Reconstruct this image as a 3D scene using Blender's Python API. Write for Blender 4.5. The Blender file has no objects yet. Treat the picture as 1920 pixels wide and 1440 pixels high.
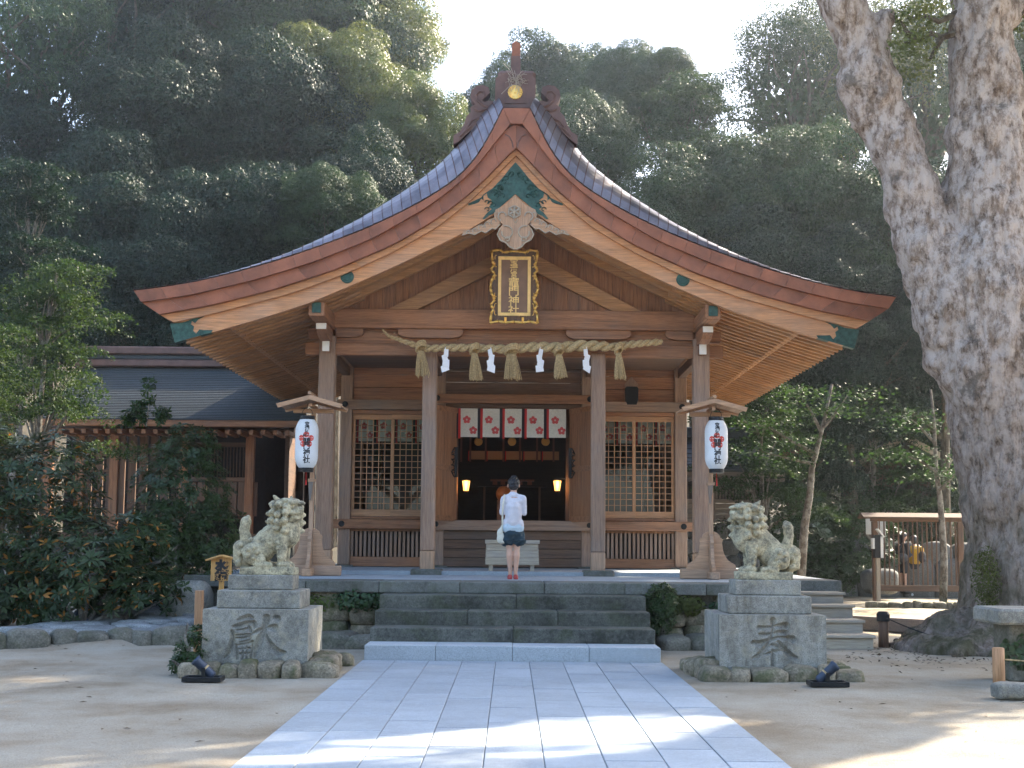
import bpy, bmesh, math, random
import numpy as np
from mathutils import Vector, Matrix, noise
R = math.radians
scene = bpy.context.scene
COL = scene.collection
random.seed(7)
RNG = np.random.default_rng(11)

# ------------------------------------------------------------------ camera
HAZE_D = 0.0008
F = 50 / 36 * 1920
CAMLOC = Vector((0, 0, 1.5))
CAMROT = Matrix.Rotation(R(90 + 6.25), 3, 'X') @ Matrix.Rotation(R(0.5), 3, 'Z')
cam = bpy.data.cameras.new('camera'); cam.lens = 50; cam.sensor_width = 36; cam.clip_end = 2000
camo = bpy.data.objects.new('camera', cam); COL.objects.link(camo)
camo.matrix_world = Matrix.Translation(CAMLOC) @ CAMROT.to_4x4()
scene.camera = camo

def at(px, py, Y):
    """world point at depth Y that the photograph (1920x1440) shows at (px, py)"""
    d = CAMROT @ Vector(((px - 960) / F, -(py - 720) / F, -1))
    return CAMLOC + d * (Y / d.y)

# ------------------------------------------------------------------ light
SUN_EL, SUN_AZ = R(36), R(45)        # azimuth clockwise from +Y
world = bpy.data.worlds.new('World'); scene.world = world; world.use_nodes = True
wn = world.node_tree.nodes; wl = world.node_tree.links
sky = wn.new('ShaderNodeTexSky'); sky.sky_type = 'NISHITA'; sky.sun_disc = False
sky.sun_elevation = SUN_EL; sky.sun_rotation = SUN_AZ; sky.air_density = 1.0; sky.dust_density = 2.5; sky.ozone_density = 1.0
wn['Background'].inputs[1].default_value = 0.15
wl.new(sky.outputs[0], wn['Background'].inputs[0])
sl = bpy.data.lights.new('sun', 'SUN'); sl.energy = 4.9; sl.angle = R(0.53); sl.color = (1.0, 0.88, 0.70)
so = bpy.data.objects.new('sun', sl); COL.objects.link(so)
SUNV = Vector((math.sin(SUN_AZ) * math.cos(SUN_EL), math.cos(SUN_AZ) * math.cos(SUN_EL), math.sin(SUN_EL)))
so.rotation_euler = SUNV.to_track_quat('Z', 'Y').to_euler(); so.location = SUNV * 60
vs = scene.view_settings
vs.view_transform = 'Standard'; vs.look = 'None'; vs.gamma = 1; vs.use_curve_mapping = False
vs.exposure = 2.15
scene.render.engine = 'CYCLES'
cy = scene.cycles
cy.use_denoising = True; cy.denoiser = 'OPENIMAGEDENOISE'
cy.max_bounces = 7; cy.diffuse_bounces = 4; cy.glossy_bounces = 3; cy.transmission_bounces = 4
cy.transparent_max_bounces = 6; cy.volume_bounces = 0
cy.sample_clamp_indirect = 6
cy.caustics_reflective = False; cy.caustics_refractive = False
cy.use_adaptive_sampling = True; cy.adaptive_threshold = 0.02

# ------------------------------------------------------------------ object helpers
def link(name, me, mat=None, parent=None, smooth=False):
    o = bpy.data.objects.new(name, me); COL.objects.link(o)
    if mat is not None and not me.materials: me.materials.append(mat)
    if smooth: me.shade_smooth()
    if parent is not None:
        o.parent = parent; o.matrix_parent_inverse = parent.matrix_basis.inverted()
        if parent.parent is not None:
            o.matrix_parent_inverse = (parent.parent.matrix_basis @ parent.matrix_parent_inverse @ parent.matrix_basis).inverted()
    return o
def tag(o, label=None, cat=None, group=None, kind=None):
    for k, v in (('label', label), ('category', cat), ('group', group), ('kind', kind)):
        if v: o[k] = v
    return o
def thing(name, label, cat, loc=(0, 0, 0), rz=0, group=None):
    o = bpy.data.objects.new(name, None); COL.objects.link(o)
    o.empty_display_size = .2
    o.matrix_basis = Matrix.Translation(Vector(loc)) @ Matrix.Rotation(rz, 4, 'Z')
    return tag(o, label, cat, group)
KIDS = {}
def copy_tree(o, parent=None):
    c = o.copy(); COL.objects.link(c)
    if parent is not None: c.parent = parent
    for ch in o.children: copy_tree(ch, c)
    return c

class MB:
    def __init__(s): s.v = []; s.f = []
    def add(s, vs_, fs):
        b = len(s.v); s.v += [tuple(p) for p in vs_]; s.f += [tuple(i + b for i in f) for f in fs]; return s
    def box(s, lo, hi, c=0.006, m=None):
        """chamfered box from corner lo to corner hi"""
        lo = [min(a, b) for a, b in zip(lo, hi)] if True else lo
        return s._box(lo, hi, c, m)
    def _box(s, lo, hi, c, m):
        lo = Vector(lo); hi = Vector(hi)
        mid = (lo + hi) / 2; h = (hi - lo) / 2; h = Vector([abs(q) for q in h])
        c = min(c, min(h) * .45)
        M = m or Matrix.Identity(4)
        if c <= 0:
            vs_ = [M @ (mid + Vector((h.x * a, h.y * b, h.z * d))) for a in (-1, 1) for b in (-1, 1) for d in (-1, 1)]
            return s.add(vs_, [(0, 1, 3, 2), (4, 6, 7, 5), (0, 4, 5, 1), (2, 3, 7, 6), (0, 2, 6, 4), (1, 5, 7, 3)])
        vs_ = []; idx = {}
        for a in (-1, 1):
            for b in (-1, 1):
                for d in (-1, 1):
                    for ax in range(3):
                        p = [a * (h.x - c), b * (h.y - c), d * (h.z - c)]
                        p[ax] = (a, b, d)[ax] * h[ax]
                        idx[(a, b, d, ax)] = len(vs_); vs_.append(M @ (mid + Vector(p)))
        fs = []
        for ax in range(3):
            o1, o2 = [k for k in range(3) if k != ax]
            for sg in (-1, 1):
                q = []
                for u, w in ((-1, -1), (1, -1), (1, 1), (-1, 1)):
                    k = [0, 0, 0]; k[ax] = sg; k[o1] = u; k[o2] = w
                    q.append(idx[(*k, ax)])
                if (sg > 0) == (ax == 1): q.reverse()
                fs.append(q)
            for u in (-1, 1):
                for w in (-1, 1):
                    k0 = [0, 0, 0]; k0[o1] = u; k0[o2] = w
                    k1 = list(k0); k0[ax] = -1; k1[ax] = 1
                    q = [idx[(*k0, o1)], idx[(*k1, o1)], idx[(*k1, o2)], idx[(*k0, o2)]]
                    fs.append(q)
        for a in (-1, 1):
            for b in (-1, 1):
                for d in (-1, 1): fs.append([idx[(a, b, d, k)] for k in range(3)])
        return s.add(vs_, fs)
    def beam(s, p, q, w, h, c=.005, up=(0, 0, 1)):
        """straight timber from p to q, w wide, h tall"""
        p = Vector(p); q = Vector(q); d = (q - p); L = d.length; d.normalize()
        u = Vector(up); x = u.cross(d)
        if x.length < 1e-5: x = Vector((1, 0, 0)).cross(d)
        x.normalize(); z = d.cross(x)
        m = Matrix(((x.x, d.x, z.x, p.x), (x.y, d.y, z.y, p.y), (x.z, d.z, z.z, p.z), (0, 0, 0, 1)))
        return s._box((-w / 2, 0, -h / 2), (w / 2, L, h / 2), c, m)
    def prism(s, pts, y0, y1, bevel=0.0, m=None):
        """outline pts (x,z) extruded from y0 (front) to y1; concave outlines allowed"""
        n = len(pts); ar = sum(pts[i][0] * pts[(i + 1) % n][1] - pts[(i + 1) % n][0] * pts[i][1] for i in range(n))
        if ar < 0: pts = pts[::-1]
        M = m or Matrix.Identity(4)
        vs_ = [M @ Vector((x, y0, z)) for x, z in pts] + [M @ Vector((x, y1, z)) for x, z in pts]
        s.add(vs_, [tuple(range(n)), tuple(range(2 * n - 1, n - 1, -1))] + [(i, i + n, (i + 1) % n + n, (i + 1) % n) for i in range(n)])
        return s
    def tube(s, pts, rad, n=8, cap=True, flat=1.0):
        pts = [Vector(p) for p in pts]; k = len(pts)
        if not hasattr(rad, '__len__'): rad = [rad] * k
        b = len(s.v); prev = None
        for i in range(k):
            t = (pts[min(i + 1, k - 1)] - pts[max(i - 1, 0)]).normalized()
            if prev is None:
                x = t.cross(Vector((0, 0, 1)))
                if x.length < .05: x = t.cross(Vector((0, 1, 0)))
            else: x = prev - t * prev.dot(t)
            x.normalize(); prev = x; y = t.cross(x)
            for j in range(n):
                a = 2 * math.pi * j / n
                s.v.append(tuple(pts[i] + (x * math.cos(a) + y * math.sin(a) * flat) * rad[i]))
        for i in range(k - 1):
            for j in range(n):
                a = b + i * n + j; c = b + i * n + (j + 1) % n
                s.f.append((a, c, c + n, a + n))
        if cap:
            s.f.append(tuple(b + j for j in range(n - 1, -1, -1))); s.f.append(tuple(b + (k - 1) * n + j for j in range(n)))
        return s
    def lathe(s, prof, n=16, m=None, cap=True):
        """profile of (radius, z) turned about z"""
        M = m or Matrix.Identity(4); b = len(s.v)
        for r, z in prof:
            for j in range(n):
                a = 2 * math.pi * j / n
                s.v.append(tuple(M @ Vector((r * math.cos(a), r * math.sin(a), z))))
        for i in range(len(prof) - 1):
            for j in range(n):
                a = b + i * n + j; c = b + i * n + (j + 1) % n
                s.f.append((a, c, c + n, a + n))
        if cap:
            s.f.append(tuple(b + j for j in range(n - 1, -1, -1))); s.f.append(tuple(b + (len(prof) - 1) * n + j for j in range(n)))
        return s
    def loft(s, rings, close=True, cap=True):
        n = len(rings[0]); b = len(s.v)
        for r in rings: s.v += [tuple(p) for p in r]
        for i in range(len(rings) - 1):
            for j in range(n if close else n - 1):
                a = b + i * n + j; c = b + i * n + (j + 1) % n
                s.f.append((a, c, c + n, a + n))
        if cap and close:
            s.f.append(tuple(b + j for j in range(n - 1, -1, -1))); s.f.append(tuple(b + (len(rings) - 1) * n + j for j in range(n)))
        return s
    def mesh(s, name):
        me = bpy.data.meshes.new(name); me.from_pydata(s.v, [], s.f)
        bm = bmesh.new(); bm.from_mesh(me); bmesh.ops.recalc_face_normals(bm, faces=bm.faces); bm.to_mesh(me); bm.free()
        me.update(); return me
    def build(s, name, mat, parent=None, smooth=False):
        return link(name, s.mesh(name), mat, parent, smooth)
def cbox(lo, hi, c=.006): return MB()._box(lo, hi, c, None)

def blob(name, prims, voxel, smooth=4, disp=0, dscale=8, seed=0):
    """one closed surface grown from ellipsoids ('s', centre, radii, [matrix]) and tapered limbs ('c', p, q, r0, r1)"""
    bm = bmesh.new()
    for p in prims:
        if p[0] == 's':
            r = p[2] if hasattr(p[2], '__len__') else (p[2],) * 3
            m = Matrix.Translation(Vector(p[1])) @ (p[3].to_4x4() if len(p) > 3 else Matrix.Identity(4)) @ Matrix.Diagonal((*r, 1))
            bmesh.ops.create_icosphere(bm, subdivisions=3, radius=1, matrix=m)
        elif p[0] == 'b':
            lo, hi = Vector(p[1]), Vector(p[2]); c = (lo + hi) / 2; h = hi - lo
            bmesh.ops.create_cube(bm, size=1, matrix=Matrix.Translation(c) @ Matrix.Diagonal((*h, 1)))
        else:
            a, b = Vector(p[1]), Vector(p[2]); d = b - a
            q = d.to_track_quat('Z', 'Y').to_matrix().to_4x4()
            bmesh.ops.create_cone(bm, cap_ends=True, segments=20, radius1=p[3], radius2=p[4], depth=d.length, matrix=Matrix.Translation((a + b) / 2) @ q)
            bmesh.ops.create_icosphere(bm, subdivisions=2, radius=p[3], matrix=Matrix.Translation(a))
            bmesh.ops.create_icosphere(bm, subdivisions=2, radius=p[4], matrix=Matrix.Translation(b))
    me = bpy.data.meshes.new(name); bm.to_mesh(me); bm.free()
    o = bpy.data.objects.new(name, me); COL.objects.link(o)
    m = o.modifiers.new('r', 'REMESH'); m.mode = 'VOXEL'; m.voxel_size = voxel
    if smooth:
        m = o.modifiers.new('s', 'SMOOTH'); m.iterations = smooth; m.factor = .5
    dg = bpy.context.evaluated_depsgraph_get(); dg.update()
    out = bpy.data.meshes.new_from_object(o.evaluated_get(dg))
    bpy.data.objects.remove(o); bpy.data.meshes.remove(me)
    out.name = name
    if disp:
        n = len(out.vertices); co = np.empty(n * 3); no = np.empty(n * 3)
        out.vertices.foreach_get('co', co); out.vertices.foreach_get('normal', no)
        co = co.reshape(-1, 3); no = no.reshape(-1, 3)
        off = np.array([noise.fractal(Vector(p) * dscale + Vector((seed, 0, 0)), 1.0, 2.0, 4) for p in co.tolist()])
        co += no * (off * disp)[:, None]
        out.vertices.foreach_set('co', co.ravel()); out.update()
    return out

def text_mesh(body, size, bold=0.0, extrude=0.0, align='CENTER'):
    c = bpy.data.curves.new('t', 'FONT'); c.body = body; c.size = size; c.offset = bold; c.extrude = extrude
    c.align_x = align; c.align_y = 'CENTER'; c.resolution_u = 3
    o = bpy.data.objects.new('t', c); COL.objects.link(o)
    dg = bpy.context.evaluated_depsgraph_get(); dg.update()
    me = bpy.data.meshes.new_from_object(o.evaluated_get(dg))
    bpy.data.objects.remove(o)
    me.materials.clear()
    return me
def column_text(chars, sizes, xs=None, bold=.0, extrude=.002, gap=1.0, wide=1.0):
    """characters stacked top to bottom from z=0 down, in the xz plane facing -y; vertices and faces"""
    mb = MB(); z = 0
    for i, ch in enumerate(chars):
        s_ = sizes[i] if hasattr(sizes, '__len__') else sizes
        me = text_mesh(ch, s_, bold, extrude)
        co = np.array([v.co[:] for v in me.vertices])
        if len(co) == 0: continue
        cx = (co[:, 0].min() + co[:, 0].max()) / 2; cyy = (co[:, 1].min() + co[:, 1].max()) / 2
        z -= s_ * gap / 2
        mb.add([((p[0] - cx) * wide, -p[2], z + p[1] - cyy) for p in co], [tuple(p.vertices) for p in me.polygons])
        z -= s_ * gap / 2
        bpy.data.meshes.remove(me)
    return mb
def rock_mesh(name, r, seed, sub=2, amp=.22, flat=0):
    bm = bmesh.new(); bmesh.ops.create_icosphere(bm, subdivisions=sub, radius=1)
    for v in bm.verts:
        n = noise.fractal(v.co * 1.3 + Vector((seed * 7.1, seed, 3)), 1, 2, 3)
        c = noise.fractal(v.co * 4 + Vector((seed, 5, 0)), 1, 2, 3)
        p = v.co * (1 + amp * n + .10 * c)
        e = .55                      # squarish
        p = Vector([math.copysign(abs(q) ** e, q) for q in p])
        v.co = Vector((p.x * r[0], p.y * r[1], p.z * r[2]))
    me = bpy.data.meshes.new(name); bm.to_mesh(me); bm.free(); return me

# ------------------------------------------------------------------ material helpers
def new_mat(name):
    m = bpy.data.materials.new(name); m.use_nodes = True
    nt = m.node_tree; b = nt.nodes['Principled BSDF']
    return m, nt.nodes, nt.links, b
def N(ns, t, **kw):
    n = ns.new(t)
    for k, v in kw.items():
        if k.startswith('i_'):
            n.inputs[int(k[2:]) if k[2:].isdigit() else k[2:].replace('_', ' ')].default_value = v
        else: setattr(n, k, v)
    return n
def ramp(ns, ls, src, stops):
    r = ns.new('ShaderNodeValToRGB'); e = r.color_ramp.elements
    while len(e) < len(stops): e.new(.5)
    for k, (p, c) in zip(e, stops): k.position = p; k.color = (*c, 1) if len(c) == 3 else c
    ls.new(src, r.inputs[0]); return r.outputs[0]
def mixc(ns, ls, a, b, f, mode='MIX'):
    m = ns.new('ShaderNodeMix'); m.data_type = 'RGBA'; m.blend_type = mode
    for sock, v in ((m.inputs[0], f), (m.inputs[6], a), (m.inputs[7], b)):
        if hasattr(v, 'default_value') or hasattr(v, 'links'): ls.new(v, sock)
        else: sock.default_value = v if not isinstance(v, tuple) or len(v) == 4 else (*v, 1)
    return m.outputs[2]
def coords(ns, ls, sc=(1, 1, 1), kind='Object', rnd=True):
    tc = ns.new('ShaderNodeTexCoord'); mp = ns.new('ShaderNodeMapping'); mp.inputs['Scale'].default_value = sc
    ls.new(tc.outputs[kind], mp.inputs[0])
    if rnd:
        oi = ns.new('ShaderNodeObjectInfo'); ml = ns.new('ShaderNodeMath'); ml.operation = 'MULTIPLY'; ml.inputs[1].default_value = 37.0
        cb = ns.new('ShaderNodeCombineXYZ'); ls.new(oi.outputs['Random'], ml.inputs[0])
        for k in range(3): ls.new(ml.outputs[0], cb.inputs[k])
        ls.new(cb.outputs[0], mp.inputs['Location'])
    return mp.outputs[0]
def vary(ns, ls, col, amt):
    """brightness that differs from piece to piece"""
    oi = ns.new('ShaderNodeObjectInfo'); mr = ns.new('ShaderNodeMapRange'); mr.inputs[3].default_value = 1 - amt; mr.inputs[4].default_value = 1 + amt
    ls.new(oi.outputs['Random'], mr.inputs[0])
    hs = ns.new('ShaderNodeHueSaturation'); ls.new(col, hs.inputs['Color']); ls.new(mr.outputs[0], hs.inputs['Value']); return hs.outputs[0]
def bump(ns, ls, b, h, st, dist=.01):
    n = ns.new('ShaderNodeBump'); n.inputs['Strength'].default_value = st; n.inputs['Distance'].default_value = dist
    ls.new(h, n.inputs['Height']); ls.new(n.outputs[0], b.inputs['Normal'])
def wood(name, c, axis='x', var=.12, rough=.62, grey=.0, dark=.55):
    m, ns, ls, b = new_mat(name)
    k = {'x': (.35, 9, 9), 'y': (9, .35, 9), 'z': (9, 9, .35)}[axis]
    v = coords(ns, ls, k)
    n1 = N(ns, 'ShaderNodeTexNoise', i_Scale=2.2, i_Detail=5.0, i_Roughness=.62, i_Distortion=.6); ls.new(v, n1.inputs[0])
    v2 = coords(ns, ls, tuple(q * 4 for q in k))
    n2 = N(ns, 'ShaderNodeTexNoise', i_Scale=3.5, i_Detail=3.0); ls.new(v2, n2.inputs[0])
    v3 = coords(ns, ls, (1, 1, 1))
    n3 = N(ns, 'ShaderNodeTexNoise', i_Scale=1.1, i_Detail=4.0, i_Roughness=.6); ls.new(v3, n3.inputs[0])
    hi = tuple(min(1, q * 1.28) for q in c); lo = tuple(q * dark for q in c)
    col = ramp(ns, ls, n1.outputs[0], [(.3, lo), (.5, c), (.72, hi)])
    g = tuple(sum(c) / 3 * (1.05, 1.0, .95)[i] for i in range(3))
    col = mixc(ns, ls, col, ramp(ns, ls, n2.outputs[0], [(.35, (.55, .50, .47)), (.6, (1, 1, 1))]), .7, 'MULTIPLY')
    col = mixc(ns, ls, col, (*[q * .8 for q in g], 1), ramp(ns, ls, n3.outputs[0], [(.42, (grey * .4,) * 3), (.66, (min(1, grey + .18),) * 3)]))
    col = vary(ns, ls, col, var)
    ls.new(col, b.inputs['Base Color']); b.inputs['Roughness'].default_value = rough; b.inputs['Specular IOR Level'].default_value = .3
    bump(ns, ls, b, n2.outputs[0], .35, .006)
    return m
def stone(name, c, dirt=(.07, .065, .05), amt=.5, speck=90, moss=0, rough=.8, streak=False, var=.08, lichen=0, big=1.4):
    m, ns, ls, b = new_mat(name)
    v = coords(ns, ls)
    n1 = N(ns, 'ShaderNodeTexNoise', i_Scale=speck, i_Detail=2.0, i_Roughness=.7); ls.new(v, n1.inputs[0])
    col = ramp(ns, ls, n1.outputs[0], [(.3, tuple(q * .55 for q in c)), (.5, c), (.7, tuple(min(1, q * 1.3) for q in c))])
    if amt:
        vv = coords(ns, ls, (2.6, 2.6, .45)) if streak else v
        n2 = N(ns, 'ShaderNodeTexNoise', i_Scale=big, i_Detail=8.0, i_Roughness=.68); ls.new(vv, n2.inputs[0])
        n4 = N(ns, 'ShaderNodeTexNoise', i_Scale=18.0, i_Detail=4.0, i_Roughness=.7); ls.new(v, n4.inputs[0])
        f = mixc(ns, ls, n2.outputs[0], n4.outputs[0], .38)
        col = mixc(ns, ls, col, (*dirt, 1), ramp(ns, ls, f, [(.42, (0, 0, 0)), (.60, (amt,) * 3)]))
    if lichen:
        n5 = N(ns, 'ShaderNodeTexNoise', i_Scale=7.0, i_Detail=6.0, i_Roughness=.7); ls.new(v, n5.inputs[0])
        col = mixc(ns, ls, col, (.55, .48, .32, 1), ramp(ns, ls, n5.outputs[0], [(.5, (0, 0, 0)), (.64, (lichen,) * 3)]))
    if moss:
        n3 = N(ns, 'ShaderNodeTexNoise', i_Scale=3.0, i_Detail=6.0, i_Roughness=.7); ls.new(v, n3.inputs[0])
        col = mixc(ns, ls, col, (.055, .07, .018, 1), ramp(ns, ls, n3.outputs[0], [(.48, (0, 0, 0)), (.6, (moss,) * 3)]))
    col = vary(ns, ls, col, var)
    ls.new(col, b.inputs['Base Color']); b.inputs['Roughness'].default_value = rough; b.inputs['Specular IOR Level'].default_value = .25
    bump(ns, ls, b, n1.outputs[0], .3, .004)
    return m
def plain(name, c, rough=.6, metal=0, var=0, nz=0, scale=12, bumpy=0, emit=None, es=0, spec=.4):
    m, ns, ls, b = new_mat(name)
    b.inputs['Roughness'].default_value = rough; b.inputs['Metallic'].default_value = metal; b.inputs['Specular IOR Level'].default_value = spec
    if nz or bumpy:
        n1 = N(ns, 'ShaderNodeTexNoise', i_Scale=scale, i_Detail=5.0, i_Roughness=.6); ls.new(coords(ns, ls), n1.inputs[0])
        col = ramp(ns, ls, n1.outputs[0], [(.3, tuple(q * (1 - nz) for q in c)), (.7, tuple(min(1, q * (1 + nz)) for q in c))])
        if var: col = vary(ns, ls, col, var)
        ls.new(col, b.inputs['Base Color'])
        if bumpy: bump(ns, ls, b, n1.outputs[0], bumpy, .01)
    else: b.inputs['Base Color'].default_value = (*c, 1)
    if emit:
        b.inputs['Emission Color'].default_value = (*emit, 1); b.inputs['Emission Strength'].default_value = es
    return m
def leaf_mat(name, c1, c2, trans=.35, rough=.45, odd=None, oddf=.0, spec=.35):
    m, ns, ls, b = new_mat(name)
    geo = ns.new('ShaderNodeNewGeometry'); oi = ns.new('ShaderNodeObjectInfo')
    n1 = N(ns, 'ShaderNodeTexNoise', i_Scale=.9, i_Detail=3.0); ls.new(coords(ns, ls), n1.inputs[0])
    col = ramp(ns, ls, n1.outputs[0], [(.35, c1), (.65, c2)])
    mr = N(ns, 'ShaderNodeMapRange'); mr.inputs[3].default_value = .75; mr.inputs[4].default_value = 1.25
    ls.new(geo.outputs['Random Per Island'], mr.inputs[0])
    hs = ns.new('ShaderNodeHueSaturation'); ls.new(col, hs.inputs['Color']); ls.new(mr.outputs[0], hs.inputs['Value'])
    mh = N(ns, 'ShaderNodeMapRange'); mh.inputs[3].default_value = .482; mh.inputs[4].default_value = .518
    ls.new(oi.outputs['Random'], mh.inputs[0]); ls.new(mh.outputs[0], hs.inputs['Hue'])
    col = hs.outputs[0]
    if odd:
        col = mixc(ns, ls, col, (*odd, 1), ramp(ns, ls, geo.outputs['Random Per Island'], [(1 - oddf - .002, (0, 0, 0)), (1 - oddf, (1, 1, 1))]))
    ls.new(col, b.inputs['Base Color']); b.inputs['Roughness'].default_value = rough; b.inputs['Specular IOR Level'].default_value = spec
    tr = ns.new('ShaderNodeBsdfTranslucent')
    h2 = ns.new('ShaderNodeHueSaturation'); h2.inputs['Value'].default_value = 1.25; h2.inputs['Hue'].default_value = .485; h2.inputs['Saturation'].default_value = 1.15
    ls.new(col, h2.inputs['Color']); ls.new(h2.outputs[0], tr.inputs[0])
    mx = ns.new('ShaderNodeMixShader'); mx.inputs[0].default_value = trans
    ls.new(b.outputs[0], mx.inputs[1]); ls.new(tr.outputs[0], mx.inputs[2]); ls.new(mx.outputs[0], ns['Material Output'].inputs[0])
    return m

W = {}
for ax in 'xyz':
    W['hafu' + ax] = wood('hinoki_board_' + ax, (.60, .295, .135), ax, .06, .55, .05, .72)
    W['beam' + ax] = wood('cedar_beam_' + ax, (.36, .168, .082), ax, .10, .6, .08)
    W['post' + ax] = wood('weathered_post_' + ax, (.37, .228, .15), ax, .07, .7, .28, .68)
    W['dark' + ax] = wood('dark_plank_' + ax, (.18, .10, .06), ax, .16, .65, .25)
    W['raft' + ax] = wood('rafter_wood_' + ax, (.47, .24, .10), ax, .16, .6, .1, .78)
    W['inner' + ax] = wood('shade_dark_wood_' + ax, (.035, .022, .016), ax, .1, .6, .1)  # near-black colour paints in the shade of the hall's interior
    W['sash' + ax] = wood('sash_wood_' + ax, (.50, .27, .135), ax, .06, .5, .02, .8)
    W['stand' + ax] = wood('lantern_stand_wood_' + ax, (.50, .30, .175), ax, .05, .6, .12, .8)
    W['grey' + ax] = wood('silvered_wood_' + ax, (.27, .21, .165), ax, .1, .75, .6, .7)
    W['pale' + ax] = wood('bleached_wood_' + ax, (.45, .375, .27), ax, .05, .75, .35, .8)
def copper(name, c, rough, metal, line=0):
    m, ns, ls, b = new_mat(name)
    v = coords(ns, ls)
    n1 = N(ns, 'ShaderNodeTexNoise', i_Scale=2.3, i_Detail=6.0, i_Roughness=.65); ls.new(v, n1.inputs[0])
    col = ramp(ns, ls, n1.outputs[0], [(.32, tuple(q * .62 for q in c)), (.52, c), (.72, tuple(min(1, q * 1.4) for q in c))])
    col = vary(ns, ls, col, .07)
    ls.new(col, b.inputs['Base Color']); b.inputs['Metallic'].default_value = metal
    ls.new(ramp(ns, ls, n1.outputs[0], [(.3, (rough - .08,) * 3), (.7, (rough + .12,) * 3)]), b.inputs['Roughness'])
    bump(ns, ls, b, n1.outputs[0], .15, .02)
    return m
M_COP = copper('verge_copper', (.27, .098, .052), .5, .25)
M_ROOF = copper('roof_copper', (.23, .205, .225), .36, .6)
M_ORN = copper('ornament_copper', (.15, .085, .07), .55, .3)
M_GREEN = plain('verdigris_metal', (.035, .085, .07), .5, .4, nz=.5, scale=14, bumpy=.5)
M_GOLD = plain('gold_leaf', (.80, .50, .14), .32, .85, nz=.12, scale=9)
M_GOLDP = plain('gold_paint', (.80, .55, .22), .45, .25, nz=.15, scale=9)
M_BLACK = plain('black_iron', (.018, .019, .021), .45, .5)
M_WHITE = plain('white_paint', (.80, .79, .76), .6)
M_PAPER = plain('white_paper', (.84, .85, .88), .7)
M_STRAW = plain('rice_straw', (.46, .33, .165), .8, nz=.4, scale=40, bumpy=.6)
M_GRAN = stone('new_granite', (.46, .49, .51), amt=.12, speck=140, var=.035, rough=.7)
M_PATH = stone('path_granite', (.37, .41, .445), dirt=(.24, .26, .275), amt=.55, speck=150, var=.09, rough=.62)
M_OLD = stone('old_step_stone', (.135, .135, .115), dirt=(.028, .027, .022), amt=.9, speck=60, moss=.3, var=.15)
M_SLAB = stone('terrace_stone', (.17, .172, .155), dirt=(.06, .055, .045), amt=.7, speck=80, moss=.3)
M_TOP = stone('terrace_paving', (.34, .38, .41), amt=.2, speck=90)
M_PED = stone('pedestal_granite', (.30, .29, .255), dirt=(.045, .038, .028), amt=.6, speck=80, lichen=.25, big=2.2)
M_PED2 = stone('stained_granite', (.31, .30, .265), dirt=(.06, .045, .028), amt=.62, speck=80, streak=True, lichen=.2, big=2.4)
M_LION = stone('lichened_stone', (.44, .39, .26), dirt=(.04, .04, .035), amt=.75, speck=50, lichen=.5, big=6.0)
M_ROCK = stone('rubble_stone', (.31, .255, .18), dirt=(.05, .045, .032), amt=.7, speck=40, moss=.65, big=2.2)
M_KERB = stone('kerb_rock', (.20, .185, .15), dirt=(.05, .047, .035), amt=.7, speck=40, moss=.3, big=2.2)
M_FLAG = stone('flagstone', (.26, .27, .27), dirt=(.07, .07, .06), amt=.5, speck=50, var=.2)
M_WALLST = stone('retaining_wall_stone', (.13, .135, .13), amt=.5, speck=40, var=.25)
M_CLOTH = plain('noren_cloth', (.74, .70, .62), .85, nz=.1, scale=30)
M_RED = plain('red_cloth', (.55, .03, .025), .8)
M_PINK = plain('flower_print', (.62, .10, .10), .8)
M_NAVY = plain('black_cloth', (.02, .018, .025), .8)
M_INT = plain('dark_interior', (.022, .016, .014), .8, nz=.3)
# ------------------------------------------------------------------ ground, path, terrace
XC = .035
def sm(a, b, x):
    t = min(1, max(0, (x - a) / (b - a))); return t * t * (3 - 2 * t)
def hill_z(x, y):
    z = 15 * sm(44, 100, y) + 9 * sm(-9, -40, x) * sm(36, 75, y) + 10 * sm(14, 45, x) * sm(50, 90, y)
    return z + .5 * noise.noise(Vector((x * .15, y * .15, 0))) * sm(38, 48, y)
def ground_z(x, y):
    z = .025 * noise.noise(Vector((x * .6, y * .6, 1))) + .012 * noise.noise(Vector((x * 2.2, y * 2.2, 4)))
    z *= sm(2.1, 2.9, abs(x)) if y < 19 else 1
    if x < -5.2: z += .10 * sm(19.2, 20.0, y)
    return z
def grid(name, xs, ys, fz, mat, kind):
    v = [(x, y, fz(x, y)) for y in ys for x in xs]; n = len(xs)
    f = [(j * n + i, j * n + i + 1, (j + 1) * n + i + 1, (j + 1) * n + i) for j in range(len(ys) - 1) for i in range(n - 1)]
    me = bpy.data.meshes.new(name); me.from_pydata(v, [], f)
    o = link(name, me, mat, None, True); tag(o, kind='structure'); return o
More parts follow.
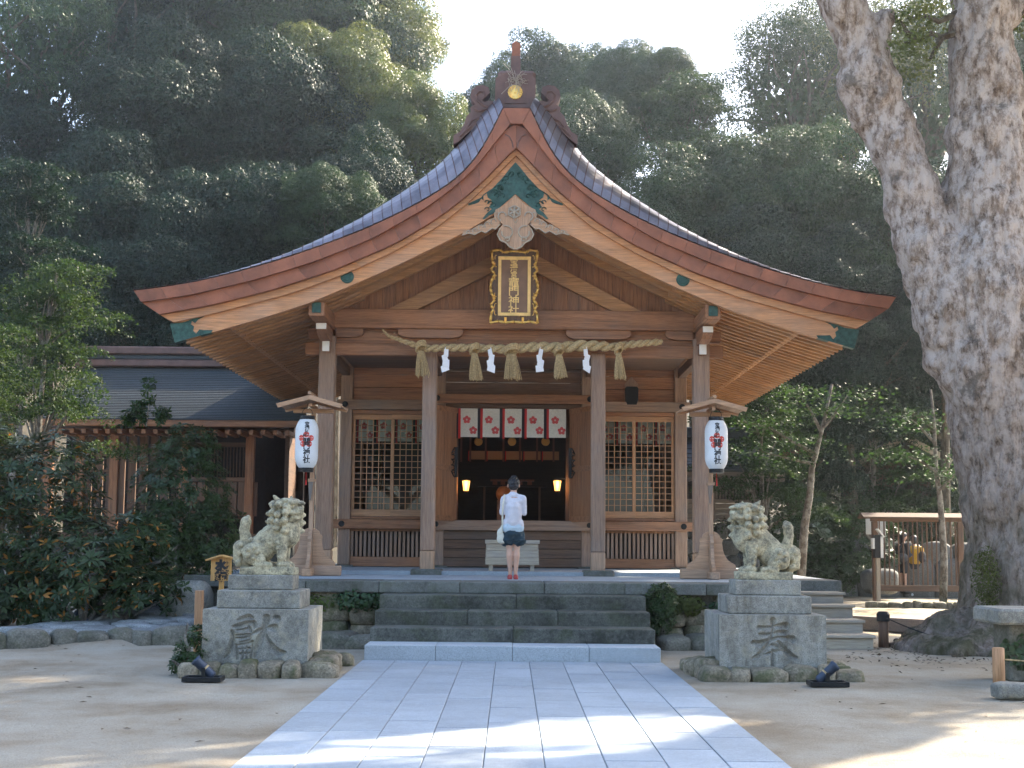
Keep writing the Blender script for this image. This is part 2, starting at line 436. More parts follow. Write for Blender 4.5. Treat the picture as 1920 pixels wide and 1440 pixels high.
def sand_mat():
    m, ns, ls, b = new_mat('decomposed_granite_sand')
    v = coords(ns, ls, rnd=False)
    n1 = N(ns, 'ShaderNodeTexNoise', i_Scale=55.0, i_Detail=4.0, i_Roughness=.75); ls.new(v, n1.inputs[0])
    n2 = N(ns, 'ShaderNodeTexNoise', i_Scale=.8, i_Detail=7.0, i_Roughness=.65); ls.new(coords(ns, ls, (1, .8, 1), rnd=False), n2.inputs[0])
    n3 = N(ns, 'ShaderNodeTexNoise', i_Scale=7.0, i_Detail=6.0, i_Roughness=.7); ls.new(v, n3.inputs[0])
    col = ramp(ns, ls, n2.outputs[0], [(.34, (.285, .225, .155)), (.5, (.38, .33, .255)), (.68, (.44, .40, .33))])
    col = mixc(ns, ls, col, ramp(ns, ls, n1.outputs[0], [(.33, (.62, .60, .57)), (.55, (1, 1, 1))]), .7, 'MULTIPLY')
    col = mixc(ns, ls, col, (.16, .125, .08, 1), ramp(ns, ls, n3.outputs[0], [(.60, (0, 0, 0)), (.74, (.45,) * 3)]))
    ls.new(col, b.inputs['Base Color']); b.inputs['Roughness'].default_value = .9; b.inputs['Specular IOR Level'].default_value = .1
    bump(ns, ls, b, mixc(ns, ls, n1.outputs[0], n3.outputs[0], .6), .8, .05); return m
M_SAND = sand_mat()
M_EARTH = plain('forest_floor', (.055, .045, .028), .95, nz=.5, scale=2, bumpy=.5)
def lin(a, b, n): return [a + (b - a) * i / n for i in range(n + 1)]
grid('ground', [-300, -80] + lin(-16, 16, 150) + [80, 300], [-300, -60, -20] + lin(0, 34, 170) + [37, 44.5], ground_z, M_SAND, 'structure')
hill = grid('hill', lin(-160, 160, 80), lin(36, 190, 70), lambda x, y: hill_z(x, y) - .12 + .4 * sm(-13, -16, x) * 0, M_EARTH, 'structure')

# paving slabs of the approach
pathr = tag(bpy.data.objects.new('stone_path', None), kind='structure'); COL.objects.link(pathr)
HW, NC = 1.85, 9; cw = 2 * HW / NC
rr = random.Random(3)
for i in range(NC):
    y = 17.79 - rr.uniform(.2, 1.0)
    ye = 17.79
    while ye > 6.0:
        x0 = XC - HW + i * cw
        h = .012 + rr.uniform(-.0015, .0015)
        cbox((x0 + .0035, y + .008, -.10), (x0 + cw - .0035, ye - .008, h), .004).build('paving_slab', M_PATH, pathr)
        ye = y; y -= rr.choice((.9, 1.05, 1.2))
cbox((XC - HW, 5.0, -.1), (XC + HW, 17.79, .002), 0).build('mortar_bed', plain('mortar_joint', (.16, .17, .175), .9), pathr)

# steps
FR = [17.8, 18.45, 19.1, 19.75, 20.4]; TZ = [.19, .365, .555, .735, .90]
stp = tag(bpy.data.objects.new('stone_stairs', None), kind='structure'); COL.objects.link(stp)
SW = 1.83; SX = XC
cuts = [[-.91, 0.0, .915], [0.02], [-.61, .62], [-.05, .9], None]
cuts = [[-.95, .0, .95], [.01], [-.60, .60], [.05]]
for k in range(4):
    xs = [-SW] + cuts[k] + [SW]
    for a, b in zip(xs[:-1], xs[1:]):
        j = rr.uniform(-.006, .006)
        cbox((SX + a + .002, FR[k] + j, -.05 if k == 0 else TZ[k - 1] - .03), (SX + b - .002, FR[k + 1] + .12, TZ[k] + rr.uniform(-.004, .004)), .012 if k else .006).build('step_block', M_GRAN if k == 0 else M_OLD, stp)

# terrace: edge slabs, paving and the mossy rubble wall under it
ter = tag(bpy.data.objects.new('shrine_terrace', None), kind='structure'); COL.objects.link(ter)
xs = [-4.05, -2.95, -1.9, -.75, .45, 1.6, 2.75, 4.05]
for a, b in zip(xs[:-1], xs[1:]):
    cbox((XC + a + .002, 20.4 + rr.uniform(-.008, .008), .735), (XC + b - .002, 21.35, .90 + rr.uniform(-.002, .002)), .012).build('edge_slab', M_SLAB, ter)
for sx in (-1, 1):
    for a, b, yf in ((4.05, 5.22, 22.75),):
        lo, hi = sorted((sx * a, sx * b))
        cbox((XC + lo + .003, yf, .72), (XC + hi, 23.7, .90), .012).build('edge_slab', M_SLAB, ter)
    cbox((XC + sx * 4.05 - .02, 21.36, .735), (XC + sx * 4.05 + .02, 22.75, .898), .01).build('edge_slab', M_SLAB, ter)
for r_, (ya, yb) in enumerate(((21.352, 22.3), (22.302, 23.25), (23.252, 24.25), (24.252, 26), (26.002, 34.5))):
    xx = -4.03 if ya < 23 else -5.2
    while xx < (4.0 if ya < 23 else 5.15):
        w_ = rr.uniform(.9, 1.25); xe = min(xx + w_, 4.03 if ya < 23 else 5.2)
        cbox((XC + xx + .0015, ya, .80), (XC + xe - .0015, yb - .003, .899 + rr.uniform(-.001, .001)), .003).build('paving_slab', M_TOP, ter)
        xx = xe
cbox((XC - 4.0, 20.62, .0), (XC + 4.0, 34, .73), 0).build('core', M_KERB, ter)
cbox((XC - 5.1, 22.95, .0), (XC + 5.1, 34, .715), 0).build('core', M_KERB, ter)
cbox((XC - 3.55, 24.2, .88), (XC + 3.55, 34, .965), .006).build('plinth_stone', M_TOP, ter)
sd = 0
for sx in (-1, 1):
    x = 1.9
    while x < 4.0:
        z = .05; w_ = rr.uniform(.3, .55)
        for lay in range(3 if rr.random() < .5 else 2):
            h = rr.uniform(.2, .34); sd += 1
            o = link('rubble_stone', rock_mesh('rubble', (w_ * .56, .2, h * .62), sd), M_ROCK, ter, True)
            o.location = (XC + sx * (x + w_ / 2 + rr.uniform(-.04, .04)), 20.62 + rr.uniform(-.04, .05), min(z + h / 2, .62)); z += h
        x += w_

def kerb(name, label, cat, pts, mat, w=.4, h=.2, group=None, zb=0, dep=.22):
    t = thing(name, label, cat, (pts[0][0], pts[0][1], 0), group=group)
    P = [Vector((*p, 0)) for p in pts]; global sd
    for a, b in zip(P[:-1], P[1:]):
        L = (b - a).length; s_ = 0
        while s_ < L:
            ww = rr.uniform(.6, 1.4) * w; q = a + (b - a) * min(1, (s_ + ww / 2) / L); sd += 1
            o = link('kerb_stone', rock_mesh('kerb', (ww * .54, dep, h * rr.uniform(.75, 1.15)), sd, 3, .16), mat, t, True)
            o.location = Vector((q.x, q.y + rr.uniform(-.04, .04), zb + h * .25)); o.rotation_euler = (rr.uniform(-.1, .1), rr.uniform(-.06, .06), math.atan2(b.y - a.y, b.x - a.x) + rr.uniform(-.1, .1)); s_ += ww
    return t
kerb('stone_kerb', 'low kerb of rough stones along the raised sand bed in front of the bushes', 'kerb', [(-9.6, 18.3), (-7.3, 19.2), (-5.3, 20.1), (-3.9, 20.3)], M_KERB, .5, .19)
kerb('stone_kerb', 'short flat kerb stones against the mossy wall beside the shrub', 'kerb', [(2.05, 20.05), (3.3, 20.15)], M_KERB, .6, .17, dep=.35)
kerb('stone_kerb', 'short flat kerb stones between the stairs and the closed-mouth lion pedestal', 'kerb', [(-3.3, 20.1), (-2.0, 20.0)], M_KERB, .6, .17, dep=.35)

# crazy-paved ramp behind the sign, and its boulders
fl = thing('flagstone_ramp', 'sloping crazy-paved stone ramp behind the yellow sign', 'paving', (-5.6, 21.5, 0))
rg = random.Random(5)
for i in range(70):
    x = rg.uniform(-7.2, -4.3); y = rg.uniform(20.3, 24.6)
    z = .12 + .30 * sm(20.4, 24.5, y) * sm(-7.8, -5.2, x); sd += 1
    o = link('flagstone', rock_mesh('flag', (rg.uniform(.2, .36), rg.uniform(.2, .34), .07), sd, 2, .18), M_FLAG, fl, True)
    o.location = (x, y, z); o.rotation_euler = (rg.uniform(0, .12), rg.uniform(-.06, .06), rg.uniform(0, 6))
p = at(352, 1120, 22.3)
for nm, lab, pp, rs, mt in (
    ('boulder', 'smooth grey boulder under the terrace corner behind the yellow sign', (p.x, 22.5, .38), (.34, .35, .45), M_PED),
    ('boulder', 'low flat weathered stone at the foot of the big tree with the cut post', at(1895, 1295, 14.2), (.18, .15, .085), M_PED),
    ('boulder', 'large rounded garden boulder behind the left end of the barred fence', at(1650, 1090, 38), (.45, .4, .34), M_WALLST),):
    sd += 1
    o = link(nm, rock_mesh(nm, rs, sd, 3, .15), mt, None, True); o.location = pp; tag(o, lab, 'boulder', 'garden boulders')

# wooden side stairs up to the terrace
ws = thing('wooden_stairs', 'pale wooden side stairs of four treads behind the open-mouth lion pedestal', 'stairs', (4.6, 20.4, 0))
zz = [.2, .38, .57, .735]
for k in range(4):
    y0 = 20.35 + .6 * k
    cbox((4.1, y0 + .02, .0), (5.14, y0 + .08, zz[k] - .042), .004).build('riser_board', W['palex'], ws)
    cbox((4.08, y0 - .02, zz[k] - .04), (5.17, y0 + .60, zz[k]), .006).build('tread_board', W['palex'], ws)
    cbox((5.08, y0 + .082, .0), (5.13, y0 + .66, zz[k] - .042), .004).build('side_board', W['paley'], ws)

# dry leaves and crumbs of bark blown over the sand
g_ = np.random.default_rng(15); n = 170; X_ = g_.uniform(-9, 9, n); Y_ = 9 + 11 * g_.random(n) ** .8
keep = (np.abs(X_) > 1.95) & ((np.abs(X_) > 4.6) | (Y_ < 15.2)) ; X_, Y_ = X_[keep], Y_[keep]; n = len(X_)
me = bpy.data.meshes.new('fallen_leaves'); V = []
for x, y in zip(X_, Y_):
    a = g_.uniform(0, 6.28); L = g_.uniform(.018, .045); c_, s_ = math.cos(a), math.sin(a); z = ground_z(x, y) + .006
    V += [(x - c_ * L, y - s_ * L, z), (x - s_ * L * .4, y + c_ * L * .4, z + .008), (x + c_ * L, y + s_ * L, z + .004), (x + s_ * L * .4, y - c_ * L * .4, z + .010)]
me.from_pydata(V, [], [(4 * i, 4 * i + 1, 4 * i + 2, 4 * i + 3) for i in range(n)])
o = link('fallen_leaves', me, plain('dry_leaf', (.13, .085, .045), .8, var=0)); o['kind'] = 'stuff'
# ------------------------------------------------------------------ the main hall
YG, YP, YW = 22.8, 24.5, 27.4
hall = thing('shrine_hall', 'timber shrine hall with curved copper gable roof at the top of the stone stairs', 'shrine', (XC, 27, 0))
def U(px, py, Y): p = at(px, py, Y); return (XC - p.x, p.z)        # half width and height
def curve(pts, Y): return [U(x, y, Y) for x, y in pts]
def resample(c, n):
    c = np.array(c); d = np.r_[0, np.cumsum(np.hypot(*np.diff(c, axis=0).T))]; d /= d[-1]
    # smooth through the points
    t = np.linspace(0, 1, n); x = np.interp(t, d, c[:, 0]); z = np.interp(t, d, c[:, 1])
    for _ in range(2):
        x[1:-1] = (x[:-2] + 2 * x[1:-1] + x[2:]) / 4; z[1:-1] = (z[:-2] + 2 * z[1:-1] + z[2:]) / 4
    return np.stack([x, z], 1)
pA = [(250.8, 545), (309, 538), (375, 527), (452, 508), (529, 486), (606, 460), (683, 430.5), (760, 394.6), (818, 362), (857, 335), (887.5, 304), (910.6, 269), (930, 231), (943.4, 203)]
pB = [(264, 566), (356, 553), (471, 526), (587, 491), (702, 445), (799, 389), (857, 346), (895, 310), (926, 269), (957, 232)]
pC = [(298, 589), (394, 572), (510, 543), (625, 506), (741, 456), (818, 410), (876, 366), (914, 331), (945, 298), (966.5, 277)]
pD = [(326, 604), (390, 590), (433, 579), (548, 549), (645, 514), (741, 470), (820, 425), (880, 378), (930, 330), (966.5, 291)]
pE = [(331, 642), (402, 622), (490, 597), (575, 570), (664, 533), (741, 499), (818, 462), (872, 435), (930, 400), (966.5, 368)]
YA, YB, YD, YE = 22.5, 22.58, 22.7, 22.78
NS = 49
cA = resample(curve(pA, YA), NS); cA2 = resample(curve(pB, YA), NS)
cB = resample(curve(pB, YB), NS); cC = resample(curve(pC, YB), NS)
cB[-1, 0] = 0.0; cC[-1, 0] = 0.0
cC2 = resample(curve(pC, YD), NS); cD = resample(curve(pD, YD), NS)
cD2 = resample(curve(pD, YE), NS); cE = resample(curve(pE, YE), NS)
for c_ in (cC2, cD, cD2, cE): c_[-1, 0] = 0.0
def eE(u):                                       # underside height at half width u
    return float(np.interp(u, cE[::-1, 0], cE[::-1, 1]))
def band(name, top, bot, y0, y1, mat, n, gap=.002):
    """a verge band cut into n sheets on each slope"""
    k = (NS - 1) / n
    for sg in (-1, 1):
        for i in range(n):
            a, b = int(round(i * k)), int(round((i + 1) * k)); mb = MB(); rings = []
            jj = rr.uniform(-.004, .004)
            for q in range(a, b + 1):
                e = gap if q == a else (-gap if q == b else 0)
                t, m = top[q], bot[q]
                rings.append([(XC - sg * (t[0] - e), y0 + jj, t[1]), (XC - sg * (t[0] - e), y1, t[1]), (XC - sg * (m[0] - e), y1, m[1]), (XC - sg * (m[0] - e), y0 + jj, m[1])])
            mb.loft(rings); mb.build(name, mat, hall)
band('verge_sheet', cA, cA2, YA, YA + .30, M_COP, 16)
band('verge_sheet', cB, cC, YB, YB + .30, M_COP, 16)
band('verge_board', cC2, cD, YD, YD + .25, W['hafux'], 2, 0)
band('barge_board', cD2, cE, YE, YE + .13, W['hafux'], 1, 0)
# apex plate of the upper band
a0, a1 = cA[-1], cA2[-1]
MB().prism([(XC - a0[0], a0[1]), (XC + a0[0], a0[1]), (XC + a1[0], a1[1]), (XC - a1[0], a1[1])], YA - .012, YA + .3).build('verge_cap', M_COP, hall)
# ridge seam ogee lines
for sg in (-1, 1):
    MB().tube([at(966 + sg * 19, 252, YB - .01), at(966 + sg * 11, 256, YB - .01), at(966 + sg * 6, 266, YB - .01), at(966 + sg * 4, 277, YB - .01)], .010, 6).build('cap_seam', M_ORN, hall)

# roof sheets: courses that run back along the roof and roll down to the verge
NCR = 40
M_SEAM = copper('seam_copper', (.10, .05, .042), .6, .3)
vst = [0, .05, .12, .22, .36, .54, .78, 1.05, 1.35, 1.8, 3, 5.5, 8.5, 13]
sA = resample(curve(pA, YA), NCR + 1)
tan = np.gradient(sA, axis=0); tan /= np.hypot(*tan.T)[:, None]
nrm = np.stack([tan[:, 1], -tan[:, 0]], 1); nrm = np.where(nrm[:, 1:2] < 0, -nrm, nrm)
def lift(s): return float(np.interp(s, [0, .15, .27, .38, .5, .6, .7, .83, .93, 1], [.02, .05, .11, .22, .37, .49, .60, .72, .66, .42]))
def roof_pt(k, v, up=0):
    k0 = int(min(NCR, max(0, k))); s = k / NCR
    g = math.sqrt(max(0, 1 - (1 - min(1, v / 1.5)) ** 2))
    L = lift(s) * g + .012 + up
    return sA[k0, 0] + nrm[k0, 0] * L * .35, sA[k0, 1] + L, YA - .02 + v
for sg in (-1, 1):
    for k in range(NCR):
        mb = MB(); rings = []
        for v in vst:
            a = roof_pt(k, v, .009); b = roof_pt(k + 1, v, .0); c = roof_pt(k, v, -.012)
            rings.append([(XC - sg * q[0], q[2], q[1]) for q in (c, a, b)])
        mb.loft(rings, close=False, cap=False)
        o = mb.build('roof_sheet', M_ROOF, hall)
        mb = MB(); rings = []; k1 = min(NCR, k + 1); tx_, tz_ = tan[k, 0], tan[k, 1]
        for v in vst[:-2]:
            a = roof_pt(k, v, .009); w_ = .0065
            rings.append([(XC - sg * (a[0] + tx_ * e), a[2], a[1] + tz_ * e + h_) for e, h_ in ((-w_, -.01), (-w_, .006), (w_, .006), (w_, -.01))])
        mb.loft(rings, close=True, cap=True).build('fold_seam', M_SEAM, o)
# vertical seams on the rolled edge of every second course are part of the sheets' plates
for sg in (-1, 1):
    mb = MB()
    for k in range(1, NCR):
        for v in ((.30, .95) if k % 2 else (.62, 1.4)):
            a = roof_pt(k, v, .010); b = roof_pt(k + 1, v, .001); d = .004
            mb.add([(XC - sg * a[0], a[2] - d, a[1] + .002), (XC - sg * a[0], a[2] + d, a[1] + .002), (XC - sg * b[0], b[2] + d, b[1] + .002), (XC - sg * b[0], b[2] - d, b[1] + .002)], [(0, 1, 2, 3)])
    mb.build('sheet_seam', M_SEAM, hall)['kind'] = 'stuff'
# eave fascias, soffit boards
tipA, tipB, tipC, tipD = cA[0], cA2[0], cC[0], cD[0]
for sg in (-1, 1):
    for nm, p, q, w_, mt, y0 in (('eave_sheet', tipA, tipB, .20, M_COP, YA + .02), ('eave_sheet', cB[0], tipC, .3, M_COP, YB + .02)):
        MB().prism([(XC - sg * p[0], p[1]), (XC - sg * q[0], q[1]), (XC - sg * (q[0] - w_), q[1] + .01), (XC - sg * (p[0] - w_), p[1])], y0 + .3, 35.5).build(nm, mt, hall)
    mb = MB(); rings = []
    for q in range(0, NS):
        u, z = cE[q]
        rings.append([(XC - sg * u, YE + .14, z + .19), (XC - sg * u, 35.3, z + .19)])
    mb.loft(rings, close=False, cap=False); mb.build('soffit', W['rafty'], hall)
# rafters, base and flying
ry = [23.12 + .30 * i for i in range(40)]
def raft(u0, u1, dz, w_=.105, h=.15):
    d = dict()
    for sg in (-1, 1):
        mb = MB(); rings = []
        for t in np.linspace(u0, u1, 5):
            z = eE(t) + dz; x = XC - sg * t
            rings.append([(x, -w_ / 2, z), (x, w_ / 2, z), (x, w_ / 2, z + h), (x, -w_ / 2, z + h)])
        d[sg] = mb.loft(rings).mesh('rafter')
    return d
rb = raft(4.62, 2.6, 0.0); rf = raft(5.44, 4.4, .05, .095, .13)
for sg in (-1, 1):
    for y in ry:
        for ms in (rb, rf):
            o = link('rafter' if ms is rb else 'flying_rafter', ms[sg], W['raftx'], hall); o.location = (0, y, 0)
    x = XC - sg * 4.62
    cbox((x - .05, 23.0, eE(4.62) + .02), (x + .05, 35.2, eE(4.62) + .12), .004).build('rafter_batten', W['rafty'], hall)
    x = XC - sg * 5.42
    cbox((x - .04, 22.95, eE(5.42) + .15), (x + .05, 35.2, eE(5.42) + .21), .004).build('eave_batten', W['darky'], hall)
    # two rafters that follow the gable up to the ridge
    for y, w_ in ((23.25, .2), (23.95, .12)):
        mb = MB(); rings = []
        for t in np.linspace(2.75, 0.0, 12):
            z = eE(t) - .015; xx = XC - sg * t
            rings.append([(xx, y - w_ / 2, z), (xx, y + w_ / 2, z), (xx, y + w_ / 2, z + .13), (xx, y - w_ / 2, z + .13)])
        mb.loft(rings).build('gable_rafter', W['raftx'], hall)

def zc(py, Y): return at(958, py, Y).z
def xc(px, py, Y): return at(px, py, Y).x
# porch posts
ZB, ZT = .975, zc(634, YP)
for x, w_, top in ((-3.235, .28, ZT), (3.235, .28, ZT), (-1.457, .245, zc(662, YP)), (1.457, .245, zc(662, YP))):
    q = w_ / 2
    cbox((XC + x - q, YP - q, 1.30), (XC + x + q, YP + q, top), .016).build('porch_post', W['postz'], hall)
    cbox((XC + x - q - .001, YP - q - .001, ZB), (XC + x + q + .001, YP + q + .001, 1.298), .016).build('post_foot', W['standz'], hall)
    cbox((XC + x - .26, YP - .38, .88), (XC + x + .26, YP + .24, ZB + .02), .02).build('base_stone', M_SLAB, hall)
zb1, zt1 = zc(617, YP - .15), zc(581, YP - .15)
xl, xr = XC - 3.2, XC + 3.2
cbox((xl, YP - .16, zb1), (xr, YP + .12, zt1), .012).build('tie_beam', W['beamx'], hall)
zb2 = zc(645, YP); zb3, zt3 = zc(669, YP), zc(646.5, YP)
for a, b in ((xl, XC - 1.0), (XC - .998, XC + 1.0), (XC + 1.002, xr)):
    cbox((a, YP + .02, zt3), (b, YP + .08, zb1), .003).build('frieze_board', W['beamx'], hall)
cbox((XC - 3.62, YP - .085, zb3), (XC + 3.62, YP + .085, zt3), .012).build('penetrating_beam', W['beamx'], hall)
# boat-shaped bracket arms
def arm(x0, x1, name='bracket_arm', wl=True, wr=True):
    zt = zb1 - .003; zb = zc(636, YP); h = zt - zb; r_ = .22; pts = [(x0, zt)]
    pts += [(x0, zt - h * .45)]
    if wl: pts += [(x0 + r_ * (1 - math.cos(a)), zt - h * .45 - h * .55 * math.sin(a)) for a in (.35, .7, 1.05, 1.35, 1.57)]
    else: pts += [(x0, zb)]
    if wr: pts += [(x1 - r_ * (1 - math.cos(a)), zt - h * .45 - h * .55 * math.sin(a)) for a in (1.57, 1.35, 1.05, .7, .35)]
    else: pts += [(x1, zb)]
    pts += [(x1, zt - h * .45), (x1, zt)]
    MB().prism(pts, YP - .10, YP + .018).build(name, W['beamx'], hall)
for c_ in (-1.457, 1.457): arm(XC + c_ - .56, XC + c_ + .56)
arm(XC - 3.09, XC - 2.62, wl=False); arm(XC + 2.62, XC + 3.09, wr=False)
for sg in (-1, 1):
    # keta purlin with bracket arms, painted white at their ends, over each corner post
    x = XC + sg * 3.235; zk = eE(3.235) - .18
    cbox((x - .13, YE + .15, zk - .05), (x + .13, 35, zk + .185), .01).build('eave_purlin', W['beamy'], hall)
    cbox((x - .075, YE + .125, zk + .0), (x + .075, YE + .149, zk + .17), .006).build('purlin_cap', M_GREEN, hall)
    pts = [(YP - .95, zk - .06), (YP - .95, zk - .18), (YP - .78, zk - .26), (YP - .5, zk - .29), (YP + .3, zk - .29), (YP + .3, zk - .06)]
    MB().prism([(p_[0], p_[1]) for p_ in pts], -.085, .085, m=Matrix(((0, 1, 0, x), (1, 0, 0, 0), (0, 0, 1, 0), (0, 0, 0, 1)))).build('cantilever_arm', W['beamy'], hall)
    cbox((x - .086, YP - .975, zk - .175), (x + .086, YP - .951, zk - .075), .004).build('arm_end', M_WHITE, hall)
    cbox((x - .06, YP - .30, zb3 + .03), (x + .06, YP - .13, zt3 + .06), .005).build('tie_end', W['beamy'], hall)
    cbox((x - .061, YP - .322, zb3 + .03), (x + .061, YP - .301, zt3 + .06), .004).build('arm_end', M_WHITE, hall)
    cbox((x + sg * .14, YP - .09, zc(640, YP)), (x + sg * .34, YP + .09, zc(620, YP)), .008).build('bracket_nose', W['beamx'], hall)
# pediment boards and the leaning struts
zped = zt1 + .002
n = 26; pw = 6.0 / n
for i in range(n):
    a, b = XC - 3.0 + i * pw, XC - 3.0 + (i + 1) * pw - .004
    za, zb_ = [max(zped + .02, eE(abs(q - XC)) + .12) for q in (a, b)]
    MB().prism([(a, zped), (b, zped), (b, zb_), (a, za)], YP + .03 + rr.uniform(-.003, .003), YP + .07).build('pediment_board', W['beamz'], hall)
for sg in (-1, 1):
    o_, i_ = at(728, 580, YP - .1), at(965, 458, YP - .1); o2, i2 = at(783, 580, YP - .1), at(965, 490, YP - .1)
    o_, i_, o2, i2 = [(XC - sg * (XC - p.x), p.z) for p in (o_, i_, o2, i2)]
    MB().prism([o_, i_, i2, o2], YP - .12 + .004 * sg, YP + .02).build('leaning_strut', W['raftx'], hall)
cbox((XC - .13, YP - .125, zped), (XC + .13, YP + .02, zped + 1.3), .01).build('king_post', W['beamz'], hall)
# porch ceiling
for i in range(10):
    y = YP + .2 + i * .29
    cbox((XC - 3.1, y, zb3 + .13), (XC + 3.1, y + .285, zb3 + .16), .003).build('ceiling_board', W['darkx'], hall)
for x in (-3.235, 3.235, -1.457, 1.457):
    cbox((XC + x - .07, YP + .15, zb3 - .03), (XC + x + .07, YW - .1, zb3 + .14), .008).build('rainbow_beam', W['darky'], hall)

# ---------------- front wall
def zw(py): return zc(py, YW)
def xw(px, py=880): return at(px, py, YW).x
POSTX = [-3.22, -1.43, 1.43, 3.22]
for x in POSTX:
    cbox((XC + x - .115, YW - .115, 1.0), (XC + x + .115, YW + .115, zw(668)), .012).build('wall_post', W['postz'], hall)
    cbox((XC + x - .19, YW - .20, .96), (XC + x + .19, YW + .2, 1.0), .012).build('base_stone', M_SLAB, hall)
ly0, ly1 = zw(771), zw(753)
def studs(pts):
    for x, z in pts:
        MB().lathe([(.001, -.02), (.045, -.02), (.058, -.008), (.058, .0)], 14, Matrix.Translation((x, YW - .185, z)) @ Matrix.Rotation(R(-90), 4, 'X')).build('nail_cover', M_BLACK, hall)
for sg in (-1, 1):
    a, b = sorted((XC + sg * 1.32, XC + sg * 3.40))
    cbox((a, YW - .165, ly0), (b, YW + .0, ly1), .008).build('nageshi_rail', W['postx'], hall)
    a2, b2 = sorted((XC + sg * 1.55, XC + sg * 3.10))
    for j, (p0, p1) in enumerate(((752, 729), (728.5, 705), (704.5, 682), (681.5, 660))):
        cbox((a2, YW - .03 - .006 * (j % 2), zw(p0)), (b2, YW + .02, zw(p1) - .003), .003).build('wall_plank', W['darkx'] if j > 2 else W['beamx'], hall)
    lo0, lo1 = zw(993.5), zw(976)
    a, b = sorted((XC + sg * 1.32, XC + sg * 3.44))
    cbox((a, YW - .185, lo0), (b, YW + .0, lo1), .008).build('nageshi_rail', W['beamx'], hall)
    studs([(XC + sg * 3.24, (ly0 + ly1) / 2), (XC + sg * 3.26, (lo0 + lo1) / 2)])
    # slatted vent below the window
    cbox((a2, YW - .05, zw(1064)), (b2, YW + .03, zw(1046)), .006).build('vent_sill', W['beamx'], hall)
    cbox((a2, YW - .04, zw(998)), (b2, YW + .03, zw(994)), .004).build('vent_head', W['beamx'], hall)
    sl = cbox((-.024, YW - .03, zw(1045.8)), (.024, YW + .02, zw(998.2)), .004).mesh('slat')
    for i in range(19):
        o = link('slat', sl, W['postz'], hall); o.location.x = a2 + .03 + i * (b2 - a2 - .06) / 18
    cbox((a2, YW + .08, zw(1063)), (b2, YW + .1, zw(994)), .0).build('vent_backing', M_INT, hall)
    cbox((a2, YW - .09, zw(779)), (b2, YW + .06, zw(772)), .004).build('window_head', W['beamx'], hall)
    cbox((a2, YW - .09, zw(975)), (b2, YW + .06, zw(970.5)), .004).build('window_sill', W['beamx'], hall)
    # two lattice sashes
    wz0, wz1 = zw(970), zw(779.5); wd = (b2 - a2) / 2
    for s_ in range(2):
        x0 = a2 + s_ * wd - (.02 if s_ else 0); x1 = x0 + wd + .02; yy = YW - .075 + (.045 if s_ == (0 if sg < 0 else 1) else 0)
        sash = cbox((x0, yy, wz1 - .10), (x1, yy + .035, wz1), .004).build('window_sash', W['sashx'], hall)
        cbox((x0, yy, wz0), (x1, yy + .035, wz0 + .13), .004).build('bottom_rail', W['sashx'], sash)
        for q in (x0, x1 - .055):
            cbox((q, yy - .001, wz0 + .131), (q + .055, yy + .034, wz1 - .101), .004).build('stile', W['sashz'], sash)
        ix0, ix1, iz0, iz1 = x0 + .055, x1 - .055, wz0 + .13, wz1 - .10
        vb = cbox((-.0075, yy + .004, iz0), (.0075, yy + .026, iz1), 0).mesh('bar'); hb = cbox((ix0, yy + .008, -.0065), (ix1, yy + .022, .0065), 0).mesh('bar')
        for i in range(1, 6):
            o = link('lattice_bar', vb, W['sashz'], sash); o.location.x = ix0 + i * (ix1 - ix0) / 6
        for i in range(1, 15):
            o = link('lattice_bar', hb, W['sashx'], sash); o.location.z = iz0 + i * (iz1 - iz0) / 15
        MB().add([(ix0, yy + .029, iz0), (ix1, yy + .029, iz0), (ix1, yy + .029, iz1), (ix0, yy + .029, iz1)], [(0, 1, 2, 3)]).build('glass_pane', None, sash)
mg, ns_, ls_, b_ = new_mat('window_glass')
tr_ = ns_.new('ShaderNodeBsdfTransparent'); tr_.inputs[0].default_value = (.72, .78, .76, 1); gl_ = ns_.new('ShaderNodeBsdfGlossy'); gl_.inputs['Roughness'].default_value = .012
fr_ = ns_.new('ShaderNodeFresnel'); fr_.inputs[0].default_value = 1.62; mx_ = ns_.new('ShaderNodeMixShader')
ls_.new(fr_.outputs[0], mx_.inputs[0]); ls_.new(tr_.outputs[0], mx_.inputs[1]); ls_.new(gl_.outputs[0], mx_.inputs[2]); ls_.new(mx_.outputs[0], ns_['Material Output'].inputs[0])
M_GLASS = mg
for o in list(COL.objects):
    if o.name.startswith('glass_pane'): o.data.materials.clear(); o.data.materials.append(M_GLASS)
# central bay: lintels, planks below the threshold, open door leaves
for j, (p0, p1) in enumerate(((740, 718), (717.5, 697), (696.5, 676), (675.5, 655))):
    cbox((XC - 1.31, YW - .04 - .005 * (j % 2), zw(p0)), (XC + 1.31, YW + .02, zw(p1) - .003), .003).build('wall_plank', W['darkx'], hall)
cbox((XC - 1.55, YW - .18, zw(758)), (XC + 1.55, YW + .0, zw(741)), .008).build('lintel', W['beamx'], hall)
cbox((XC - 1.31, YW - .10, zw(766)), (XC + 1.31, YW + .06, zw(759)), .006).build('door_head', W['darkx'], hall)
cbox((XC - 1.60, YW - .20, zw(995)), (XC + 1.60, YW + .0, zw(976)), .010).build('threshold', W['postx'], hall)
studs([(XC - 1.46, zw(984)), (XC + 1.46, zw(984)), (XC - 1.47, zw(749)), (XC + 1.47, zw(749))])
for j in range(4):
    p0, p1 = 1063 - j * 17, 1063 - (j + 1) * 17 + .6
    cbox((XC - 1.50, YW - .10 - .008 * (j % 2), zw(p0)), (XC + 1.50, YW + .0, zw(p1)), .005).build('wall_plank', W['darkx'], hall)
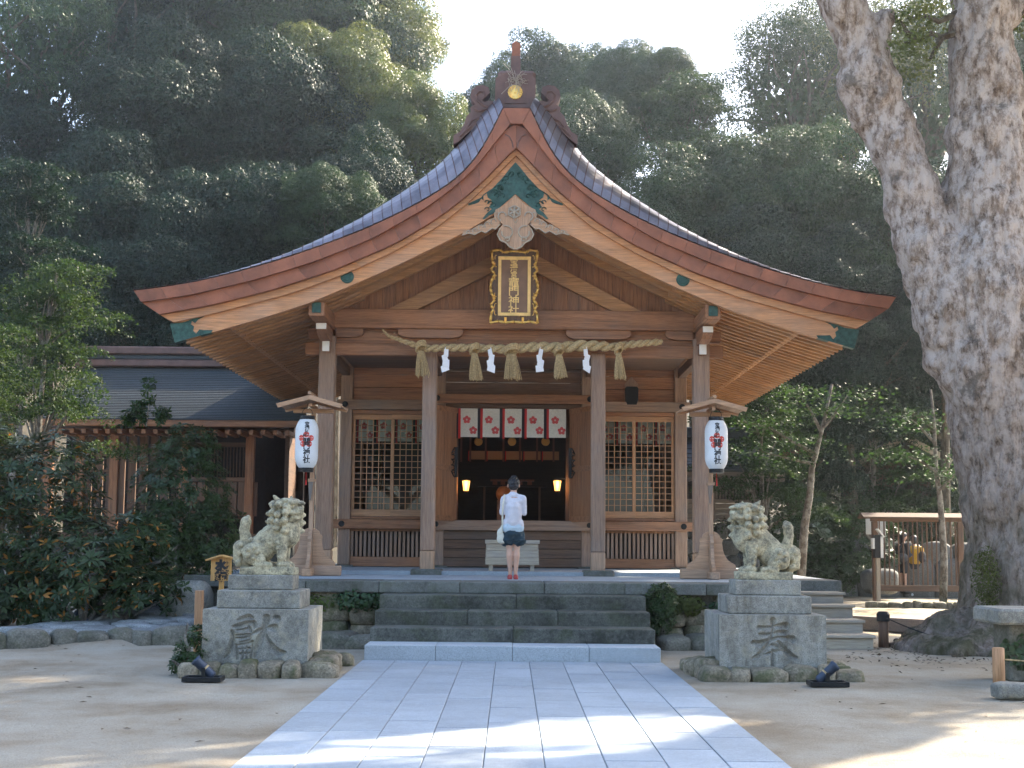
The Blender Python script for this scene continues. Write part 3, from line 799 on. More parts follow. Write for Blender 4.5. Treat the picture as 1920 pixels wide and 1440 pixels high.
for sg in (-1, 1):
    a, b = sorted((XC + sg * 1.085, XC + sg * 1.15))
    cbox((a, YW - .09, zw(975.5)), (b, YW + .06, zw(766.5)), .005).build('door_jamb', W['postz'], hall)
    # leaf swung out towards the porch
    L = 1.05; ang = R(62); m = Matrix.Translation((XC + sg * 1.10, YW - .10, 0)) @ Matrix.Rotation(sg * (R(-90) + (math.pi / 2 - ang)), 4, 'Z')
    dl = MB()._box((0 if sg > 0 else -L, -.02, zw(974)), (L if sg > 0 else 0, .02, zw(767)), .005, m).build('door_leaf', W['beamz'], hall)
    for zz_ in (zw(973), zw(880), zw(772)):
        MB()._box((0 if sg > 0 else -L, -.033, zz_ - .05), (L if sg > 0 else 0, -.0205, zz_ + .05), .004, m).build('ledge', W['beamx'], dl)
    # black fretted plate on the jamb
    x = XC + sg * 1.085; y = YW - .30
    fp = cbox((x - .03, y, zw(897)), (x + .03, y + .03, zw(841)), .004).build('fretted_plate', M_BLACK, hall)
    zm = zw(869); h = zw(841) - zm; s2 = sg
    mb = MB(); out = [(x + s2 * .03, zm + h), (x + s2 * .07, zm + h * .75), (x + s2 * .11, zm + h * .45), (x + s2 * .17, zm + h * .28), (x + s2 * .2, zm), (x + s2 * .17, zm - h * .28), (x + s2 * .11, zm - h * .45), (x + s2 * .07, zm - h * .75), (x + s2 * .03, zm - h)]
    mb.tube([(p[0], y + .015, p[1]) for p in out], .010, 6)
    for cx_, cz_, r_ in ((.07, .35, .045), (.07, -.35, .045), (.10, 0, .05), (.15, .0, .03), (.05, .62, .025), (.05, -.62, .025), (.045, .12, .02), (.045, -.12, .02)):
        mb.tube([(x + s2 * (cx_ + r_ * math.cos(a)), y + .015, zm + cz_ * h + r_ * math.sin(a)) for a in np.linspace(0, 5.6, 12)], .008, 5)
    mb.build('fret_scroll', M_BLACK, fp)
# side and rear walls, interior shell
for sg in (-1, 1):
    x = XC + sg * 3.22
    for j in range(8):
        z0 = 1.05 + j * .42
        cbox((x - .03, YW + .12, z0), (x + .03, 34, z0 + .415), .004).build('wall_plank', W['darky'], hall)
    for yy in (29.5, 31.7, 33.9):
        cbox((x - .11, yy - .11, .965), (x + .11, yy + .11, 4.6), .01).build('wall_post', W['postz'], hall)
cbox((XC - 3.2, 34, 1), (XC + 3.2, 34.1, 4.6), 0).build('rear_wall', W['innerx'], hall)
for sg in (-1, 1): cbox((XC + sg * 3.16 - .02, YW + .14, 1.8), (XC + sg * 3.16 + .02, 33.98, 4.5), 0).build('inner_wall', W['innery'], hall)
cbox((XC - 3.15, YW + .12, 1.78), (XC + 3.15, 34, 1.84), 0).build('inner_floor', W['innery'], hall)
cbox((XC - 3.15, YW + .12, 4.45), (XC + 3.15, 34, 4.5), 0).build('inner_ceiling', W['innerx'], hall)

# ---------------- gable ornament (gegyo), green plates, ridge end
def P2(pts, Y, mirror=None):
    out = []
    for x, y in pts:
        p = at(x, y, Y); out.append((p.x, p.z))
    return out
YO = YE - .06
core = [(966, 366), (985, 384), (1004, 393), (1006, 402), (999, 414), (990, 420), (996, 428), (1000, 440), (995, 450), (984, 455), (978, 463), (966.5, 468), (955, 463), (949, 455), (938, 450), (933, 440), (937, 428), (943, 420), (934, 414), (927, 402), (929, 393), (948, 384)]
geg = MB().prism(P2(core, YO), YO, YO + .07).build('gable_pendant', W['standz'], hall)
mb = MB()
for sg in (-1, 1):
    for cx_, cy_, r_, t0, t1, d in ((17, 436, 13, 1.2, 6.6, .35), (15, 449, 5, 0, 5.5, .5), (24, 405, 9, -1.2, 3.2, .3)):
        mb.tube([at(966.5 + sg * (cx_ + r_ * (1 - d * k / 13) * math.cos(t)), cy_ - r_ * (1 - d * k / 13) * math.sin(t), YO - .012) for k, t in enumerate(np.linspace(t0, t1, 14))], .013, 6)
    mb.tube([at(966.5 + sg * x, y, YO - .01) for x, y in ((2, 467), (12, 462), (18, 455), (29, 450), (34, 440), (29, 428))], .012, 6)
    mb.tube([at(966.5 + sg * x, y, YO - .01) for x, y in ((0, 418), (-4, 412), (0, 405), (4, 412), (0, 418))], .006, 5)
mb.build('pendant_scroll', W['palez'], geg)
hx = MB()
for k in range(6):
    a = k * math.pi / 3; a2 = a + math.pi / 3
    p = at(964.5, 397, YO - .015)
    hx.tube([p + Vector((.105 * math.sin(a), 0, .105 * math.cos(a))), p + Vector((.105 * math.sin(a2), 0, .105 * math.cos(a2)))], .013, 6)
    hx.tube([p + Vector((.03 * math.sin(a), 0, .03 * math.cos(a))), p + Vector((.085 * math.sin(a), 0, .085 * math.cos(a)))], .02, 6)
hx.lathe([(.001, .035), (.03, .03), (.045, 0)], 10, Matrix.Translation(at(964.5, 397, YO - .01)) @ Matrix.Rotation(R(90), 4, 'X'))
hx.build('hexagonal_flower', W['palez'], geg)
for sg in (-1, 1):
    fin = [(30, 393), (36, 398), (40, 408), (52, 412), (58, 421), (70, 422), (82, 430), (96, 432), (101, 441), (88, 437), (76, 440), (64, 433), (56, 437), (44, 428), (38, 430), (30, 420), (28, 408)]
    f = MB().prism(P2([(966.5 + sg * x, y) for x, y in fin], YO), YO + .005, YO + .06).build('pendant_fin', W['standx'], hall)
    mb = MB()
    for x, y, r_ in ((40, 415, 7), (52, 421, 7), (64, 426, 6), (76, 432, 5), (88, 435, 4), (34, 402, 6)):
        mb.tube([at(966.5 + sg * (x + r_ * (1 - k * .06) * math.cos(t)), y - r_ * (1 - k * .06) * math.sin(t), YO - .004) for k, t in enumerate(np.linspace(-1, 3.4, 10))], .009, 5)
    mb.tube([at(966.5 + sg * x, y, YO) for x, y in ((28, 420), (38, 430), (44, 428), (56, 437), (64, 433), (76, 440), (88, 437), (101, 441))], .009, 5)
    mb.build('fin_scroll', W['palex'], f)
def plate(pts, name='metal_plate', Y=YE - .012, mat=None):
    return MB().prism(P2(pts, Y), Y, Y + .02).build(name, mat or M_GREEN, hall)
for sg in (-1, 1):
    half = [(0, 304), (8, 313), (24, 333), (44, 354), (64, 370), (89, 382), (88, 385), (76, 382), (69, 379), (64, 372), (60, 376), (60, 364), (54, 362), (52, 370), (46, 374), (42, 380), (50, 388), (44, 392), (52, 398), (62, 410), (58, 411), (50, 404), (42, 401), (36, 394), (0, 364)]
    half = [(x, y) for x, y in half]
    plate([(966.5 + sg * x, y) for x, y in half])
    mb = MB()
    rq = random.Random(2)
    for k in range(16):
        x, y = rq.uniform(5, 55), 0; y = 318 + x * .8 + rq.uniform(2, 34)
        mb.tube([at(966.5 + sg * (x + 5 * (1 - j * .07) * math.cos(t)), y - 5 * (1 - j * .07) * math.sin(t), YE - .018) for j, t in enumerate(np.linspace(0, 5, 9))], .008, 4)
    mb.build('engraved_scroll', M_GREEN, hall)['kind'] = 'stuff'
endp = [(319, 607), (346, 604), (362, 598), (386, 588), (384, 593), (372, 599), (366, 606), (360, 602), (358, 608), (364, 612), (362, 620), (368, 626), (374, 618), (382, 619), (399, 619), (396, 624), (366, 632), (328, 643)]
UE = [U(x, y, YE) for x, y in endp]
for sg in (-1, 1):
    MB().prism([(XC - sg * u, z) for u, z in UE], YE - .014, YE + .14).build('end_plate', M_GREEN, hall)
    u, z = U(651, 519, YE)
    MB().lathe([(.001, .03), (.06, .03), (.075, .02), (.09, .024), (.108, .012), (.11, 0)], 20, Matrix.Translation((XC - sg * u, YE, z)) @ Matrix.Rotation(R(90), 4, 'X')).build('boss', M_GREEN, hall)
# ridge-end ornament
YR = YA + .35
ro = MB().prism(P2([(929, 152), (934, 147), (944, 145), (950, 140), (984, 140), (990, 145), (999, 147), (1003, 152), (1003, 195), (1006, 206), (928, 206)], YR), YR - .12, YR + .4).build('ridge_ornament', M_ORN, hall)
MB().prism(P2([(947, 160), (986, 160), (987, 198), (946, 198)], YR), YR - .14, YR - .121).build('medallion_panel', M_ORN, ro)
mb = MB(); p = at(966, 173, YR - .145)
for k in range(16):
    a = k * math.pi / 8
    q = Vector((math.sin(a), 0, math.cos(a)))
    mb.tube([p + q * .02, p + q * .07, p + q * .112, p + q * .122], [.006, .017, .023, .012], 6)
mb.lathe([(.001, .03), (.02, .028), (.028, 0)], 10, Matrix.Translation(p) @ Matrix.Rotation(R(90), 4, 'X'))
mb.lathe([(.118, .012), (.118, -.01)], 24, Matrix.Translation(p) @ Matrix.Rotation(R(90), 4, 'X'))
mb.build('gold_chrysanthemum', M_GOLD, ro)
for sg in (-1, 1):
    scr = [(36, 206), (38, 196), (46, 193), (55, 196), (60, 190), (52, 186), (46, 178), (48, 168), (57, 164), (68, 166), (76, 174), (78, 186), (74, 196), (70, 200), (78, 206), (77, 214), (84, 222), (88, 236), (96, 252), (106, 258), (106, 275), (96, 268), (78, 250), (62, 236), (48, 224)]
    s_ = MB().prism(P2([(966.5 + sg * (30 + (x - 30) * 1.13), y - 2) for x, y in scr], YR + .1), YR + .02, YR + .32).build('ridge_scroll', M_ORN, ro)
    mb = MB()
    for pts in (((60, 190), (54, 183), (56, 174), (64, 173), (69, 180), (67, 190), (56, 200), (44, 204)), ((72, 206), (64, 210), (50, 206), (42, 208)), ((84, 240), (76, 228), (66, 224), (58, 228)), ((96, 258), (86, 246), (76, 238))):
        mb.tube([at(966.5 + sg * (30 + (x - 30) * 1.13), y - 2, YR + .01) for x, y in pts], .022, 6)
    mb.build('scroll_moulding', M_ORN, s_)
pa, pb, pc_ = at(958.5, 140, YR), at(974.5, 140, YR), at(966.5, 79, YR)
zz0, zz1 = pa.z - .1, at(966, 84, YR).z
fin = MB().prism([(pa.x, zz0), (pb.x, zz0), (pb.x + .01, zz1), (pc_.x + .005, pc_.z), (pa.x + .01, zz1)], YR - .06, YR + .12).build('ridge_finial', M_COP, ro)
cbox((pa.x - .006, YR - .066, zz0 + .1), (pb.x + .012, YR + .126, at(966, 107, YR).z), .004).build('finial_sleeve', M_ORN, fin)
ns = MB(); rq = random.Random(8)                 # the straw of a nest caught behind the ornament
for k in range(60):
    a = at(966 + rq.gauss(0, 8), 152 + rq.gauss(0, 5), YR - .14); b = a + Vector((rq.gauss(0, .09), rq.gauss(-.02, .03), rq.gauss(-.02, .11)))
    ns.tube([a, (a + b) / 2 + Vector((0, -.02, .02)), b], .004, 3, False)
tag(ns.build('bird_nest', plain('dry_straw', (.40, .34, .28), .9)), 'wispy dry straw nest clinging to the ridge ornament above its gold medallion', 'nest')
# ridge cap running back
cbox((XC - .32, YR + .4, cA[-1, 1] + .45), (XC + .32, 35, cA[-1, 1] + .9), .05).build('ridge_cap', M_ORN, hall)
# ------------------------------------------------------------------ sacred rope, tassels, streamers
YRO = YP - .32
pr = [(716, 617, .016), (728, 630, .026), (748, 637, .036), (772, 645, .05), (800, 654, .062), (835, 652, .066), (880, 652, .07), (925, 654, .074), (960, 655, .078), (1005, 650, .085), (1050, 652, .092), (1085, 648, .098), (1120, 648, .085), (1150, 651, .07), (1180, 646, .062), (1210, 643, .058), (1241, 641, .056)]
P_ = [at(x, y, YRO) for x, y, _ in pr]
tk = np.linspace(0, len(pr) - 1, 150)
cx = np.interp(tk, range(len(pr)), [p.x for p in P_]); cz = np.interp(tk, range(len(pr)), [p.z for p in P_]); cr = np.interp(tk, range(len(pr)), [p[2] for p in pr])
for _ in range(4): cz[1:-1] = (cz[:-2] + 2 * cz[1:-1] + cz[2:]) / 4; cr[1:-1] = (cr[:-2] + 2 * cr[1:-1] + cr[2:]) / 4
rope = thing('sacred_rope', 'thick twisted straw rope strung across the porch beam of the hall', 'rope', (XC, YRO, cz[75]))
ph = 0; phs = []
for i in range(150):
    phs.append(ph); ph += (cx[min(i + 1, 149)] - cx[i]) / (cr[i] * 4.6) * 2 * math.pi if i < 149 else 0
for s_ in range(2):
    mb = MB(); pts = [(cx[i], YRO - cr[i] * .5 * math.cos(phs[i] + s_ * math.pi), cz[i] + cr[i] * .5 * math.sin(phs[i] + s_ * math.pi)) for i in range(150)]
    mb.tube(pts, [c * .62 for c in cr], 10)
    st = mb.build('rope_strand', M_STRAW, rope, True)
    hb = MB(); rq = random.Random(4 + s_)
    for k in range(170):
        i = rq.randrange(4, 146); a = Vector(pts[i]) + Vector((0, -cr[i] * rq.uniform(-.2, .55), cr[i] * rq.choice((-1, 1)) * rq.uniform(.3, .6)))
        b = a + Vector((rq.gauss(.02, .05), rq.gauss(-.01, .02), rq.gauss(0, .035))); hb.tube([a, b], .0022, 3, False)
    hb.build('loose_straw', M_STRAW, st)
for x, y0, y1, w0, w1 in ((789, 650, 703, .05, .125), (890, 655, 711, .045, .125), (959, 656, 710, .075, .16), (1048, 657, 707, .045, .12), (1160, 654, 709, .035, .10)):
    t = thing('straw_tassel', '', 'tassel', tuple(at(x, y0, YRO - .06)), group='straw tassels on the sacred rope'); rq = random.Random(x)
    a0 = at(x, y0 + 8, YRO - .07); a1 = at(x + 3, y1, YRO - .07); mb = MB()
    for k in range(90):
        a = rq.uniform(0, 6.28); r_ = math.sqrt(rq.random()); e = rq.gauss(0, .018)
        q0 = a0 + Vector((math.cos(a) * r_ * w0, math.sin(a) * r_ * w0 * .6, 0)); q1 = a1 + Vector((math.cos(a) * r_ * w1, math.sin(a) * r_ * w1 * .5, e))
        mb.tube([q0, q0.lerp(q1, .45) + Vector((math.cos(a) * .008, 0, 0)), q1], .006, 4)
    mb.build('straw_fringe', M_STRAW, t)
    mb = MB(); kz = at(x, y0, YRO - .05)
    for j in range(3):
        mb.tube([kz + Vector(((w0 * 1.35 + .01) * math.cos(q), -.02 + .085 * math.sin(q), (j - 1) * .035 + .055 * math.cos(q + 1))) for q in np.linspace(0, 6.3, 14)], .022, 6)
    mb.build('straw_knot', M_STRAW, t, True)
    t['label'] = {789: 'straw tassel nearest the thin tapering end of the rope', 890: 'straw tassel between the first and second paper streamers', 959: 'broadest straw tassel, hanging at the middle of the rope', 1048: 'straw tassel between the third and fourth paper streamers', 1160: 'narrowest straw tassel, near the blunt cut end of the rope'}[x]
lab = {835: 'white zigzag paper streamer next to the post near the thin rope end', 920: 'white zigzag paper streamer just beside the broad middle tassel, towards the thin end', 1013: 'white zigzag paper streamer just beside the broad middle tassel, towards the thick end', 1100: 'white zigzag paper streamer next to the post near the blunt rope end'}
for i, x in enumerate((835, 920, 1013, 1100)):
    o_ = at(x, 655, YRO - .11); mb = MB(); sg = -1 if i % 2 == 0 else 1
    z = o_.z; xx = o_.x; hw = .035; hh = .125
    mb.add([(xx - .004, o_.y, z + .04), (xx + .004, o_.y, z + .04), (xx + .004, o_.y, z - .02), (xx - .004, o_.y, z - .02)], [(0, 1, 2, 3)])
    for k in range(4):
        a = .30 * sg * (1 if k % 2 == 0 else -1) - .12 * (i - 1.5); w_ = hw * (1 + .28 * k); ox = (-.018, .022, -.016, .018)[k] * sg; y = o_.y - .006 * k + .012 * (k % 2)
        c_ = [(-w_, 0), (w_, .01), (w_ * 1.1, -hh), (-w_ * 1.05, -hh + .01)]
        mb.add([(xx + ox + p * math.cos(a) - q * math.sin(a) * .5, y + (.03 if p > 0 else -.02), z + q * math.cos(a) + p * math.sin(a)) for p, q in c_], [(0, 1, 2, 3)])
        z -= hh * .72
    o = mb.build('paper_streamer', M_PAPER); o.modifiers.new('t', 'SOLIDIFY').thickness = .002
    tag(o, lab[x], 'paper streamer', 'paper streamers on the sacred rope')

# ------------------------------------------------------------------ name board
YN = 23.75
c0 = at(964.5, 537, YN)
nb = thing('name_board', 'upright carved gilt framed board hanging in the gable under the pendant', 'sign', tuple(c0))
nb_t = R(-9); mN = Matrix.Translation(c0) @ Matrix.Rotation(-nb_t, 4, 'X')
pxm = F / YN
def PN(px, py): return ((px - 964.5) / pxm, -(py - 537) / pxm / math.cos(nb_t))
outl = [(921, 471), (937, 469), (943, 474), (956, 472), (964, 471), (973, 472), (986, 474), (992, 469), (1008, 471), (1006, 488), (1003, 497), (1008, 506), (1002, 514), (1005, 520), (1008, 530), (1009, 540), (1007, 550), (1003, 557), (1001, 562), (1008, 572), (1003, 580), (1008, 588), (1009, 606), (994, 602), (982, 605), (964, 603), (947, 605), (934, 602), (919, 606), (921, 588), (925, 580), (920, 572), (927, 562), (925, 557), (921, 550), (919, 540), (920, 530), (924, 520), (927, 514), (920, 506), (925, 497), (922, 488)]
oN = [PN(*p) for p in outl]
MB().prism(oN, -.03, .03, m=mN).build('backing_board', W['darkz'], nb)
fr = MB(); rq = random.Random(1)
for i in range(len(oN)):
    a, b = oN[i], oN[(i + 1) % len(oN)]; n_ = max(2, int(math.hypot(a[0] - b[0], a[1] - b[1]) / .055))
    vertical = abs(a[0] - b[0]) < abs(a[1] - b[1]); inner = .1 < (i / len(oN)) < .9
    pts = [mN @ Vector((a[0] + (b[0] - a[0]) * t / n_, -.035, a[1] + (b[1] - a[1]) * t / n_)) for t in range(n_ + 1)]
    rads = [(.018 + .012 * ((i + t) % 2)) for t in range(n_ + 1)]
    fr.tube(pts, rads, 6)
fr.build('wavy_gilt_edge', M_GOLD, nb, True)
fi = MB()
for a, b in (((933.5, 481), (995.5, 487.5)), ((933.5, 586), (995.5, 592)), ((933.5, 487.6), (939.5, 585.9)), ((989.5, 487.6), (995.5, 585.9))):
    p, q = PN(*a), PN(*b); fi._box((p[0], -.052, q[1]), (q[0], -.0305, p[1]), .006, mN)
fi.build('inner_gilt_frame', M_GOLDP, nb)
p, q = PN(939.5, 487.6), PN(989.5, 585.9)
MB()._box((p[0], -.036, q[1]), (q[0], -.0306, p[1]), .0, mN).build('lettered_panel', plain('board_ground', (.20, .115, .075), .6, nz=.2, scale=5), nb)
sc_ = MB()
for sg in (-1, 1):
    for y, d in ((484, 1), (496, -1), (522, 1), (552, -1), (574, 1), (586, -1)):
        p = PN(964.5 + sg * 35.2, y); sc_.tube([mN @ Vector((p[0] + sg * .016 * math.cos(t) * 1.2, -.036, p[1] + d * .045 * math.sin(t))) for t in np.linspace(-.6, 2.2, 8)], .006, 5)
    p = PN(964.5 + sg * 16.5, 597)
    sc_._box((p[0] - .02, -.05, p[1] - .06), (p[0] + .02, -.0305, p[1] + .02), .006, mN)
    for d in (-1, 1): sc_.tube([mN @ Vector((p[0] + d * (.02 + .022 * math.cos(t) + .02), -.036, p[1] + .045 + .03 * math.sin(t))) for t in np.linspace(-.2, 3.2, 8)], .006, 5)
sc_.build('gilt_scroll', M_GOLD, nb)
tx = column_text('宝満宮竈門神社', [.125, .125, .105, .172, .172, .172, .172], bold=.002, extrude=.006, gap=.9, wide=1.12)
tx.v = [tuple(mN @ Vector((v[0] - .01, v[1] - .042, v[2] + .47))) for v in tx.v]
link('gilt_lettering', tx.mesh('letters'), M_GOLDP, nb)

# ------------------------------------------------------------------ cloth curtains with a blossom print
def blossom(mb, c, r, ax=Vector((1, 0, 0)), up=Vector((0, 0, 1)), off=Vector((0, -.003, 0)), pr_=.55, fn=None):
    for k in range(5):
        a = 2 * math.pi * k / 5; q = c + (ax * math.sin(a) + up * math.cos(a)) * r * .58 + off * (1 + .12 * k)
        pts = [q + (ax * math.cos(t) + up * math.sin(t)) * r * .40 for t in np.linspace(0, 2 * math.pi, 11)[:-1]]
        mb.add(pts, [tuple(range(10))])
def noren(label, x0, x1, z0, z1, y, n, flowers=True, group=None, cloth=None, wob=.012, ribbon=.22):
    t = thing('curtain', label, 'curtain', ((x0 + x1) / 2, y, z0), group=group); w_ = (x1 - x0) / n; rq = random.Random(int(x0 * 100) + n)
    for i in range(n):
        a = x0 + i * w_; b = a + w_; mb = MB(); rings = []
        rw = w_ * ribbon
        ph_ = rq.uniform(0, 6)
        for k in range(6):
            z = z1 + (z0 - z1) * k / 5; yy = lambda u: y + wob * math.sin(ph_ + u * 5 + k * .3) * (k / 5)
            rings.append([(a + rw + (b - .004 - a - rw) * u / 5, yy(u / 5), z) for u in range(6)])
        mb.loft(rings, close=False, cap=False); pn = mb.build('curtain_panel', cloth or M_CLOTH, t)
        pn.modifiers.new('t', 'SOLIDIFY').thickness = .002
        for (ra, rb, mt) in ((0, .55, M_NAVY), (.55, 1.02, M_RED)):
            MB().loft([[(a + rw * ra, y - .004 + wob * .4 * math.sin(ph_ + k), z1 + (z0 - .03 - z1) * k / 5), (a + rw * rb, y - .004 + wob * .4 * math.sin(ph_ + k), z1 + (z0 - .03 - z1) * k / 5)] for k in range(6)], close=False, cap=False).build('ribbon', mt, pn)
        if flowers:
            fm = MB(); H = z1 - z0
            for fx, fz in ((.36, .60), (.74, .24)):
                blossom(fm, Vector((a + rw + (w_ - rw) * fx, y - .016, z0 + H * (fz + rq.uniform(-.015, .015)))), w_ * .19)
            fm.build('printed_blossom', M_PINK, pn)
    return t
ncx0, ncx1 = at(854.5, 790, YW - .12).x, at(1061.5, 790, YW - .12).x
noren('white cloth curtain with pink blossoms and red ribbons hung in the open doorway', ncx0, ncx1, at(958, 820, YW - .12).z, at(958, 766.5, YW - .12).z, YW - .12, 5)
for sg, lb in ((-1, 'blossom-print curtain seen through the lattice window on the closed-mouth lion side'), (1, 'blossom-print curtain seen through the lattice window on the open-mouth lion side')):
    a, b = sorted((XC + sg * 1.57, XC + sg * 3.08))
    noren(lb, a, b, zw(829), zw(781), YW + .09, 4, group='curtains behind the lattice windows')
noren('plain tan valance with red ribbons deep inside the dark hall', XC - .98, XC + .98, at(958, 862, 30.2).z, at(958, 846, 30.2).z, 30.2, 5, False, cloth=plain('tan_valance', (.42, .22, .10), .8), ribbon=.12)
for i, x in enumerate((897, 960, 1023)):
    p = at(x, 828, 29.9); mb = MB(); mb.lathe([(.001, .02), (.05, .02), (.085, .012), (.09, -.01)], 20, Matrix.Translation(p) @ Matrix.Rotation(R(90), 4, 'X'))
    for k in range(12):
        a = k * math.pi / 6; q = Vector((math.sin(a), 0, math.cos(a))); mb.tube([p + q * .03 + Vector((0, -.02, 0)), p + q * .075 + Vector((0, -.016, 0))], [.006, .012], 5)
    mb.box(p + Vector((-.012, 0, .08)), p + Vector((.012, .01, .35)))
    tag(mb.build('gold_medallion', plain('dim_gold', (.6, .36, .10), .4, .7)), ['gold crest medallion in the dark hall, on the side of the closed-mouth lion', 'gold crest medallion in the dark hall above the worshipper', 'gold crest medallion in the dark hall, on the side of the open-mouth lion'][i], 'medallion', 'gold medallions inside the hall')
for i, x in enumerate((865, 882, 911, 944, 975, 1007, 1038)):
    p = at(x, 835, 30.1)
    tag(MB()._box((p.x - .02, p.y, p.z - .35), (p.x + .02, p.y + .01, p.z + .5), .002, None).build('hanging_band', plain('brown_band', (.16, .075, .05), .8)), 'narrow brown cloth band in the dark hall, ' + ['outermost on the closed-mouth lion side', 'second in from the closed-mouth lion side', 'third in from the closed-mouth lion side', 'hanging nearest the middle medallion', 'third in from the open-mouth lion side', 'second in from the open-mouth lion side', 'outermost on the open-mouth lion side'][i], 'cloth band', 'cloth bands hanging inside the hall')
# interior wall lamps, lit
M_LAMP = plain('lit_paper_shade', (.8, .5, .2), .7, emit=(1.0, .42, .10), es=.9)
for sg, px in ((-1, 874), (1, 1045)):
    p = at(px, 911, 28.6); t = thing('wall_lamp', 'lit amber paper lamp in the dark hall, ' + ('on the tote bag side of the worshipper' if sg < 0 else 'on the side away from the tote bag'), 'lamp', tuple(p), group='lit lamps inside the hall')
    MB().lathe([(.05, -.10), (.078, .10)], 6, Matrix.Translation(p)).build('paper_shade', M_LAMP, t)
    mb = MB()
    for k in range(6):
        a = k * math.pi / 3; mb.tube([p + Vector((.052 * math.cos(a), .052 * math.sin(a), -.10)), p + Vector((.081 * math.cos(a), .081 * math.sin(a), .10))], .004, 4)
    mb.lathe([(.001, -.15), (.02, -.14), (.055, -.105), (.055, -.10)], 6, Matrix.Translation(p)); mb.lathe([(.08, .10), (.085, .115), (.02, .13)], 6, Matrix.Translation(p))
    mb.box(p + Vector((-.02, 0, .12)), p + Vector((.02, .02, .16))); mb.box(p + Vector((sg * .02 - .02, -.01, .13)), p + Vector((sg * .25 + .02, .02, .16)))
    mb.build('lamp_frame', M_BLACK, t)
    cbox((p.x + sg * .22 - .05, p.y - .05, 1.84), (p.x + sg * .22 + .05, p.y + .05, 4.4), .005).build('lamp_post', W['darkz'], t)
    l = bpy.data.lights.new('lamp_glow', 'POINT'); l.energy = 2.5; l.color = (1, .5, .18); l.shadow_soft_size = .08
    lo = bpy.data.objects.new('lamp_glow', l); COL.objects.link(lo); lo.location = (p.x, p.y - .16, p.z)
# offering stands on a long table at the back
tb = thing('offering_table', 'long low altar table deep inside the dark hall', 'table', tuple(at(960, 912, 31)))
p = at(960, 911, 31)
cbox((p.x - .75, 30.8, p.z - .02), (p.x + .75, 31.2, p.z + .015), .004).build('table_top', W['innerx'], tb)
for dx in (-.6, .6):
    for dy in (-.15, .15): cbox((p.x + dx - .02, 31 + dy - .02, 1.84), (p.x + dx + .02, 31 + dy + .02, p.z - .02), .003).build('leg', W['darkz'], tb)
for i, x in enumerate((928, 943, 975, 993)):
    q = at(x, 911, 31); t = thing('offering_stand', ['small red-brown offering stand at the tote bag end of the altar table', 'small red-brown offering stand just beside the worshipper\'s head, tote bag side', 'small red-brown offering stand just beside the worshipper\'s head, away from the tote bag', 'small red-brown offering stand at the far end of the altar table from the tote bag'][i], 'stand', (q.x, 31, p.z + .016), group='offering stands on the altar table')
    mt = plain('vermilion_wood', (.22, .07, .035), .6) if not i else mt
    cbox((q.x - .05, 30.95, p.z + .016), (q.x + .05, 31.05, p.z + .10), .003).build('pedestal', mt, t)
    cbox((q.x - .10, 30.90, p.z + .101), (q.x + .10, 31.10, p.z + .135), .004).build('tray', mt, t)
q = at(945, 926, 29.2)
t = thing('drum', 'round brown drum on a stand inside the hall behind the worshipper\'s shoulder', 'drum', (q.x, 29.2, 1.84))
MB().lathe([(.10, -.12), (.16, -.05), (.17, 0), (.16, .05), (.10, .12)], 18, Matrix.Translation(q) @ Matrix.Rotation(R(80), 4, 'X') @ Matrix.Rotation(R(20), 4, 'Y')).build('drum_body', plain('drum_lacquer', (.24, .095, .03), .45), t, True)
cbox((q.x - .14, 29.15, 1.84), (q.x + .14, 29.25, q.z - .12), .006).build('drum_stand', W['darkx'], t)
# dark hanging lantern-plate in the porch, on its pointed board
p = at(1185, 740, YW - .2); t = thing('wall_plate', 'dark rounded metal plate on a pointed board above the lattice window', 'plaque', tuple(p))
MB().prism([(p.x - .13, p.z - .32), (p.x + .13, p.z - .32), (p.x + .13, p.z + .22), (p.x, p.z + .36), (p.x - .13, p.z + .22)], YW - .075, YW - .045).build('pointed_board', W['postz'], t)
MB().prism([(p.x - .09, p.z - .19), (p.x + .09, p.z - .19), (p.x + .12, p.z - .1), (p.x + .13, p.z + .12), (p.x + .10, p.z + .16), (p.x - .10, p.z + .16), (p.x - .13, p.z + .12), (p.x - .12, p.z - .1)], YW - .17, YW - .08).build('dark_plate', M_BLACK, t)

# ------------------------------------------------------------------ offering box
YO2 = 24.55
t = thing('offering_box', 'pale unpainted wooden offering box standing behind the worshipper on short legs', 'box', (XC, YO2, .965))
bx0, bx1 = at(913, 1040, YO2).x, at(1008, 1040, YO2).x; bz0, bz1 = zc(1059, YO2), zc(1019.5, YO2)
for i in range(3):
    z0 = bz0 + (bz1 - bz0) * i / 3; z1 = bz0 + (bz1 - bz0) * (i + 1) / 3 - .002; e = .010 * (2 - i)
    cbox((bx0 - e, YO2, z0), (bx1 + e, YO2 + .03, z1), .003).build('front_plank', W['palex'], t)
    for q in (bx0 - e, bx1 + e - .03): cbox((q, YO2 + .031, z0), (q + .03, YO2 + .45, z1), .003).build('side_plank', W['paley'], t)
for k in range(14):
    z = bz0 + (bz1 - bz0) * (k + .5) / 14
    for q in (bx0 - .022 + .015 * k / 14, bx1 + .006 - .015 * k / 14 + .012):
        cbox((q - .008, YO2 + .002, z - .011), (q + .008, YO2 + .028, z + .011), .002).build('joint_tenon', W['palez'], t)
cbox((bx0 - .035, YO2 - .03, bz1 + .001), (bx1 + .035, YO2 + .035, bz1 + .065), .006).build('top_rail', W['palex'], t)
for k in range(5): cbox((bx0 - .02, YO2 + .06 + k * .085, bz1 + .02), (bx1 + .02, YO2 + .09 + k * .085, bz1 + .06), .003).build('slat', W['palex'], t)
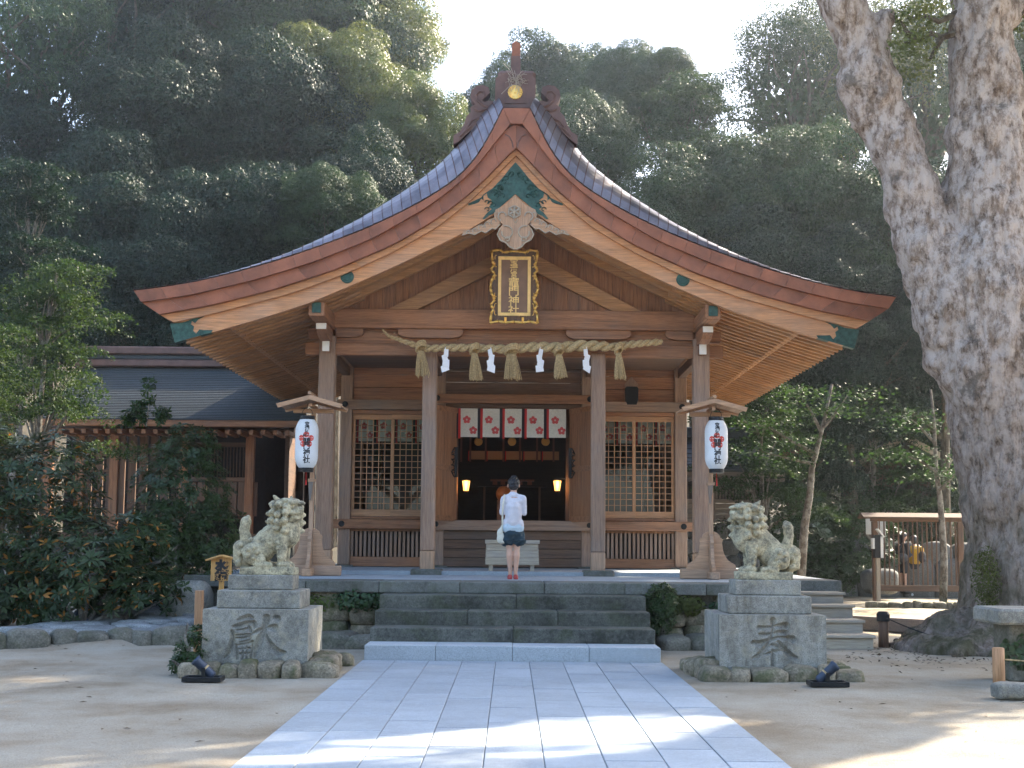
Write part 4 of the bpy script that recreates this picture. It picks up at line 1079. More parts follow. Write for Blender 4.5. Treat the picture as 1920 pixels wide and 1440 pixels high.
for q in (at(920, 1060, YO2).x, at(998, 1060, YO2).x):
    for y in (YO2 + .04, YO2 + .36): cbox((q - .035, y, .966), (q + .035, y + .07, bz0 - .001), .004).build('leg', W['palez'], t)

# ------------------------------------------------------------------ paper lanterns on their stands
def lantern_text(sz, r_at, c0_, z_top):
    chars = '宝満宮竈門神社'; sizes = [.082, .082, .06, .15, .125, .125, .125]
    me = column_text(chars, sizes, bold=.004, extrude=0, gap=.88, wide=.9); out = []
    for v in me.v:
        z = z_top + v[2]; r_ = r_at(z) + .0035; a = v[0] / r_
        out.append((r_ * math.sin(a), -r_ * math.cos(a), z))
    me.v = out; return me
M_INK = plain('black_ink', (.02, .022, .026), .6)
M_LRED = plain('red_print', (.62, .055, .03), .6)
M_LPAP = plain('lantern_paper', (.70, .72, .74), .6, nz=.06, scale=4)
def make_lantern():
    base = MB().lathe([(.10, -.36), (.11, -.40), (.115, -.455), (.10, -.46)], 20).mesh('ring')
    H = .80; prof = []
    def ra(z):
        u = abs(z) / (H / 2); return .186 * (1 - max(0, (u - .45) / .55) ** 2.4 * .42) - .002
    nk = 64
    for k in range(nk + 1):
        z = -H / 2 + H * k / nk; prof.append((ra(z) + (.0022 if k % 2 else -.001), z))
    t = thing('paper_lantern', '', 'lantern', (0, 0, 0), group='paper lanterns on wooden stands')
    sh = MB().lathe(prof, 28).build('paper_shade', M_LPAP, t, True)
    lt = lantern_text(1, ra, None, .345); lt.v = [(v[0] - .02 if False else v[0], v[1], v[2]) for v in lt.v]
    link('black_lettering', lt.mesh('letters'), M_INK, sh)
    fm = MB(); c = Vector((-.01, 0, .055)); r_ = .135
    for k in range(5):
        a = 2 * math.pi * k / 5; cx_, cz_ = c.x + math.sin(a) * r_ * .62, c.z + math.cos(a) * r_ * .62; pts = []
        for s_ in np.linspace(0, 2 * math.pi, 15)[:-1]:
            x, z = cx_ + math.cos(s_) * r_ * .36, cz_ + math.sin(s_) * r_ * .36; q = ra(z) + .0018; pts.append((q * math.sin(x / q), -q * math.cos(x / q), z))
        ctr = (ra(cz_) + .0018); ctr = (ctr * math.sin(cx_ / ctr), -ctr * math.cos(cx_ / ctr), cz_)
        fm.add([ctr] + pts, [(0, i + 1, (i + 1) % 14 + 1) for i in range(14)])
    fm.build('red_blossom', M_LRED, sh)
    MB().lathe([(.118, H / 2 - .015), (.122, H / 2), (.118, H / 2 + .05), (.10, H / 2 + .05)], 20).build('top_ring', M_BLACK, t)
    MB().lathe([(.10, -H / 2 - .055), (.118, -H / 2 - .05), (.122, -H / 2), (.118, -H / 2 + .015)], 20).build('bottom_ring', M_BLACK, t)
    mb = MB(); mb.tube([(.09 * math.cos(q), 0, H / 2 + .05 + .13 * math.sin(q)) for q in np.linspace(0, math.pi, 10)], .005, 5); mb.tube([(0, 0, H / 2 + .17), (0, 0, H / 2 + .24)], .005, 5)
    mb.build('wire_handle', M_BLACK, t)
    mb = MB(); mb.tube([(0, 0, -H / 2 - .05), (.004, 0, -H / 2 - .18)], .005, 5); mb.tube([(.004, 0, -H / 2 - .18), (.004, 0, -H / 2 - .26)], [.008, .014], 6); mb.build('tassel', M_RED, t)
    return t
def make_stand():
    t = thing('lantern_stand', '', 'lantern stand', (0, 0, 0), group='wooden lantern stands')
    cbox((-.035, -.035, .16), (.035, .035, 2.66), .006).build('pole', W['standz'], t)
    cbox((-.50, -.07, 0), (.50, .07, .16), .012).build('base_beam', W['standx'], t)
    cbox((-.075, -.48, 0), (.075, .48, .115), .012).build('cross_beam', W['standy'], t)
    wing = [(.04, .161), (.40, .161), (.385, .23), (.33, .26), (.27, .30), (.22, .37), (.19, .46), (.175, .58), (.19, .62), (.165, .66), (.145, .66), (.13, .71), (.09, .74), (.04, .76)]
    for sg in (-1, 1):
        MB().prism([(sg * x, z) for x, z in wing], -.03, .03).build('side_bracket', W['standx'], t)
        m = Matrix(((0, 1, 0, 0), (1, 0, 0, 0), (0, 0, 1, 0), (0, 0, 0, 1)))
        MB().prism([(sg * x * .8, z - .04) for x, z in wing], -.028, .028, m=m).build('front_bracket', W['standx'], t)
    # roof: two boards each side with rim and a ridge bar, open in front to hold the lantern
    rx, rz = .50, .14
    for sg in (-1, 1):
        MB().prism([(0, 2.86), (sg * rx, 2.86 - rz), (sg * rx, 2.86 - rz - .022), (0, 2.836)], -.52, .30).build('roof_board', W['standy'], t)
        for y0, y1 in ((-.545, -.50), (.28, .32)):
            MB().prism([(0, 2.868), (sg * (rx + .025), 2.865 - rz), (sg * (rx + .0), 2.80 - rz), (0, 2.795)], y0, y1).build('gable_board', W['standx'], t)
    cbox((-.025, -.55, 2.872), (.025, .33, 2.925), .006).build('ridge_bar', W['standy'], t)
    cbox((-.33, -.04, 2.62), (.33, .04, 2.69), .008).build('cross_arm', W['standx'], t)
    cbox((-.03, -.42, 2.691), (.03, .25, 2.75), .006).build('hanger_arm', W['standy'], t)
    cbox((-.055, -.10, 1.50), (.055, .055, 1.55), .004).build('rest_block', W['standx'], t)
    MB().prism([(-.05, 1.50), (.03, 1.50), (-.01, 1.20), (-.03, 1.22)], -.09, -.036).build('rest_bracket', W['greyz'], t)
    return t
l0 = make_lantern(); s0 = make_stand()
for i, (px, py, lx, ly, lab_) in enumerate(((581, 1077.5, 575, 832, 'on the closed-mouth lion side'), (1333.5, 1083.5, 1343, 834, 'on the open-mouth lion side'))):
    s_ = s0 if i == 0 else copy_tree(s0); l_ = l0 if i == 0 else copy_tree(l0)
    p = at(px, py, 23.1); p.z = .901; q = at(lx, ly, 23.1 - .28)
    s_.matrix_basis = Matrix.Translation(p); l_.matrix_basis = Matrix.Translation(q) @ Matrix.Rotation(R(8 if i == 0 else -2), 4, 'Z')
    s_['label'] = 'tall roofed wooden lantern stand on the terrace ' + lab_; l_['label'] = 'white paper lantern with red blossom hanging from the stand ' + lab_

# ------------------------------------------------------------------ lion pedestals with carved characters
S_HON = [  # 奉, strokes as (x, y, radius) in pixels of a 1920-wide crop (1300,1120)-(1580,1300)
 [(1025, 300, 42), (1025, 360, 30), (1020, 450, 22), (985, 560, 34), (920, 670, 40), (840, 750, 34), (770, 780, 16)],
 [(845, 390, 28), (900, 395, 24), (990, 385, 24), (1100, 365, 26), (1190, 365, 48)], [(850, 475, 16), (960, 480, 20), (1080, 455, 26), (1170, 455, 36)],
 [(775, 585, 34), (850, 600, 42), (960, 565, 34), (1080, 520, 24), (1200, 520, 24), (1275, 540, 48)],
 [(1095, 570, 16), (1130, 620, 34), (1190, 700, 40), (1260, 760, 40), (1330, 775, 18)],
 [(930, 655, 14), (1010, 610, 28), (1090, 640, 30), (1110, 660, 22)], [(900, 740, 12), (1000, 715, 20), (1100, 690, 30), (1150, 690, 22)], [(1025, 690, 24), (1025, 790, 30), (1025, 880, 30)]]
S_KEN = [  # 獻
 [(590, 295, 20), (640, 275, 32), (730, 255, 40), (770, 265, 26)], [(530, 380, 22), (600, 370, 36), (700, 330, 34), (790, 330, 36), (800, 370, 30)], [(720, 345, 20), (730, 395, 22), (760, 440, 18)],
 [(570, 420, 12), (640, 420, 16), (750, 390, 14)], [(515, 440, 26), (525, 520, 32), (505, 620, 40), (465, 720, 42), (425, 770, 16)], [(560, 490, 12), (650, 485, 16), (750, 480, 18)],
 [(560, 525, 14), (640, 530, 20), (740, 500, 22), (745, 540, 14)], [(610, 580, 12), (680, 570, 16), (740, 550, 16)], [(560, 615, 22), (570, 700, 30), (580, 790, 20)], [(580, 620, 14), (680, 600, 24), (775, 580, 28), (770, 660, 20), (750, 780, 18)],
 [(600, 670, 12), (740, 655, 14)], [(640, 620, 12), (650, 700, 14), (645, 800, 14)], [(700, 620, 12), (700, 700, 14), (700, 800, 14)], [(600, 730, 12), (740, 720, 14)],
 [(955, 270, 52), (950, 340, 40), (915, 440, 44), (870, 560, 52), (825, 680, 46), (800, 770, 22)], [(780, 465, 16), (860, 430, 28), (960, 390, 30), (1060, 390, 48)],
 [(950, 490, 16), (985, 570, 32), (1040, 660, 46), (1110, 710, 46), (1190, 710, 22)], [(1065, 260, 30), (1105, 270, 36)]]
def carved_block(name, mat, lo, hi, strokes, ox, oy, parent, Y, depth=.05):
    """block whose front face is a fine grid pressed in along brush strokes"""
    nx, nz = 230, 130; xs = np.linspace(lo[0], hi[0], nx); zs = np.linspace(lo[2], hi[2], nz)
    X, Z = np.meshgrid(xs, zs); D = np.full(X.shape, -1.0)
    for st in strokes:
        pts = []
        for (a, b, r_) in st:
            p = at(ox + a / 6.857, oy + b / 6.857, Y); pts.append((p.x, p.z, r_ / 6.857 / (F / Y)))
        for (ax, az, ar), (bx, bz, br) in zip(pts[:-1], pts[1:]):
            dx, dz = bx - ax, bz - az; t = np.clip(((X - ax) * dx + (Z - az) * dz) / max(1e-9, dx * dx + dz * dz), 0, 1)
            d = (ar + (br - ar) * t) - np.hypot(X - ax - t * dx, Z - az - t * dz); D = np.maximum(D, d)
    dep = depth * np.clip((D + .004) / .034, 0, 1) ** .7
    dep[D < -.004] = 0
    Yv = lo[1] + dep; Yv[[0, -1], :] = lo[1]; Yv[:, [0, -1]] = lo[1]
    V = np.stack([X, Yv, Z], -1).reshape(-1, 3).tolist(); Fs = [(j * nx + i, j * nx + i + 1, (j + 1) * nx + i + 1, (j + 1) * nx + i) for j in range(nz - 1) for i in range(nx - 1)]
    mb = MB(); mb.v = V; mb.f = Fs; b = len(V)
    mb.v += [(lo[0], hi[1], lo[2]), (hi[0], hi[1], lo[2]), (hi[0], hi[1], hi[2]), (lo[0], hi[1], hi[2])]
    bot = list(range(nx)); top = [(nz - 1) * nx + i for i in range(nx)]; lf = [j * nx for j in range(nz)]; rt = [j * nx + nx - 1 for j in range(nz)]
    mb.f += [tuple([b + 1, b] + bot), tuple([b + 3, b + 2] + top[::-1]), tuple([b, b + 3] + lf[::-1]), tuple([b + 2, b + 1] + rt), (b, b + 1, b + 2, b + 3)]
    return mb.build(name, mat, parent)
def dims(x0, x1, y0, y1, Y):
    a = at(x0, y1, Y); b = at(x1, y0, Y); m = at((x0 + x1) / 2, y1, Y).z, at((x0 + x1) / 2, y0, Y).z
    return a.x, b.x, m[0], m[1]
PEDTOP = []
for sg, lab_, (bx, md, tp), st, ox, oy, mats in ((-1, 'stepped granite pedestal with a large carved character under the closed-mouth lion', ((377, 578.5, 1143, 1243), (406, 563, 1107, 1140), (427, 549, 1078, 1106)), S_KEN, 360, 1120, (M_PED, M_PED, M_PED)),
                                 (1, 'stepped granite pedestal, streaked and carved with a character, under the open-mouth lion', ((1349.5, 1549, 1153.5, 1254), (1365.5, 1521.5, 1117.5, 1151), (1378.5, 1502, 1087.5, 1116)), S_HON, 1300, 1120, (M_PED2, M_PED2, M_PED))):
    Yb = 15.8; x0, x1, z0, z1 = dims(*bx, Yb); t = thing('lion_pedestal', lab_, 'pedestal', ((x0 + x1) / 2, Yb + .6, 0), group='lion pedestals')
    carved_block('carved_block', mats[0], (x0, Yb, z0 - .04), (x1, Yb + 1.2, z1), st, ox, oy, t, Yb)
    x2, x3, _, zz1 = dims(*md, Yb + .2); cbox((x2, Yb + .2, z1 - .0), (x3, Yb + 1.0, zz1), .012).build('middle_block', mats[1], t)
    x4, x5, _, zz2 = dims(*tp, Yb + .36); cbox((x4, Yb + .36, zz1), (x5, Yb + .84, zz2), .012).build('top_block', mats[2], t)
    PEDTOP.append(((x4 + x5) / 2, Yb + .60, zz2))
    # rubble footing
    q = x0 - .22; rq = random.Random(9 + sg)
    for side in range(3):
        s_ = 0; L = (x1 - x0 + .5) if side == 0 else 1.3
        while s_ < L - .05:
            w_ = rq.uniform(.18, .42); sd += 1
            o = link('footing_stone', rock_mesh('foot', (w_ * .55, rq.uniform(.14, .2), rq.uniform(.10, .16)), sd, 3, .2), M_ROCK, t, True)
            c_ = s_ + w_ / 2
            o.location = ((q + c_, Yb - .10 + rq.uniform(-.03, .03), z0 - .10) if side == 0 else (((x0 - .12) if side == 1 else (x1 + .14)) + rq.uniform(-.03, .03), Yb + c_, z0 - .09 + (.06 if side == 2 - (sg > 0) and c_ < .5 else 0)))
            o.rotation_euler = (rq.uniform(-.15, .15), rq.uniform(-.12, .12), rq.uniform(-.2, .2) + (math.pi / 2 if side else 0)); s_ += w_
    cbox((x0 - .15, Yb - .02, -.05), (x1 + .15, Yb + 1.3, z0 - .045), .03).build('footing_core', M_ROCK, t)

# ------------------------------------------------------------------ guardian lions
def lion(seed, mouth_open):
    P = [('b', (-.305, -.19, 0), (.31, .19, .085))]
    S = lambda c, r_, m=None: P.append(('s', c, r_) if m is None else ('s', c, r_, m))
    C = lambda a, b, r0, r1: P.append(('c', a, b, r0, r1))
    # trunk
    S((.20, 0, .47), (.145, .15, .17)); S((.05, 0, .40), (.17, .145, .17)); S((-.10, 0, .29), (.17, .15, .15)); C((.12, 0, .52), (-.16, 0, .28), .14, .13)
    for y in (-1, 1):
        C((.15, y * .10, .42), (.155, y * .105, .16), .075, .052); S((.17, y * .105, .115), (.085, .062, .042))
        for k in (-1, 0, 1): S((.235, y * .105 + k * .035, .105), (.035, .02, .03))
        for k in range(4): S((.11 + .01 * k, y * .155, .36 - k * .055), (.03, .022, .03))
        S((-.17, y * .125, .235), (.12, .065, .13)); S((-.09, y * .145, .16), (.07, .05, .075)); S((-.06, y * .15, .112), (.10, .055, .04))
        for k in (-1, 0, 1): S((.03, y * .15 + k * .03, .108), (.032, .019, .03))
        for k in range(5):
            a = k * 1.25; S((-.17 + .06 * math.cos(a), y * .19, .25 + .06 * math.sin(a)), .026)
    # tail: upright plume over a mass of curls
    C((-.25, 0, .30), (-.30, 0, .50), .075, .055); C((-.30, 0, .50), (-.285, 0, .60), .058, .062); C((-.285, 0, .60), (-.262, 0, .645), .06, .03)
    C((-.25, 0, .28), (-.34, 0, .30), .09, .09); C((-.34, 0, .28), (-.35, 0, .16), .085, .07); C((-.33, 0, .16), (-.27, 0, .10), .065, .06)
    rq = random.Random(seed)
    for k in range(22):
        a = rq.uniform(-2.4, 2.4); z = rq.uniform(.12, .34); S((-.30 - .08 * math.cos(a), .085 * math.sin(a), z), rq.uniform(.022, .038))
    for k in range(6): S((-.20 - .0 * k + .03 * rq.gauss(0, 1), rq.uniform(-.08, .08), .34 + .03 * k * .3), .03)
    # spine of small curls
    for k in range(7): S((.02 - k * .035, rq.uniform(-.02, .02), .60 - k * .045), .032)
    # head, turned towards the viewer
    hm = Matrix.Translation((.185, -.01, .715)) @ Matrix.Rotation(R(-32), 4, 'Z') @ Matrix.Rotation(R(2), 4, 'Y'); h3 = hm.to_3x3()
    def H(c, r_): P.append(('s', hm @ Vector(c), r_, h3))
    H((-.01, 0, .03), (.135, .125, .125)); H((.06, 0, .0), (.09, .10, .10)); H((.02, 0, .11), (.13, .13, .05))
    H((.15, 0, .005), (.07, .085, .04)); H((.20, 0, .035), (.035, .05, .032))       # muzzle and nose
    for y in (-1, 1):
        H((.185, y * .025, .045), (.022, .022, .02)); H((.135, y * .07, .105), (.055, .05, .026)); H((.13, y * .062, .062), (.024, .026, .02))
        H((.10, y * .11, .04), (.05, .03, .05)); H((.135, y * .08, -.005), (.045, .03, .03))
        P.append(('c', hm @ Vector((-.04, y * .115, .11)), hm @ Vector((-.075, y * .15, .175)), .042, .012))
        H((.05, y * .10, .13), (.05, .03, .025))
    if mouth_open: H((.10, 0, -.125), (.075, .075, .028)); H((.145, 0, -.118), (.035, .052, .02)); H((.03, 0, -.08), (.06, .09, .06))
    else: H((.125, 0, -.06), (.065, .075, .038)); H((.08, 0, -.08), (.07, .085, .045))
    # mane: rows of snail curls round the head and down the neck
    for ring, (rad, zoff, nn, rr_) in enumerate(((.155, .07, 9, .042), (.175, -.02, 10, .045), (.178, -.11, 10, .047), (.172, -.20, 9, .046))):
        for k in range(nn):
            a = math.pi * (.30 + 1.40 * k / (nn - 1)) + rq.uniform(-.05, .05)
            c_ = Vector((-.01 + rad * 1.03 * math.cos(a), rad * .96 * math.sin(a), zoff + .012 * (k % 2 * 2 - 1)))
            H(c_, rr_ * rq.uniform(.86, 1.0))
            d = Vector((math.cos(a), math.sin(a), 0)); t_ = Vector((-d.y, d.x, 0))
            H(c_ + d * rr_ * .75, rr_ * .52)
    for k in range(9):
        a = -1.2 + 2.4 * k / 8; H((.06 + .10 * math.cos(a) - .03, .115 * math.sin(a), -.145 - .02 * math.cos(a)), (.028, .03, .04))
    me = blob('lion', P, .0078, 1, .009, 16, seed)
    return me
for i, (c_, nm, lab_, op) in enumerate(((PEDTOP[0], 'lion_statue', 'weathered stone guardian lion with closed mouth facing the stairs', False), (PEDTOP[1], 'lion_statue', 'pale lichened stone guardian lion with open grinning mouth', True))):
    me = lion(3 + i, op)
    if i:                                    # the partner looks the other way
        co = np.empty(len(me.vertices) * 3); me.vertices.foreach_get('co', co); co = co.reshape(-1, 3); co[:, 0] *= -1
        me.vertices.foreach_set('co', co.ravel()); me.flip_normals(); me.update()
    o = link(nm, me, M_LION, None, True); s_ = 1.0 if i == 0 else 1.0
    ln = dims(*(((450, 549, 1064, 1078)) if i == 0 else (1392, 1482, 1073, 1087)), Yb + .4)
    o.location = ((ln[0] + ln[1]) / 2, c_[1], c_[2]); tag(o, lab_, 'statue', 'guardian lion statues')
# ------------------------------------------------------------------ small yellow sign by the pedestal
M_YEL = wood('new_cypress', (.56, .31, .09), 'z', .04, .5, 0, .86)
YS = 17.9
t = thing('wooden_sign', 'small orange wooden house-shaped sign with black characters beside the closed-mouth lion pedestal', 'sign', tuple(at(412, 1190, YS)))
def SP(x, y, d=0): p = at(x, y, YS); return (p.x, p.z)
bd = MB().prism([SP(394.5, 1089), SP(433, 1089), SP(434, 1046), SP(415, 1042.5), SP(396, 1050)], YS, YS + .03).build('sign_board', M_YEL, t)
for a, b in (((387, 1050.5), (415.5, 1041.5)), ((415.5, 1041.5), (440, 1047.5))):
    p, q = at(*a, YS), at(*b, YS); MB().beam((p.x, YS + .01, p.z), (q.x, YS + .01, q.z), .15, .022, .003, (0, 1, 0) if False else (0, 0, 1)).build('roof_board', M_YEL, t)
p0 = at(414, 1090, YS); cbox((p0.x - .03, YS + .031, 0), (p0.x + .03, YS + .07, p0.z + .3), .004).build('post', M_YEL, t)
tx = column_text('水鏡', [.128, .135], bold=.012, extrude=.002, gap=1.02); c = at(414.5, 1049.5, YS)
tx.v = [(c.x + v[0], YS - .004 + v[1], c.z + v[2]) for v in tx.v]; link('black_lettering', tx.mesh('letters'), M_INK, bd)
tx = column_text('みずかがみ', [.046, .046, .046, .046, .046], bold=.002, extrude=.001, gap=1.05); c = at(426.8, 1052.5, YS)
tx.v = [(c.x + v[0], YS - .003 + v[1], c.z + v[2]) for v in tx.v]; link('small_lettering', tx.mesh('letters'), M_INK, bd)
t = thing('stake', 'bare square wooden stake standing between the potted-looking shrub and the closed-mouth lion pedestal', 'stake', tuple(at(374, 1210, 17.2)))
p = at(374, 1107, 17.2); cbox((p.x - .045, 17.16, 0), (p.x + .045, 17.25, p.z), .006).build('stake_shaft', W['sashz'], t)
t['label'] = 'bare square wooden stake against the corner of the closed-mouth lion pedestal'

# ------------------------------------------------------------------ ground spotlights
def make_spot():
    t = thing('spotlight', '', 'spotlight', (0, 0, 0), group='ground spotlights')
    mb = MB()
    for a, b in (((-.20, -.13, 0), (.20, -.10, .05)), ((-.20, .10, 0), (.20, .13, .05)), ((-.20, -.099, 0), (-.17, .099, .05)), ((.17, -.099, 0), (.20, .099, .05))): mb._box(a, b, .004, None)
    mb.build('base_tray', M_BLACK, t); cbox((-.168, -.098, 0), (.168, .098, .025), 0).build('tray_gravel', M_KERB, t)
    M_ = plain('spot_housing', (.045, .06, .095), .45, .3)
    hm = Matrix.Translation((.01, 0, .13)) @ Matrix.Rotation(R(-48), 4, 'Y')
    h = MB().lathe([(.001, -.13), (.04, -.125), (.05, -.10), (.052, .10), (.058, .105), (.058, .135), (.05, .135), (.045, .12)], 18, hm).build('lamp_housing', M_, t, True)
    MB().lathe([(.054, -.02), (.054, .0)], 18, hm).build('clamp_band', M_STRAW, h)
    mb = MB(); mb._box((-.01, -.07, .02), (.03, -.06, .14), .003, None); mb._box((-.01, .06, .02), (.03, .07, .14), .003, None); mb.build('bracket', M_BLACK, t)
    return t
s0 = make_spot()
for i, (px, py, rz, lab_) in enumerate(((381, 1277, 0, 'dark spotlight in a flat tray beside the low shrub at the closed-mouth lion'), (1552, 1286, math.pi, 'dark blue spotlight in a flat tray at the corner of the open-mouth lion pedestal'), (118, 1168, R(-20), 'black spotlight under the rhododendron, the one farther from the stairs'), (152, 1175, R(10), 'black spotlight under the rhododendron, the one nearer the stairs'))):
    s_ = s0 if i == 0 else copy_tree(s0); d = 1.0
    hz = .0 if i < 2 else .12
    ray = at(px, py, 10) - CAMLOC; k = (hz + .01 - 1.5) / ray.z; p = CAMLOC + ray * k
    s_.matrix_basis = Matrix.Translation(p) @ Matrix.Rotation(rz, 4, 'Z'); s_['label'] = lab_

# ------------------------------------------------------------------ people
M_SKIN = plain('skin', (.56, .33, .235), .5, nz=.06, scale=6)
M_HAIR = plain('black_hair', (.012, .011, .013), .4, nz=.4, scale=40, bumpy=.4)
def cloth(name, c): return plain(name, c, .85, nz=.08, scale=14, bumpy=.15)
pw_ = at(961.5, 1085, 21.9); pw_.z = .90
w = thing('person', 'woman in white cardigan and dark shorts, back turned, bowing before the offering box', 'person', tuple(pw_), R(0))
def wl(name, prims, vx, mat, parent, sm_=3, disp=0, sc=8):
    me = blob(name, prims, vx, sm_, disp, sc); me.transform(Matrix.Translation(pw_)); return link(name, me, mat, parent, True)
body = []
for sx in (-1, 1):
    body += [('c', (sx * .062, 0, .54), (sx * .054, -.005, .455), .062, .046), ('c', (sx * .054, -.005, .455), (sx * .052, -.02, .35), .045, .052), ('c', (sx * .052, -.02, .35), (sx * .042, .0, .10), .050, .029),
             ('c', (sx * .065, 0, .72), (sx * .062, 0, .54), .082, .063), ('c', (sx * .042, 0, .10), (sx * .044, .02, .045), .03, .032), ('s', (sx * .046, .07, .032), (.034, .085, .028)),
             ('c', (sx * .145, .0, 1.235), (sx * .165, .02, 1.01), .045, .036), ('c', (sx * .165, .02, 1.01), (sx * .035, .20, 1.16), .035, .026), ('s', (sx * .018, .22, 1.21), (.014, .03, .065)),
             ('s', (sx * .088, .03, 1.425), (.012, .02, .032))]
    for k in range(4): body.append(('c', (sx * .014, .205 + .014 * k, 1.235), (sx * .010, .21 + .016 * k, 1.31 - .008 * abs(k - 1.5)), .0085, .0065))
    body.append(('c', (sx * .022, .195, 1.20), (sx * .012, .185, 1.265), .011, .008))
body += [('s', (0, 0, .80), (.135, .095, .12)), ('c', (0, 0, .85), (0, .0, 1.10), .105, .115), ('s', (0, .0, 1.19), (.15, .085, .09)), ('c', (0, .0, 1.24), (0, .035, 1.37), .056, .046),
         ('s', (0, .07, 1.44), (.078, .092, .105)), ('s', (0, .155, 1.41), (.012, .02, .014)), ('s', (0, .13, 1.375), (.03, .03, .02)), ('s', (-.03, .14, 1.44), (.018, .012, .01)), ('s', (.03, .14, 1.44), (.018, .012, .01))]
wl('body', body, .009, M_SKIN, w, 3)
hair = [('s', (0, .055, 1.475), (.094, .105, .085)), ('s', (0, .015, 1.425), (.078, .062, .07)), ('s', (0, .02, 1.545), (.05, .05, .04)), ('s', (.02, .0, 1.555), (.03, .03, .03)), ('s', (0, .0, 1.385), (.055, .035, .035))]
wl('hair', hair, .008, M_HAIR, w, 2, .012, 30)
car = [('c', (0, -.005, .86), (0, -.01, 1.12), .128, .128), ('s', (0, -.01, 1.18), (.165, .095, .085)), ('s', (0, -.004, .83), (.15, .105, .07)), ('c', (-.07, -.0, .84), (.07, -.0, .84), .10, .10), ('s', (.10, -.02, .835), (.05, .06, .05))]
for sx in (-1, 1): car += [('c', (sx * .140, -.005, 1.225), (sx * .170, .018, 1.01), .058, .046), ('c', (sx * .170, .018, 1.01), (sx * .06, .175, 1.14), .046, .036), ('c', (sx * .05, .0, 1.25), (sx * .14, -.005, 1.225), .055, .055)]
car += [('c', (-.045, -.01, 1.285), (.045, -.01, 1.285), .032, .032), ('c', (-.055, .03, 1.275), (.055, .03, 1.275), .03, .03), ('s', (0, -.02, 1.275), (.085, .055, .04)), ('s', (0, .0, 1.31), (.062, .05, .028))]
mcar = cloth('white_cardigan', (.62, .60, .65)); wl('cardigan', car, .009, mcar, w, 3, .014, 6)
wl('blouse_hem', [('c', (-.05, 0, .785), (.05, 0, .785), .122, .122), ('s', (0, 0, .785), (.172, .132, .022))], .010, cloth('pale_blue_blouse', (.48, .58, .66)), w, 2)
sh = [('c', (0, 0, .70), (0, 0, .68), .13, .14)]
for sx in (-1, 1): sh += [('c', (sx * .06, 0, .70), (sx * .085, 0, .595), .098, .108), ('s', (sx * .085, 0, .59), (.11, .115, .035))]
wl('shorts', sh, .010, cloth('navy_shorts', (.018, .04, .055)), w, 2, .022, 12)
for sx in (-1, 1):
    wl('shoe', [('s', (sx * .046, .085, .032), (.042, .10, .032)), ('s', (sx * .044, .0, .038), (.038, .045, .042)), ('b', (sx * .046 - .036, -.035, .0), (sx * .046 + .036, .16, .018))], .008, plain('red_leather', (.42, .06, .055), .45), w, 2)
bag = thing('shoulder_bag', 'cream canvas tote bag hanging from the praying woman\'s shoulder', 'bag', tuple(pw_ + Vector((-.19, -.03, .54))))
me = blob('bag', [('s', (-.185, -.04, .62), (.065, .06, .085)), ('s', (-.20, -.04, .70), (.052, .05, .07)), ('c', (-.19, -.04, .74), (-.165, -.03, .83), .036, .012), ('s', (-.155, -.04, .57), (.05, .055, .04))], .008, 3, .012, 12); me.transform(Matrix.Translation(pw_))
M_BAG = cloth('cream_canvas', (.66, .63, .53)); link('bag_body', me, M_BAG, bag, True)
MB().tube([pw_ + Vector(q) for q in ((-.165, -.04, .82), (-.168, -.085, 1.0), (-.155, -.105, 1.15), (-.142, -.062, 1.275), (-.135, .0, 1.29), (-.145, .07, 1.2), (-.165, .02, .95), (-.165, -.02, .83))], .013, 6, flat=.5).build('strap', M_BAG, bag)
